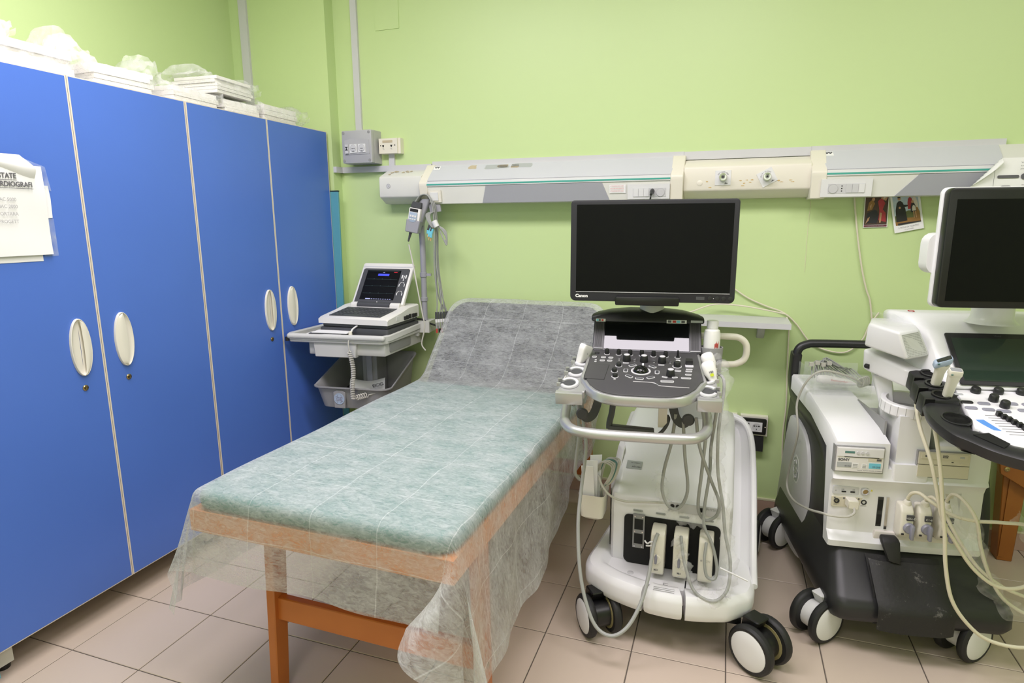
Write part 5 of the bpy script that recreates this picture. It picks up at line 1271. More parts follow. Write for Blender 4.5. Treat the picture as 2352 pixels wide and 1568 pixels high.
# under-console lever, cable hooks
mb = CM(); mb.tube([(-.235, -.36, .835), (-.238, -.365, .80), (-.245, -.37, .765), (-.245, -.375, .745)], .010, 8); lv = mb.build('release_lever', 'charcoal', us)
mb = CM(); mb.prism([(-.252, .728), (-.10, .728), (-.10, .752), (-.245, .758)], 1, -.385, -.355, .004); mb.build('lever_bar', 'charcoal', lv)
mb = CM(); mb.tube([(-.102, -.37, .735), (-.085, -.37, .735), (-.065, -.36, .755), (-.055, -.35, .78), (-.06, -.34, .79)], .006, 8); mb.build('lever_wire', 'charcoal', lv)
mb = CM(); mb.box(-.088, -.06, -.36, -.33, .755, .84, .006); mb.build('lever_post', 'warmwhite', us)
for x, s in ((-.30, -1), (-.03, 1)):
    mb = CM(); mb.sweep([(x-.02*s, -.33, .86), (x-.012*s, -.335, .82), (x, -.35, .785), (x+.02*s, -.36, .772), (x+.035*s, -.36, .785)], [(-.014, -.004), (.014, -.004), (.014, .004), (-.014, .004)], up=(0, 1, 0)); h = mb.build('cable_hook', 'charcoal', us)
    mb = CM(); mb.lathe([(.02, 0), (.02, .006), (.016, .009), (0, .009)], (x+.036*s, -.362, .788), (0, -1, 0), 16); mb.build('hook_disc', 'charcoal', h)
mb = CM(); mb.ell((.052, -.25, .86), (.03, .03, .02), 16, 8); mb.build('pivot_cap', 'lightgrey', us)

# bottle of gel, standing in its holder
CL = Matrix.Translation(CO) @ CR
def W3(p): return CL @ Vector(p)
t = thing('gel_bottle', 'white gel bottle with round cap standing in the side cup', 'bottle', tuple(W3((.086, -.165, .932))), 7); t.scale = (.86, .86, .98)
MB().lathe([(.028, 0), (.031, .004), (.032, .012), (.032, .105), (.029, .120), (.019, .127), (.018, .13)], (0, 0, 0)).build('bottle_body', 'bottle', t)
MB().lathe([(.021, .127), (.022, .128), (.0225, .150), (.021, .154), (.017, .155), (0, .155)], (0, 0, 0)).build('cap', 'socket', t)
mb = MB()
for i in range(6):
    a0 = .25+.10*i; mb.add([(.0323*math.sin(a), -.0323*math.cos(a), z) for a, z in ((a0, .06+.006*(i % 2)), (a0+.09, .06), (a0+.09, .075+.006*(i % 3)), (a0, .078))], [(0, 1, 2, 3)])
mb.build('label_print', 'red', t, 0)['kind'] = 'stuff'

# probes, cables, connectors -----------------------------------------
def connector(parent, x, style):
    """upright plug block in the bay, local machine coordinates"""
    w = .047; z0, z1 = .219, .380; y0, y1 = yb-.088, yb-.004
    mb = MB()
    q = [(y1, z0+.012), (y0+.014, z0+.0), (y0, z0+.012), (y0-.004, z0+.10), (y0+.010, z1-.012), (y0+.024, z1), (y1, z1-.002)]
    mb.loft([[(x-w/2, y, z) for y, z in q], [(x+w/2, y, z) for y, z in q]], b=.006, seg=2); c = mb.build('connector', 'ivory', parent)
    if style == 2:
        mb = MB(); text_mb(mb, 'i8   CT1', .010, frame((x, y0-.0035, z0+.085), (1, 0, 0), (0, 0, 1)), 'CENTER'); mb.build('lettering', 'lightink', c, 0)
        return c
    mb = MB(); mb.lathe([(.0175, -.002), (.0175, .003), (.015, .005), (0, .005)], (x-.002, y0-.002, z0+.066), (0, -1, 0), 24); k = mb.build('lock_knob', 'ivory', c)
    mb = MB(); mb.prism([(x-.006, z0+.05), (x+.001, z0+.05), (x+.003, z0+.075), (x-.002, z0+.088), (x-.007, z0+.075)], 1, y0-.012, y0-.004, .002, 1); mb.build('knob_grip', 'knobgrey', k)
    mb = MB(); mb.lathe([(.013, -.002), (.013, .0015), (0, .0015)], (x-.001, y0+.002, z0+.026), (0, -1, 0), 20); e = mb.build('badge', 'paleblue' if style else 'socket', c)
    mb = MB(); text_mb(mb, 'i6S1' if not style else '9B1', .009, frame((x-.001, y0-.0002, z0+.022), (1, 0, 0), (0, 0, 1)), 'CENTER', bold=.0004); mb.build('lettering', 'ink', e, 0)
    mb = MB()
    for i in range(5):
        a = .5+.5*i; mb.box(x-.001+.011*math.cos(a)-.001, x-.001+.011*math.cos(a)+.001, y0-.0006, y0+.0005, z0+.026+.011*math.sin(a)-.001, z0+.026+.011*math.sin(a)+.001)
    mb.build('badge_arc', 'red' if not style else 'lime', e, 0)['kind'] = 'stuff'
    return c
def probe_head(parent, T, kind, lab, patchm):
    mb = CM(T)
    if kind == 'flat':      # broad head with slanted lens face
        mb.loft([[(x*s, y*s2+oy, z) for x, y in rrect(-.5, .5, -.5, .5, .18, 4)] for s, s2, oy, z in ((.030, .022, 0, -.05), (.034, .026, 0, -.01), (.048, .030, 0, .02), (.060, .032, 0, .04), (.062, .032, 0, .058), (.056, .026, 0, .064))]); h = mb.build('probe_head', 'offwhite', parent, 60)
        mb = CM(T); mb.loft([[(x*s, y*s2, z) for x, y in rrect(-.5, .5, -.5, .5, .3, 4)] for s, s2, z in ((.052, .022, .0635), (.050, .020, .067), (.040, .014, .068))]); mb.build('lens', 'lens', h)
    else:
        mb.loft([[(x*s, y*s2, z) for x, y in rrect(-.5, .5, -.5, .5, .35, 5)] for s, s2, z in ((.026, .024, -.032), (.030, .028, -.018), (.044, .034, .0), (.046, .036, .022), (.042, .032, .034), (.030, .022, .040), (.016, .012, .042))]); h = mb.build('probe_head', 'offwhite', parent, 60)
    if lab:
        T2 = T @ frame((0, -.0188, .004), (-1, 0, 0), (0, 0, -1)) if kind != 'flat' else T @ frame((.0, -.0175, .03), (1, 0, 0), (0, 0, 1))
        mb = CM(); text_mb(mb, lab, .010, T2, 'CENTER', bold=.0003); mb.build('lettering', 'ink', h, 0)
        if patchm:
            mb = CM(T2 @ Matrix.Translation((0, .014, .0004))); mb.prism(rrect(-.006, .006, -.005, .005, .003, 3), 2, 0, .0006); mb.build('colour_mark', patchm, h)
    return h
def PW(x, v, w=0): return PK @ Vector((x, v, w))
# left probe: head in the rear left cup, cable over the hook down to the floor loop and back to the first plug
p1 = thing('ultrasound_probe', 'ultrasound probe in left rack, its grey cable looping down over the deck', 'probe', CO, 0)
probe_head(p1, Matrix.Translation(PW(-.352, -.068, -.006)) @ Matrix.Rotation(-.2, 4, 'X') @ Matrix.Rotation(.35, 4, 'Y') @ Matrix.Rotation(math.radians(62), 4, 'Z') @ Matrix.Scale(.86, 4), 'flat', 'L', None)
connector(p1, -.030, 0)
c1 = MB(); c1.tube([W3((-.365, -.255, .93))-Vector(CO), W3((-.355, -.31, .87))-Vector(CO), (-.302, -.352, .80), (-.292, -.368, .74), (-.278, -.385, .66), (-.285, -.42, .52), (-.282, -.47, .42), (-.26, -.53, .29), (-.228, -.565, .195), (-.19, -.585, .135), (-.14, -.59, .120), (-.095, -.565, .145), (-.062, -.52, .205), (-.046, -.46, .27), (-.04, -.395, .34), (-.034, -.372, .366), (-.03, -.36, .375)], .0062, 10)
c1.build('probe_cable', 'cable_grey', p1)
p2 = thing('ultrasound_probe', 'ultrasound probe with black lettering, upper one in the right rack, in a clear sleeve', 'probe', CO, 0)
probe_head(p2, Matrix.Translation(PW(.070, -.092, .008)) @ Matrix.Rotation(-.35, 4, 'X') @ Matrix.Rotation(-.35, 4, 'Y') @ Matrix.Scale(.92, 4), 'round', 'i8VEX', None)
connector(p2, .046, 1)
MB().tube([W3((.092, -.27, .925))-Vector(CO), W3((.118, -.30, .90))-Vector(CO), (.145, -.35, .76), (.150, -.34, .62), (.172, -.34, .50), (.185, -.36, .41), (.205, -.39, .33), (.20, -.43, .255), (.16, -.45, .218), (.10, -.44, .235), (.065, -.40, .30), (.050, -.375, .36), (.046, -.358, .378)], .0052, 8).build('probe_cable', 'cable_grey', p2)
p3 = thing('ultrasound_probe', 'ultrasound probe with lime mark, lower one in the right rack', 'probe', CO, 0)
probe_head(p3, Matrix.Translation(PW(.066, -.168, .010)) @ Matrix.Rotation(-.35, 4, 'X') @ Matrix.Rotation(-.35, 4, 'Y') @ Matrix.Scale(.92, 4), 'round', '9B1', 'lime')
connector(p3, .128, 2)
MB().tube([W3((.085, -.36, .90))-Vector(CO), W3((.09, -.38, .84))-Vector(CO), (.125, -.33, .70), (.125, -.33, .60), (.115, -.33, .48), (.118, -.345, .42), (.145, -.36, .37), (.165, -.375, .30), (.160, -.39, .262), (.135, -.395, .27), (.125, -.385, .32), (.127, -.37, .355), (.128, -.36, .37)], .0052, 8).build('probe_cable', 'cable_grey', p3)
# loose loops hanging from the hooks
cable('grey cable loop hanging in a narrow U above the input panel', [(.01+CO[0], 2.0, .80), (-.0+CO[0], 2.0, .70), (-.02+CO[0], 2.02, .60), (-.025+CO[0], 2.025, .52), (-.005+CO[0], 2.03, .465), (.025+CO[0], 2.03, .455), (.05+CO[0], 2.03, .49), (.058+CO[0], 2.02, .55), (.045+CO[0], 2.0, .66), (.035+CO[0], 1.99, .78)], .0055, 'cable_grey')
cable('grey cable loop hanging right of the narrow loop, from hook to bay', [(.075+CO[0], 1.98, .80), (.09+CO[0], 1.99, .70), (.13+CO[0], 2.02, .58), (.16+CO[0], 2.035, .50), (.155+CO[0], 2.035, .45), (.12+CO[0], 2.03, .43), (.095+CO[0], 2.03, .47), (.10+CO[0], 2.01, .60), (.11+CO[0], 1.99, .78)], .0055, 'cable_grey')
cable('pair of grey cables hanging beside the front handle post at the left', [(-.33+CO[0], 1.99, .80), (-.325+CO[0], 1.985, .82), (-.312+CO[0], 1.985, .80), (-.308+CO[0], 1.985, .70), (-.318+CO[0], 1.99, .60), (-.322+CO[0], 2.0, .55), (-.31+CO[0], 2.02, .52)], .006, 'cable_grey')
# clear sleeve film
def sleeve(label, path, r, seed):
    rnd = random.Random(seed); P = spline([Vector(p) for p in path], 10, False)
    mb = MB(); n = 14; rings = []; m = len(P)
    for i, p in enumerate(P):
        d = (P[min(i+1, m-1)]-P[max(i-1, 0)]).normalized(); a = d.orthogonal().normalized(); b = d.cross(a)
        rr = r*(1+.35*math.sin(i*.9+seed)+.15*math.sin(i*2.3))
        rings.append([p + a*(rr*math.cos(2*PI*k/n)*(1+.22*rnd.uniform(-1, 1))) + b*(rr*math.sin(2*PI*k/n)*(1+.22*rnd.uniform(-1, 1))) for k in range(n)])
    vs = [q for R in rings for q in R]
    mb.add(vs, [(i*n+j, i*n+(j+1) % n, (i+1)*n+(j+1) % n, (i+1)*n+j) for i in range(m-1) for j in range(n)])
    return tag(mb.build('probe_sleeve', 'sleeve', None, 180), label, 'cable sleeve')
X0, Y0 = CO[0], CO[1]
sleeve('long crinkled clear sleeve hanging from the right rack to the deck', [tuple(W3((.075, -.22, .965))), tuple(W3((.105, -.24, .955))), tuple(W3((.122, -.29, .91))), (X0+.145, Y0-.35, .76), (X0+.150, Y0-.34, .62), (X0+.172, Y0-.34, .50), (X0+.187, Y0-.36, .41), (X0+.207, Y0-.39, .33), (X0+.20, Y0-.43, .262), (X0+.16, Y0-.46, .228), (X0+.115, Y0-.45, .245)], .019, 2)
sleeve('short clear sleeve on the narrow cable loop above the input panel', [(X0-.035, 2.022, .585), (X0-.03, 2.02, .53), (X0-.012, 2.022, .468), (X0+.03, 2.02, .432), (X0+.08, 2.02, .422), (X0+.12, 2.02, .425)], .017, 3)
sleeve('clear sleeve end gathered over the middle connector', [(X0+.022, Y0-.376, .372), (X0+.046, Y0-.382, .355), (X0+.062, Y0-.395, .315), (X0+.085, Y0-.42, .275), (X0+.115, Y0-.44, .245)], .015, 5)
tag(MB().tube([(X0+.175, Y0-.40, .31), (X0+.215, Y0-.41, .302), (X0+.26, Y0-.42, .292)], .0032, 6).build('cable_tie', 'socket'), 'white cable tie sticking out of the sleeve beside the deck', 'cable tie')
tag(MB().tube([(X0-.072, Y0-.373, .35), (X0-.062, Y0-.378, .343), (X0-.05, Y0-.38, .352), (X0-.035, Y0-.378, .348), (X0-.05, Y0-.38, .338), (X0-.066, Y0-.376, .333)], .0028, 6).build('cable_tie', 'socket'), 'white cable tie loop beside the empty port', 'cable tie')
# white bin hanging on the left with papers and wires
t = thing('supply_bin', 'white hanging bin with papers and wires left of the machine body', 'bin', CO, 0)
mb = MB(); q0 = rrect(-.312, -.232, -.30, -.20, .012, 4); q1 = rrect(-.322, -.226, -.305, -.195, .014, 4)
mb.loft([[(x, y, .358) for x, y in rrect(-.305, -.239, -.293, -.207, .02, 4)], [(x, y, .366) for x, y in q0], [(x, y, .452) for x, y in q1], [(x*.98-.0055, y*.98-.005, .452) for x, y in q1], [(x*.96-.011, y*.96-.01, .37) for x, y in q0]]); mb.build('bin_body', 'ivory', t)
t2 = thing('paper_pad', 'white paper pad standing in the hanging bin', 'paper', CO, 0)
for k in range(3):
    mb = MB(); mb.loft([[(-.305+.004*k, -.275+.012*k, .372), (-.262+.004*k, -.280+.012*k, .372), (-.262+.004*k, -.2775+.012*k, .372), (-.305+.004*k, -.2725+.012*k, .372)], [(-.312+.01*k, -.30+.03*k, .56+.01*k), (-.268+.01*k, -.305+.03*k, .565+.012*k), (-.268+.01*k, -.3025+.03*k, .565+.012*k), (-.312+.01*k, -.2975+.03*k, .56+.01*k)]]); mb.build('sheet', 'paper', t2)
t3 = thing('wire_bundle', 'tangle of grey and green wires spilling from the hanging bin', 'cable', CO, 0)
rnd = random.Random(4)
for k in range(6):
    o = rnd.uniform(-.01, .01)
    MB().tube([(-.25+o, -.23+o, .40), (-.252+o, -.235, .47), (-.262+.006*k, -.25, .54+.006*k), (-.24+.008*k, -.27, .572+.004*k), (-.205+.006*k, -.28-.003*k, .56+.006*k), (-.215+.004*k, -.29, .52), (-.235+o, -.27, .47), (-.24+o, -.24, .42)], .0032, 6).build('wire', 'cable' if k != 3 else 'vinyl_green', t3)
MB().tube([(-.255, -.24, .50), (-.25, -.285, .52), (-.232, -.30, .49), (-.20, -.31, .464), (-.15, -.315, .455), (-.07, -.312, .462), (-.015, -.305, .465)], .0042, 8).build('long_wire', 'cable', t3)
# ------------------------------------------------------------------ second ultrasound machine, black and white, cut by the right frame edge
VO, VR = (.62, 2.55, 0), 9
vv = thing('ultrasound_machine', 'black and white cart ultrasound machine at the right frame edge with the built-in printer', 'medical device', VO, VR)
caster(vv, -.318, -.352, .077, .028, .05, -56, 'hub', None, 'hub')
caster(vv, .128, -.372, .077, .028, .05, -58, 'hub', None, 'hub')
caster(vv, -.318, .275, .077, .028, .05, -50, 'hub', None, 'hub')
caster(vv, .19, .30, .077, .028, .05, -40, 'hub', None, 'hub')
# black base
def bring(z, x0, x1, yf, yb_, r, bow=.02):
    P = []
    for x, y in rrect(x0, x1, yf, yb_, r, 4):
        if y < yf+.02: y -= bow*(1-((x-(x0+x1)/2)/((x1-x0)/2))**2)
        P.append((x, y, z))
    return P
mb = MB(); mb.loft([bring(.118, -.262, .22, -.39, .36, .05), bring(.122, -.300, .245, -.425, .38, .05), bring(.14, -.306, .252, -.435, .39, .05), bring(.178, -.303, .252, -.432, .39, .05), bring(.198, -.296, .245, -.415, .39, .05), bring(.268, -.278, .215, -.325, .40, .04), bring(.32, -.268, .196, -.285, .41, .03)]); mb.build('base', 'vblack', vv, 40)
mb = MB()      # front pedal wrapped in worn leather
def pd(u, v):
    x = -.172+.225*u; z = .120+.185*v
    y = -.452 - .006*math.sin(PI*u) if v < .4 else -.452 - .006*math.sin(PI*u) + (v-.4)/.6*.118
    y -= .012 + .004*math.sin(9*u)*v
    return (x, y - .010*(1-abs(2*u-1)**6), z)
mb.grid(pd, 18, 12); mb.grid(lambda u, v: (pd(u, v)[0], pd(u, v)[1]+.03, pd(u, v)[2]), 2, 2); pe = mb.build('brake_pedal', 'leather', vv, 180)
mb = MB(); mb.loft([[(-.118, -.372, .31), (-.080, -.372, .30), (-.080, -.35, .30), (-.118, -.35, .31)], [(-.134, -.345, .365), (-.078, -.345, .368), (-.078, -.31, .368), (-.134, -.31, .365)], [(-.130, -.33, .378), (-.085, -.33, .378), (-.085, -.31, .378), (-.130, -.31, .378)]], b=.006); mb.build('pedal_tongue', 'leather', pe)
# black body, side panels, hoop handle
prof = [(-.236, .31), (-.236, .50), (-.20, .60), (-.12, .655), (.10, .70), (.36, .73), (.40, .55), (.41, .30)]
mb = MB(); mb.loft([[(x, y, z-(.012 if k in (0, 3) and z > .45 else 0)) for y, z in prof] for k, x in enumerate((-.268, -.256, .19, .204))]); core = mb.build('body_core', 'vblack', vv, 45)
for s, x in ((-1, -.268), (1, .204)):
    path = [(x, .335, .86), (x, .345, .80), (x, .335, .73), (x, .27, .685), (x, .12, .672), (x, -.04, .655), (x, -.14, .62), (x, -.205, .55), (x, -.236, .44), (x, -.25, .33)]
    mb = MB(); mb.sweep(path, [(-.028, -.012), (-.022, -.018), (.022, -.018), (.028, -.012), (.028, .012), (.022, .018), (-.022, .018), (-.028, .012)], up=(0, 0, 1) if False else (1, 0, 0), smooth=5); mb.build('side_band', 'vblack', vv, 50)
mb = MB(); mb.tube([(-.268, .343, .76), (-.267, .343, .82), (-.258, .345, .875), (-.225, .347, .897), (-.17, .348, .902), (.1, .348, .902), (.16, .347, .897), (.194, .345, .875), (.203, .343, .82), (.204, .343, .76)], .0175, 12); mb.build('hoop_handle', 'vblack', vv)
for s, x in ((-1, -.2685), (1, .2045)):
    q = [(.405, .07), (.375, .34), (.315, .565), (.26, .605), (.15, .60), (.06, .565), (.005, .48), (-.012, .34), (.012, .13), (.03, .075), (.20, .055)]
    Q = [(p.x, p.y) for p in spline([Vector((a, b, 0)) for a, b in q], 3, True)]
    mb = MB(); mb.loft([[(x, a, b) for a, b in Q], [(x+s*.012, .2+(a-.2)*.99, .33+(b-.33)*.99) for a, b in Q], [(x+s*.016, .2+(a-.2)*.95, .33+(b-.33)*.96) for a, b in Q]]); sp = mb.build('side_panel', 'lightgrey', vv, 50)
    if s < 0:
        mb = MB(); mb.loft([[(x-.0155-.0012*h, .143+.042*k*math.cos(a), .412+.052*k*math.sin(a)+ .02*k*math.cos(a)*.3) for a in [2*PI*i/28 for i in range(28)]] for k, h in ((1.12, 0), (1.1, 1), (1, 1.2))]); e0 = mb.build('emblem_ring', 'white', sp)
        mb = MB(); mb.loft([[(x-.0168-.0008*h, .143+.040*k*math.cos(a), .412+.050*k*math.sin(a)+.02*k*math.cos(a)*.3) for a in [2*PI*i/28 for i in range(28)]] for k, h in ((1, 0), (.98, 1))]); mb.build('emblem_disc', 'label', e0)
        T = frame((x-.0182, .150, .388), (0, -1, 0), (0, 0, 1))
        mb = MB(); text_mb(mb, 'GE', .05, T, 'CENTER', bold=.001); mb.T = T
        for k in range(8):
            a = 2*PI*k/8; mb.tube([(.030*math.cos(a)+.006, .024+.040*math.sin(a), .0006), (.024*math.cos(a+.4)+.006, .024+.032*math.sin(a+.4), .0006), (.03*math.cos(a+.7)+.006, .024+.040*math.sin(a+.7), .0006)], .0014, 5)
        mb.build('lettering', 'socket', e0, 0)
        T = frame((x-.0165, .145, .50), (0, -1, 0), (.0, .25, 1))
        mb = MB()
        for k, ch in enumerate('d E9'): text_mb(mb, ch, .026, T @ Matrix.Translation((-.03+.022*k, .012*k, .0004)) @ Matrix.Rotation(PI/2, 4, 'Z'))
        mb.build('lettering', 'socket', sp, 0)
# white front
fx0, fx1 = -.288, .186
prof = [(-.25, .318), (-.312, .318), (-.315, .340), (-.302, .352), (-.286, .366), (-.284, .525), (-.292, .548), (-.300, .560), (-.292, .572), (-.289, .688), (-.20, .716), (.05, .757), (.30, .775), (.30, .72), (.0, .70), (-.20, .64)]
def fring(x, ins): return [(x, y + (ins*.6 if y < -.25 else 0) + .008*(abs(x+.05)/.24)**2.5*(1 if y < -.25 and z < .56 else .0), z-(ins if z > .66 else 0)) for y, z in prof]
XS = [-.288, -.282, -.25, -.18, -.12]
mb = MB(); mb.loft([fring(x, .008 if i == 0 else 0) for i, x in enumerate(XS)]); mb.build('front_cover', 'white', vv, 40)
mb = MB(); mb.loft([fring(x, 0) for x in (-.12, -.09, -.05, 0, .03)]) ; 
prof2 = [(y, z) for y, z in prof[:9]] + [(-.29, .60), (-.24, .62), (-.20, .60)]
mb = MB(); mb.loft([[(x, y + .008*(abs(x+.05)/.24)**2.5*(1 if y < -.25 and z < .56 else 0), z) for y, z in prof2] for x in (-.12, -.09, -.05, .0, .026)]); mb.build('front_cover', 'white', vv, 40)
prof3 = [(y, z) for y, z in prof[:9]] + [(-.289, .69), (-.20, .735), (.05, .757), (.30, .775), (.30, .72), (.0, .70), (-.20, .64)]
mb = MB(); mb.loft([[(x, y + (.006 if k == 3 and y < -.25 else 0) + .008*(abs(x+.05)/.24)**2.5*(1 if y < -.25 and z < .56 else 0), z) for y, z in prof3] for k, x in enumerate((.026, .10, .178, .186))]); mb.build('front_cover', 'white', vv, 40)
MB().box(-.125, .03, -.05, .28, .64, .742, .004, 1).build('deck_plate', 'white', vv)
MB().box(-.125, -.118, -.24, .28, .66, .752).build('gap_shade', 'cartgrey2', vv)  # grey strip painted as the shade in the gap beside the top plate
# printer
yF = -.292
p = MB().box(-.290, -.137, yF-.004, yF+.02, .585, .677, .002, 1).build('printer_surround', 'cartgrey2', vv)
pr = MB().box(-.286, -.141, yF-.010, yF+.02, .590, .673, .002, 1).build('printer', 'offwhite', vv)
mb = MB(); mb.box(-.284, -.143, yF-.012, yF-.009, .643, .671, .001, 1); pt = mb.build('printer_top', 'socket', pr)
MB().box(-.262, -.232, yF-.0128, yF-.0115, .655, .662).build('printer_display', 'vinyl_green', pt)
for x in (-.222, -.208, -.194): MB().cyl((x, yF-.0115, .658), (x, yF-.0145, .658), .0048, n=14).build('printer_button', 'lightgrey', pt)
MB().box(-.262, -.155, yF-.0114, yF-.0098, .6405, .6430).build('paper_slot', 'dark', pr)
mb = MB(); text_mb(mb, 'SONY', .0115, frame((-.281, yF-.0104, .627), (1, 0, 0), (0, 0, 1)), bold=.0005, sx=1.15); text_mb(mb, 'DIGITAL GRAPHIC PRINTER UP-D898MD', .0042, frame((-.143, yF-.0104, .594), (1, 0, 0), (0, 0, 1)), 'RIGHT'); mb.build('lettering', 'ink', pr, 0)
for x0, x1, z0, z1, m, s in ((-.283, -.238, .604, .622, 'label', 'AE13563'), (-.236, -.216, .602, .620, 'paper', ''), (-.206, -.190, .602, .618, 'paper', ''), (-.184, -.148, .604, .622, 'cyan', 'MF139/B'), (-.188, -.146, .629, .640, 'beige', '')):
    k = MB().box(x0, x1, yF-.0108, yF-.0098, z0, z1).build('sticker', m, pr)
    if s: lettering(s, .0085 if m != 'label' else .007, frame((x1-.001, yF-.0110, z0+.003), (1, 0, 0), (0, 0, 1)), 'ink', k, 'RIGHT', sx=.8)
    elif m == 'paper':
        mb = MB()
        for i in range(3): mb.box(x0+.002, x1-.003, yF-.0112, yF-.0107, z0+.003+.005*i, z0+.005+.005*i)
        mb.build('lettering', 'lightink', k, 0)
    else: MB().box(x1-.016, x1-.002, yF-.0112, yF-.0107, z0+.002, z1-.002).build('patch', 'ink', k)
# disc drive
d = MB().box(-.038, .119, yF-.004, yF+.02, .582, .674, .002, 1).build('drive_surround', 'cartgrey2', vv)
a = MB().box(-.035, .116, yF-.009, yF+.02, .630, .671, .002, 1).build('disc_drive', 'beige', vv)
MB().box(-.035, .116, yF-.009, yF+.02, .586, .627, .002, 1).build('blank_bay', 'beige', vv)
MB().box(-.028, .108, yF-.0105, yF-.0085, .650, .668, .001, 1).build('disc_tray', 'beige', a)
mb = MB(); text_mb(mb, 'DVD', .008, frame((.042, yF-.0107, .658), (1, 0, 0), (0, 0, 1)), 'CENTER', bold=.0004); mb.box(.034, .050, yF-.0109, yF-.0104, .6545, .6565); mb.box(-.018, -.008, yF-.0109, yF-.0104, .656, .662); mb.build('lettering', 'ink', a, 0)
MB().box(.088, .104, yF-.0102, yF-.0085, .636, .640, .0005, 1).build('eject_button', 'beige', a)
MB().box(.062, .068, yF-.0102, yF-.0085, .640, .642).build('drive_light', 'dark', a)
MB().box(.085, .098, yF-.011, yF-.010, .656, .662).build('disc_mark', 'label', a)
# ports
yP = -.2795
pn = MB().prism(rrect(-.280, -.198, .498, .527, .004, 3), 1, yP-.003, yP+.01, .0008, 1).build('usb_panel', 'lightgrey', vv)
for x in (-.246, -.218): MB().box(x-.007, x+.007, yP-.0042, yP-.0025, .506, .511).build('usb_port', 'dark', pn)
mb = MB(); text_mb(mb, '<', .008, frame((-.274, yP-.0032, .508), (1, 0, 0), (0, 0, 1))); text_mb(mb, 'USB', .005, frame((-.25, yP-.0032, .515), (1, 0, 0), (0, 0, 1)), 'CENTER'); text_mb(mb, 'USB', .005, frame((-.216, yP-.0032, .515), (1, 0, 0), (0, 0, 1)), 'CENTER'); mb.build('lettering', 'ink', pn, 0)
pn = MB().prism(rrect(-.194, -.150, .496, .528, .010, 4), 1, yP-.003, yP+.01, .0008, 1).build('ecg_panel', 'lightgrey', vv)
e = MB().lathe([(.0125, 0), (.0125, .006), (.009, .007), (.0085, .002), (.0, .002)], (-.179, yP-.002, .513), (0, -1, 0), 22).build('round_port', 'lightgrey', pn)
MB().lathe([(.0082, .0022), (.0082, .003), (0, .003)], (-.179, yP-.002, .513), (0, -1, 0), 16).build('port_core', 'brass', e)
MB().prism([(-.163, .515), (-.155, .515), (-.159, .522)], 1, yP-.0036, yP-.002).build('warning_mark', 'yellow', pn)
pn = MB().prism(rrect(-.282, -.160, .452, .490, (.004, .018, .018, .004), 5), 1, yP-.003, yP+.012, .0008, 1).build('physio_panel', 'beige', vv)
for x in (-.266, -.180): MB().lathe([(.009, 0), (.009, .003), (.006, .004), (.005, .001), (0, .001)], (x, yP-.002, .474), (0, -1, 0), 18).build('jack_ring', 'dark', pn)
mb = MB(); text_mb(mb, 'AUX', .005, frame((-.270, yP-.0032, .459), (1, 0, 0), (0, 0, 1)), 'CENTER'); text_mb(mb, 'PHONO', .005, frame((-.18, yP-.0032, .459), (1, 0, 0), (0, 0, 1)), 'CENTER')
for x in (-.275, -.246, -.199): mb.box(x, x+.005, yP-.0036, yP-.003, .482, .487)
mb.build('lettering', 'ink', pn, 0)
# connector bay
bay = MB().box(-.146, .115, yP-.002, yP+.012, .360, .527, .004, 1).build('connector_bay', 'lightgrey', vv)
MB().box(-.142, .092, yP-.003, yP-.001, .508, .522).build('bay_label_strip', 'warmwhite', bay)
MB().prism([(-.075, .508), (-.066, .508), (-.0705, .520)], 1, yP-.0042, yP-.0026).build('warning_mark', 'yellow', bay)
MB().box(-.040, -.028, yP-.0042, yP-.0026, .510, .520).build('square_mark', 'dark', bay)
for x0, x1 in ((-.140, -.095), (-.088, -.038), (-.031, .020), (.027, .082)): MB().box(x0, x1, yP-.0035, yP-.001, .380, .504).build('port_well', 'recess' if x0 < -.13 else 'charcoal', bay)
g = MB().box(-.137, -.120, yP-.006, yP-.003, .392, .498).build('empty_port', 'rack', bay)
MB().box(-.112, -.104, yP-.010, yP-.003, .385, .500, .001, 1).build('port_rail', 'chrome', bay)
for z0, z1 in ((.40, .435), (.45, .487)): MB().box(-.135, -.122, yP-.007, yP-.0055, z0, z1).build('port_socket', 'recess', g)
MB().prism([(-.146, .352), (-.13, .340), (.10, .340), (.118, .352), (.112, .372), (-.140, .380)], 1, yP-.020, yP+.005, .004).build('bay_shelf', 'warmwhite', bay)
# column, collar, arms
MB().box(-.098, -.002, -.285, -.16, .585, .784, .006).build('column', 'white', vv)
MB().loft([[(x, y, z) for x, y in rrect(-.052-w, -.052+w, -.298, -.15, .008, 3)] for w, z in ((.052, .560), (.054, .566), (.057, .618), (.055, .622))], b=0).build('column_collar', 'white', vv)
n = 22
RC = (-.048, -.205, .783)
cr = MB().lathe([(.064, .0), (.080, .0), (.083, .004), (.083, .036), (.080, .040), (.066, .040), (.064, .036), (.064, 0)], RC, (.0, -.12, 1), 44).build('swivel_ring', 'white', vv)
mb = MB(); ax = Vector((0, -.12, 1)).normalized()
for i in range(n):
    a = 2*PI*i/n; r_ = (Vector((math.cos(a), math.sin(a), 0)) - ax*ax.dot(Vector((math.cos(a), math.sin(a), 0)))).normalized(); t_ = ax.cross(r_)
    b_ = Vector(RC) + r_*.0834
    mb.add([b_-t_*.0006+ax*.003, b_+t_*.0006+ax*.003, b_+t_*.0006+ax*.037, b_-t_*.0006+ax*.037], [(0, 1, 2, 3)])
mb.build('ring_joint', 'lightink', cr)['kind'] = 'stuff'
AB = [(-.168, -.115, .903), (-.160, -.14, .898), (-.100, -.285, .882), (-.075, -.302, .882), (-.015, -.285, .886), (.03, -.10, .890), (-.10, -.06, .905)]
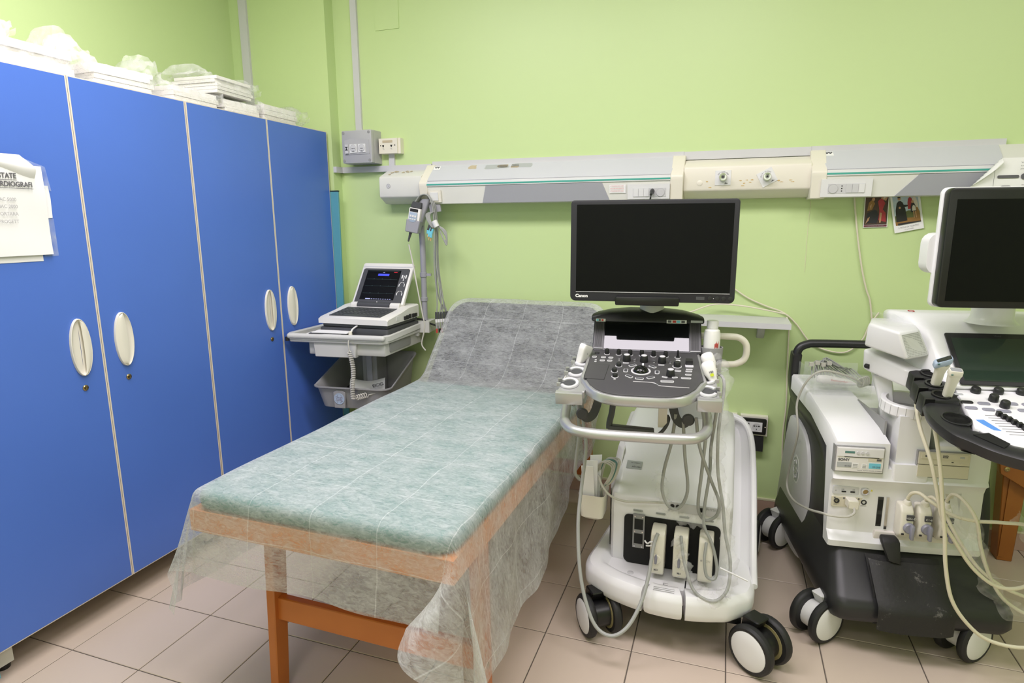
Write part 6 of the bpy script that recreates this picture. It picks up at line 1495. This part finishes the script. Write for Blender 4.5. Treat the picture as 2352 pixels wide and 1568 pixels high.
mb = MB(); mb.loft([AB, [(x-.004, y, z+.072+(-.012 if y < -.2 else 0)) for x, y, z in AB]], b=.010, seg=3, ang=.4); arm = mb.build('lift_arm', 'white', vv, 40)
MB().cyl((-.1655, -.137, .918), (-.158, -.150, .918), .008, n=14).build('arm_pin', 'dark', arm)
MB().loft([[(-.06, -.300, .898), (-.023, -.289, .900), (-.023, -.2885, .940), (-.06, -.2995, .940)], [(-.06, -.3035, .898), (-.023, -.2925, .900), (-.023, -.292, .940), (-.06, -.303, .940)]]).build('arm_cover', 'socket', arm)
mb = MB(); mb.loft([[(-.135, -.13, .885), (-.085, -.16, .88), (-.06, -.08, .88), (-.12, -.06, .885)], [(-.112, -.16, .775), (-.075, -.175, .775), (-.04, -.10, .775), (-.09, -.08, .775)], [(-.108, -.16, .70), (-.075, -.175, .70), (-.04, -.10, .70), (-.09, -.08, .70)]], b=.006); mb.build('rear_strut', 'white', vv, 40)
# left speaker housing with perforated face
HB = [(-.194, -.18, .997), (-.120, -.33, .981), (-.036, -.29, .991), (.03, -.12, .975), (-.14, -.10, .995)]
HT = [(-.186, -.18, 1.075), (-.153, -.33, 1.070), (-.077, -.29, 1.076), (-.03, -.12, 1.082), (-.15, -.10, 1.084)]
mb = MB(); mb.loft([HB, HT], b=.009, seg=3, ang=.3); sh = mb.build('speaker_housing', 'white', vv, 40)
Q4 = [Vector(p) for p in (HT[1], HT[2], HB[2], HB[1])]; cq = sum(Q4, Vector())/4; Q4 = [cq+(p-cq)*f for p, f in zip(Q4, (.80, .84, .86, .82))]
nq = (Q4[1]-Q4[0]).cross(Q4[3]-Q4[0]).normalized(); nq = -nq if nq.y > 0 else nq
def gp(u, v, o_): return (Q4[0]*(1-u)+Q4[1]*u)*(1-v) + (Q4[3]*(1-u)+Q4[2]*u)*v + nq*o_
mb = MB(); mb.loft([[gp(u, v, o_) for u, v in ((0, 0), (1, 0), (1, 1), (0, 1))] for o_ in (-.001, .0010)]); gr = mb.build('grille', 'socket', sh)
mb = MB(); du = (Q4[1]-Q4[0]).normalized(); dv = nq.cross(du)
for i in range(17):
    for j in range(15):
        c = gp((i+.4+.5*(j % 2))/17.5, (j+.5)/15, .0014)
        mb.poly([c + du*(.0014*math.cos(a)) + dv*(.0014*math.sin(a)) for a in [2*PI*k/6 for k in range(6)]])
mb.build('perforations', 'cartgrey2', gr, 0)['kind'] = 'stuff'
mb = MB(); mb.grid(lambda u, v: (-.165+.10*u, -.25+.12*v, 1.084-.006*u+.012*v+.010*v*v), 4, 6); mb.build('clear_cover', 'acrylic', sh)
# console housing
FR = [(-.022, -.412, .912), (.342, -.412, .912), (.342, -.246, 1.076), (-.022, -.246, 1.076)]
BR = [(-.085, -.12, .955), (.405, -.12, .955), (.375, -.10, 1.112), (-.105, -.10, 1.112)]
MR = [((a[0]*.55+b[0]*.45)-(.012 if k in (0, 3) else -.012), a[1]*.55+b[1]*.45, a[2]*.5+b[2]*.5+(.018 if k > 1 else -.02)) for k, (a, b) in enumerate(zip(FR, BR))]
def dens(q, k=6):
    o = []
    for i in range(4):
        for j in range(k): o.append(tuple(q[i][c]+(q[(i+1) % 4][c]-q[i][c])*j/k for c in range(3)))
    return o
mb = MB(); mb.loft([FR, MR, BR, [(p[0]*.9+.015, p[1]+.10, p[2]-.012) for p in BR]], b=.018, seg=4, ang=.25); hs = mb.build('console_housing', 'white', vv, 60)
mb = MB(); mb.lathe([(.011, 0), (.011, .0008), (0, .0012)], (-.045, -.145, 1.1135), (0, -.12, 1), 20); lg = mb.build('round_badge', 'socket', hs)
mb = MB(); mb.lathe([(.0105, .001), (.0105, .0016), (.0085, .0016), (.0085, .001)], (-.045, -.145, 1.1135), (0, -.12, 1), 20); text_mb(mb, 'GE', .008, frame((-.045, -.149, 1.115), (1, 0, 0), (0, 1, .12)), 'CENTER'); mb.build('lettering', 'red', lg, 0)
TV = frame((0, -.402, .920), (1, 0, 0), (0, .142, .140))
mb = MB(); mb.T = TV; mb.prism(rrect(.006, .318, .004, .196, .006, 3), 2, .004, .0085, .001, 1); tp = mb.build('touch_screen', 'vblack', hs)
mb = MB(); mb.T = TV; mb.box(.020, .304, .018, .176, .0084, .0092); mb.build('touch_glass', 'glass_reflection', tp)
lettering('Vivid', .010, TV @ Matrix.Translation((.155, .182, .0086)), 'ink', tp, 'CENTER')
# keyboard deck
KV = frame((0, -.40, .91), (1, 0, 0), (0, .227*0+.974, .227))
cxv = .16
def kd(g=0.0):
    P = [(-.004+g, .012), (-.022+g, -.08), (-.042+g, -.17), (-.055+g, -.225)]
    for i in range(15):
        t = -1+2*i/14; P.append((cxv+(.214-g)*t*(1-.045*t**8), -.315+g+.085*abs(t)**5))
    return P + [(2*cxv-x, y) for x, y in reversed(P[:4])]
mb = MB(); mb.T = KV; mb.loft([[(x, y, z) for x, y in kd(g)] for g, z in ((.012, -.05), (.004, -.03), (0, -.004), (.003, 0))]); kb2 = mb.build('keyboard_deck', 'white', vv, 45)
def rimv(o_, w=0):
    P = [(-.070-o_*.4, .075), (-.100-o_, -.01), (-.135-o_, -.12), (-.138-o_, -.19), (-.122-o_, -.255)]
    for i in range(15):
        t = -1+2*i/14; P.append((cxv+(.262+o_)*t*(1-.02*t**8), -.392-o_+.105*abs(t)**3.2))
    return P + [(2*cxv-x, y) for x, y in reversed(P[:5])]
A = [Vector((x, y, 0)) for x, y in rimv(0)]; A = spline(A, 3, False)
B = [Vector((x, y, 0)) for x, y in [(-.004, .075), (-.006, .0), (-.030, -.10), (-.048, -.18), (-.058, -.225)] + kd(.0)[4:19] + [(2*cxv-x, y) for x, y in reversed([(-.004, .075), (-.006, .0), (-.030, -.10), (-.048, -.18), (-.058, -.225)])]]; B = spline(B, 3, False)
n = min(len(A), len(B)); rings = []
for i in range(n):
    a, b = A[i], B[i]; d = (b-a); 
    rings.append([KV @ Vector((*(a+d*.06)[:2], -.034)), KV @ Vector((*a[:2], -.020)), KV @ Vector((*(a+d*.03)[:2], -.004)), KV @ Vector((*(a+d*.16)[:2], .002)), KV @ Vector((*(a+d*.80)[:2], -.001)), KV @ Vector((*(a+d*1.0)[:2], -.007)), KV @ Vector((*(a+d*1.02)[:2], -.034))])
mb = MB(); mb.loft(rings); rm = mb.build('console_rim', 'vblack', vv, 40)
mb = MB(); mb.T = KV; mb.loft([[(x, y, z) for x, y in rimv(g)] for g, z in ((-.02, -.033), (-.035, -.055), (-.07, -.065))]); mb.build('rim_underside', 'black', vv, 50)
mb = MB(); mb.T = KV; mb.lathe([(.037, .0), (.037, .004), (.033, .005), (.031, .0), (.030, -.0005)], (-.080, -.180, 0), (0, 0, 1), 32); ch = mb.build('cup_ring', 'vblack', rm)
mb = MB(); mb.T = KV; mb.lathe([(.031, .0026), (0, .0026)], (-.080, -.180, 0), (0, 0, 1), 32); mb.build('cup_hole', 'recess', ch)
mb = MB(); mb.T = KV; mb.prism([(-.075, -.262), (-.032, -.250), (-.005, -.300), (-.03, -.322)], 2, .0, .0032); mb.build('rim_pocket', 'recess', rm)
# probe holders: three stepped blocks
for k, (x, v, w) in enumerate(((-.060, .070, .0), (-.072, .005, -.002), (-.080, -.062, -.004))):
    mb = MB(); mb.T = KV
    q = [(x-.042, v-.028), (x-.045, v+.020), (x-.02, v+.030), (x+.050, v+.026), (x+.050, v-.026), (x-.01, v-.032)]
    mb.prism(q, 2, -.042+w, .016+w, .006); hb = mb.build('probe_holder', 'vblack', vv)
    mb = MB(); mb.T = KV; mb.lathe([(.026, .0), (.026, .0205), (.020, .0205), (.018, .014)], (x+.008, v, w), (0, 0, 1), 22); cu = mb.build('holder_cup', 'black', hb)
    mb = MB(); mb.T = KV; mb.lathe([(.019, .0175), (0, .0175)], (x+.008, v, w), (0, 0, 1), 22); mb.build('cup_hole', 'recess', cu)
    mb = MB(); mb.T = KV; mb.box(x-.046, x-.02, v-.031, v-.022, -.04+w, .017+w, .003, 1); mb.build('holder_lip', 'black', hb)
# keys, knobs, sliders on the deck
def onv(name, m, parent, fn):
    mb = MB(); mb.T = KV; fn(mb); return mb.build(name, m, parent)
for x in (.044, .105, .166, .227): onv('rotary_knob', 'vblack', kb2, lambda mb: mb.lathe([(.013, .0), (.0135, .003), (.0125, .014), (.010, .017), (0, .017)], (x, -.012, 0), (0, 0, 1), 20))
for x, v in ((.068, -.062), (.080, -.098)): onv('rotary_knob', 'vblack', kb2, lambda mb: mb.lathe([(.0125, .0), (.0128, .003), (.0118, .018), (.0095, .021), (0, .021)], (x, v, 0), (0, 0, 1), 20))
def vkey(x, v, m='knobgrey', w=.032, h=.016, ht=.003):
    onv('deck_key', m, kb2, lambda mb: mb.prism(rrect(x-w/2, x+w/2, v-h/2, v+h/2, h*.42, 4), 2, 0, ht, .0008, 1))
vkey(-.008, -.078, 'vblack'); vkey(.034, -.083); vkey(-.012, -.112); vkey(.030, -.118); vkey(.066, -.124, w=.036)
for x, v in ((.108, -.078), (.150, -.08), (.122, -.115), (.165, -.115), (.125, -.17), (.128, -.205), (.168, -.165), (.21, -.08), (.21, -.12)): vkey(x, v)
for k in range(8):
    x0, v = .018+.0018*k, -.150-.0142*k
    onv('slider_track', 'ink', kb2, lambda mb: mb.box(x0-.012, x0+.048, v-.0008, v+.0008, 0, .0006))
    xs = .040+.0058*k
    onv('slider_knob', 'vblack', kb2, lambda mb: mb.box(xs-.006, xs+.006, v-.0055, v+.0055, .001, .013, .002, 1))
onv('blue_sticker', 'blueprint', kb2, lambda mb: mb.prism([(-.030, -.178), (-.010, -.176), (.008, -.232), (-.010, -.230), (-.024, -.20)], 2, .0, .0007))
onv('power_mark', 'label', kb2, lambda mb: mb.prism(rrect(-.020, .004, -.034, -.022, .004, 3), 2, .0, .0006))
# monitor
mb = MB(); mb.prism(rrect(-.107, .433, 1.166, 1.506, .016, 5), 1, -.444, -.410, .004); mn = mb.build('monitor_case', 'black', vv)
MB().box(-.086, .412, -.4455, -.4430, 1.186, 1.474).build('display', 'screen', mn)
mb = MB(); mb.prism(rrect(-.110, .436, 1.163, 1.509, .018, 5), 1, -.411, -.388, .006); mb.build('monitor_back', 'white', mn)
mb = MB(); mb.loft([[(x, y, z) for x, z in rrect(-.128+k, .0, 1.26+k, 1.38-k, .03, 4)] for y, k in ((-.40, .0), (-.35, .0), (-.335, .012))]); mb.build('monitor_grip', 'white', mn)
mb = MB(); mb.lathe([(.072, 1.098), (.062, 1.106), (.056, 1.118), (.054, 1.17), (.056, 1.22)], (.135, -.27, 0), (0, 0, 1), 30); mb.build('monitor_neck', 'white', vv)
MB().box(.085, .185, -.39, -.24, 1.19, 1.29, .012).build('monitor_mount', 'white', vv)
# plugged probe connectors are parts of the probes
def vplug(parent, x, tag_, knobc='knobgrey'):
    w = .040; z0, z1 = .380, .492; y0 = yP-.058
    mb = MB(); q = [(yP-.004, z0), (y0+.018, z0-.006), (y0+.002, z0+.012), (y0, z0+.05), (y0+.004, z1-.02), (y0+.02, z1), (yP-.004, z1)]
    mb.loft([[(x-w/2+i_, y, z) for y, z in q] for i_ in (0, w)], b=.007, seg=3); c = mb.build('connector', 'ivory', parent, 45)
    mb = MB(); mb.lathe([(.013, 0), (.013, .010), (.009, .018), (.0, .018)], (x+.004, y0+.03, z1-.006), (0, -.25, 1), 16); mb.build('strain_relief', 'ivory', c)
    mb = MB(); mb.prism([(x-.004, z0+.064), (x+.019, z0+.064), (x+.019, z0+.083), (x-.004, z0+.083)], 1, y0-.003, y0+.004, .001, 1); e = mb.build('name_plate', 'charcoal', c)
    mb = MB(); text_mb(mb, tag_, .0098, frame((x+.0075, y0-.0034, z0+.0695), (1, 0, 0), (0, 0, 1)), 'CENTER'); mb.build('lettering', 'socket', e, 0)
    mb = MB(); mb.lathe([(.018, 0), (.018, .008), (.015, .012), (0, .012)], (x+.006, y0+.002, z0+.038), (0, -1, 0), 22); k = mb.build('lock_knob', knobc, c)
    mb = MB(); mb.prism([(x+.006, z0+.004), (x+.016, z0+.004), (x+.016, z0+.052), (x+.008, z0+.056), (x+.004, z0+.045)], 1, y0-.022, y0-.006, .003); mb.build('knob_lever', knobc, k)
    mb = MB(); mb.box(x-.014, x-.007, y0-.001, y0+.002, z0+.012, z0+.017); mb.build('slot_mark', 'dark', c)
    return c
VM = Matrix.Translation(VO) @ Matrix.Rotation(math.radians(VR), 4, 'Z')
def vprobe(label, hx, hv, cap, plugx, tag_, path, wide):
    t = thing('ultrasound_probe', label, 'probe', VO, VR)
    T = KV @ Matrix.Translation((hx+.008, hv, .02)) @ Matrix.Rotation(.12, 4, 'X') @ Matrix.Rotation(math.radians(-8), 4, 'Z') @ Matrix.Scale(.86, 4)
    mb = MB(); mb.T = T
    mb.loft([[(x*a, y*b, z) for x, y in rrect(-.5, .5, -.5, .5, .3, 5)] for a, b, z in ((.026, .026, -.02), (.029, .027, .01), (.030, .027, .045), (.034, .028, .06), (.036*wide, .029, .072), (.038*wide, .029, .078))]); b = mb.build('probe_body', 'ivory', t, 60)
    mb = MB(); mb.T = T; mb.loft([[(x*a, y*c, z+.10*x*(wide-1)) for x, y in rrect(-.5, .5, -.5, .5, .2, 4)] for a, c, z in ((.038*wide, .029, .077), (.040*wide, .030, .080), (.040*wide, .029, .094), (.037*wide, .027, .098))]); h = mb.build('probe_head', cap, b, 50)
    mb = MB(); mb.T = T; mb.loft([[(x*a, y*c, z+.10*x*(wide-1)) for x, y in rrect(-.5, .5, -.5, .5, .15, 3)] for a, c, z in ((.033*wide, .022, .0975), (.032*wide, .020, .0995))]); mb.build('lens', 'rack' if cap != 'ivory' else 'lens', h)
    mb = MB(); mb.T = T; mb.box(-.015*wide, -.009*wide, -.0168, -.0150, .084, .088); mb.build('dot_mark', 'vinyl_green', h)
    vplug(t, plugx, tag_)
    MB().tube(path, .0056, 10).build('probe_cable', 'cable_cream', t)
    return t
vprobe('ultrasound probe with pale blue head, standing in the black middle holder', -.070, .003, 'paleblue', -.062, 'M5Sc-D', [(-.108, -.40, .86), (-.108, -.44, .80), (-.090, -.49, .713), (-.070, -.50, .632), (-.043, -.50, .536), (-.004, -.505, .468), (.053, -.51, .387), (.118, -.51, .336), (.177, -.51, .332), (.23, -.50, .355), (.29, -.49, .40), (.30, -.46, .46), (.25, -.42, .492), (.174, -.40, .489), (.102, -.395, .486), (.038, -.39, .499), (-.015, -.375, .530), (-.040, -.345, .545), (-.054, -.325, .535), (-.058, -.31, .51)], 1.25)
vprobe('all-ivory ultrasound probe standing in the holder nearest the keyboard', -.066, -.066, 'ivory', -.008, 'C1-6', [(-.10, -.47, .86), (-.095, -.51, .80), (-.075, -.52, .695), (-.057, -.52, .586), (-.04, -.52, .49), (-.026, -.52, .391), (.002, -.52, .285), (.053, -.52, .209), (.119, -.52, .158), (.217, -.52, .145), (.30, -.50, .17), (.33, -.46, .23), (.271, -.42, .25), (.203, -.41, .275), (.134, -.40, .325), (.082, -.395, .393), (.045, -.385, .455), (.022, -.365, .508), (.004, -.335, .53), (-.004, -.31, .51)], 1.0)
t = thing('probe_plug', 'third probe plug in the bay, wrapped in film, its cable drooping to the right', 'plug', VO, VR)
vplug(t, .055, '9L-D')
MB().tube([(.059, -.31, .51), (.062, -.335, .545), (.078, -.37, .540), (.105, -.40, .49), (.128, -.40, .40), (.161, -.405, .31), (.207, -.41, .236), (.277, -.41, .19), (.34, -.40, .18)], .0056, 10).build('plug_cable', 'cable_cream', t)
def vs(p): return tuple(VM @ Vector(p))
def film_strip(label, path, w, seed, side=(1, .3, .2)):
    rnd = random.Random(seed); P = spline([Vector(p) for p in path], 8, False); sd = Vector(side).normalized(); m = len(P); n = 9; vs_ = []
    ph = [rnd.uniform(0, 6) for _ in range(n+1)]
    for i, p in enumerate(P):
        d = (P[min(i+1, m-1)]-P[max(i-1, 0)]).normalized(); s_ = (sd - d*sd.dot(d)).normalized(); nn = d.cross(s_)
        for j in range(n+1):
            t_ = -1+2*j/n
            vs_.append(p + s_*(w*t_*(.75+.25*math.sin(i*.5+seed))) + nn*(w*.42*(1-t_*t_)*.8 + w*.16*math.sin(i*.8+ph[j]) + w*.10*rnd.uniform(-1, 1)))
    mb = MB(); mb.add(vs_, [(i*(n+1)+j, i*(n+1)+j+1, (i+1)*(n+1)+j+1, (i+1)*(n+1)+j) for i in range(m-1) for j in range(n)])
    return tag(mb.build('clear_film', 'sleeve', None, 180), label, 'film')
film_strip('clear film bag hanging round the cables beside the black base', [vs((.09, -.42, .46)), vs((.10, -.43, .40)), vs((.125, -.44, .33)), vs((.165, -.44, .27)), vs((.21, -.44, .22)), vs((.28, -.43, .19))], .036, 4)
film_strip('clear film strip over the third probe plug', [vs((.03, -.385, .53)), vs((.05, -.395, .47)), vs((.075, -.405, .42)), vs((.10, -.41, .36))], .030, 6)
film_strip('clear film at the frame edge round the upper cream cable', [vs((.20, -.41, .52)), vs((.235, -.415, .485)), vs((.25, -.41, .44))], .024, 8)
film_strip('long clear film hanging at the frame edge in front of the wooden trestle', [vs((.15, -.32, .45)), vs((.155, -.325, .38)), vs((.165, -.33, .32)), vs((.19, -.34, .26)), vs((.22, -.35, .20))], .026, 11)
# ECG cable plugged at the left
t = thing('ecg_cable', 'white cable drooping over the side panel to a plug in the beige port panel', 'cable', VO, VR)
MB().tube([(-.10, .06, .805), (-.15, .05, .832), (-.237, .05, .852), (-.290, .06, .815), (-.318, .085, .712), (-.318, .04, .60), (-.312, .13, .43), (-.312, .15, .335), (-.312, .05, .318), (-.314, -.15, .375), (-.312, -.30, .432), (-.294, -.325, .437), (-.246, -.33, .439), (-.222, -.325, .452), (-.221, -.315, .466)], .0042, 8).build('cord', 'cable', t)
MB().loft([[(x, y, z) for x, z in ((-.240, .462), (-.206, .458), (-.206, .490), (-.240, .492))] for y in (-.283, -.318)], b=.003, seg=1).build('plug_body', 'ivory', t)
# acrylic tray on top with tube and wires
t = thing('acrylic_tray', 'clear acrylic tray on the machine top behind the black hoop', 'tray', VO, VR)
z0 = .777
for n_, q in (('front_panel', (-.275, -.068, .046, .049, z0-.018, z0+.065)), ('back_panel', (-.255, -.05, .252, .255, z0, z0+.065)), ('side_panel', (-.2755, -.2725, .046, .255, z0-.018, z0+.065)), ('tray_floor', (-.272, -.07, .05, .25, z0, z0+.003))): MB().box(*q, .0006, 1).build(n_, 'acrylic', t)
t = thing('gel_tube', 'white tube in a clear wrapper lying in the acrylic tray', 'tube', (0, 0, 0))
mb = MB(); mb.T = VM @ Matrix.Translation((-.175, .11, z0+.022)) @ Matrix.Rotation(.10, 4, 'Z') @ Matrix.Rotation(.12, 4, 'Y')
mb.loft([[(x, r*math.cos(a)*w, r2*math.sin(a)) for a in [2*PI*i/20 for i in range(20)]] for x, r, r2, w in ((-.075, .004, .009, 1), (-.068, .012, .015, 1), (-.04, .016, .018, 1), (.05, .024, .012, 1), (.072, .028, .003, 1))]); tb_ = mb.build('tube_body', 'gelpack', t, 50)
mb2 = MB(); mb2.T = mb.T; text_mb(mb2, 'Elettroconduttore', .011, Matrix.Translation((-.03, -.0215, .002)) @ frame((0, 0, 0), (1, 0, 0), (0, .3, 1))); mb2.build('lettering', 'red', tb_, 0)
mb3 = MB(); mb3.T = mb.T; rnd = random.Random(8); mb3.grid(lambda u, v: (-.085+.185*u, (.040+.004*math.sin(9*u))*math.cos(2*PI*v), .004+(.028+.004*math.sin(7*u+5*v))*math.sin(2*PI*v)), 10, 14); mb3.build('wrapper', 'sleeve', t, 180)
t = thing('lead_wires', 'grey looped electrode wires with clips heaped in the acrylic tray', 'cable', VO, VR)
rnd = random.Random(12)
for k in range(9):
    a, b = rnd.uniform(-.02, .02), rnd.uniform(-.02, .02)
    MB().tube([(-.255+.01*k, .14+a*.5, .80), (-.25+.006*k, .16+b, .845+.004*k), (-.23+.012*k, .17+a, .865-.003*k), (-.19+.012*k, .18+b, .83), (-.14+.008*k, .15+a, .80+.006*(k % 3))], .0026, 6).build('wire', 'cable_grey', t)
for k in range(4): MB().box(-.268+.022*k, -.252+.022*k, .14, .152, .848+.006*(k % 2), .862+.006*(k % 2), .003, 1).build('clip', 'cable', t)
for k in range(4):
    MB().tube([(-.10+.012*math.cos(a)+.01*k, .07+.01*k, .805+.018*math.sin(a)) for a in [2*PI*i/8 for i in range(8)]], .003, 6, closed=True).build('wire_loop', 'cable', t)
# ------------------------------------------------------------------ wooden trestle at the right edge, by the back wall
t = thing('wooden_trestle', 'orange-brown wooden trestle leg with slanting rail at the right frame edge', 'furniture', (0, 0, 0))
MB().loft([[(1.150, 2.93, 0), (1.205, 2.93, 0), (1.205, 3.0, 0), (1.150, 3.0, 0)], [(1.128, 2.93, .40), (1.215, 2.93, .40), (1.215, 3.0, .40), (1.128, 3.0, .40)]], b=.003, seg=1).build('leg', 'darkwood', t)
MB().box(1.152, 1.170, 2.925, 2.931, .02, .38, .001, 1).build('leg_moulding', 'darkwood', t)
b = MB().prism([(1.095, .455), (1.105, .395), (1.45, .19), (1.45, .29), (1.13, .475)], 1, 2.895, 2.93, .003, 1).build('slanting_rail', 'darkwood', t)
MB().box(1.40, 1.46, 2.93, 3.0, 0, .42, .003, 1).build('leg', 'darkwood', t)
MB().box(1.08, 1.6, 2.90, 3.02, .475, .50, .004, 1).build('top_board', 'darkwood', t)
mb = MB(); mb.lathe([(.010, 0), (.010, .003), (.004, .005), (0, .003)], (1.125, 2.895, .418), (0, -1, 0), 14); mb.build('bolt', 'brass', b)
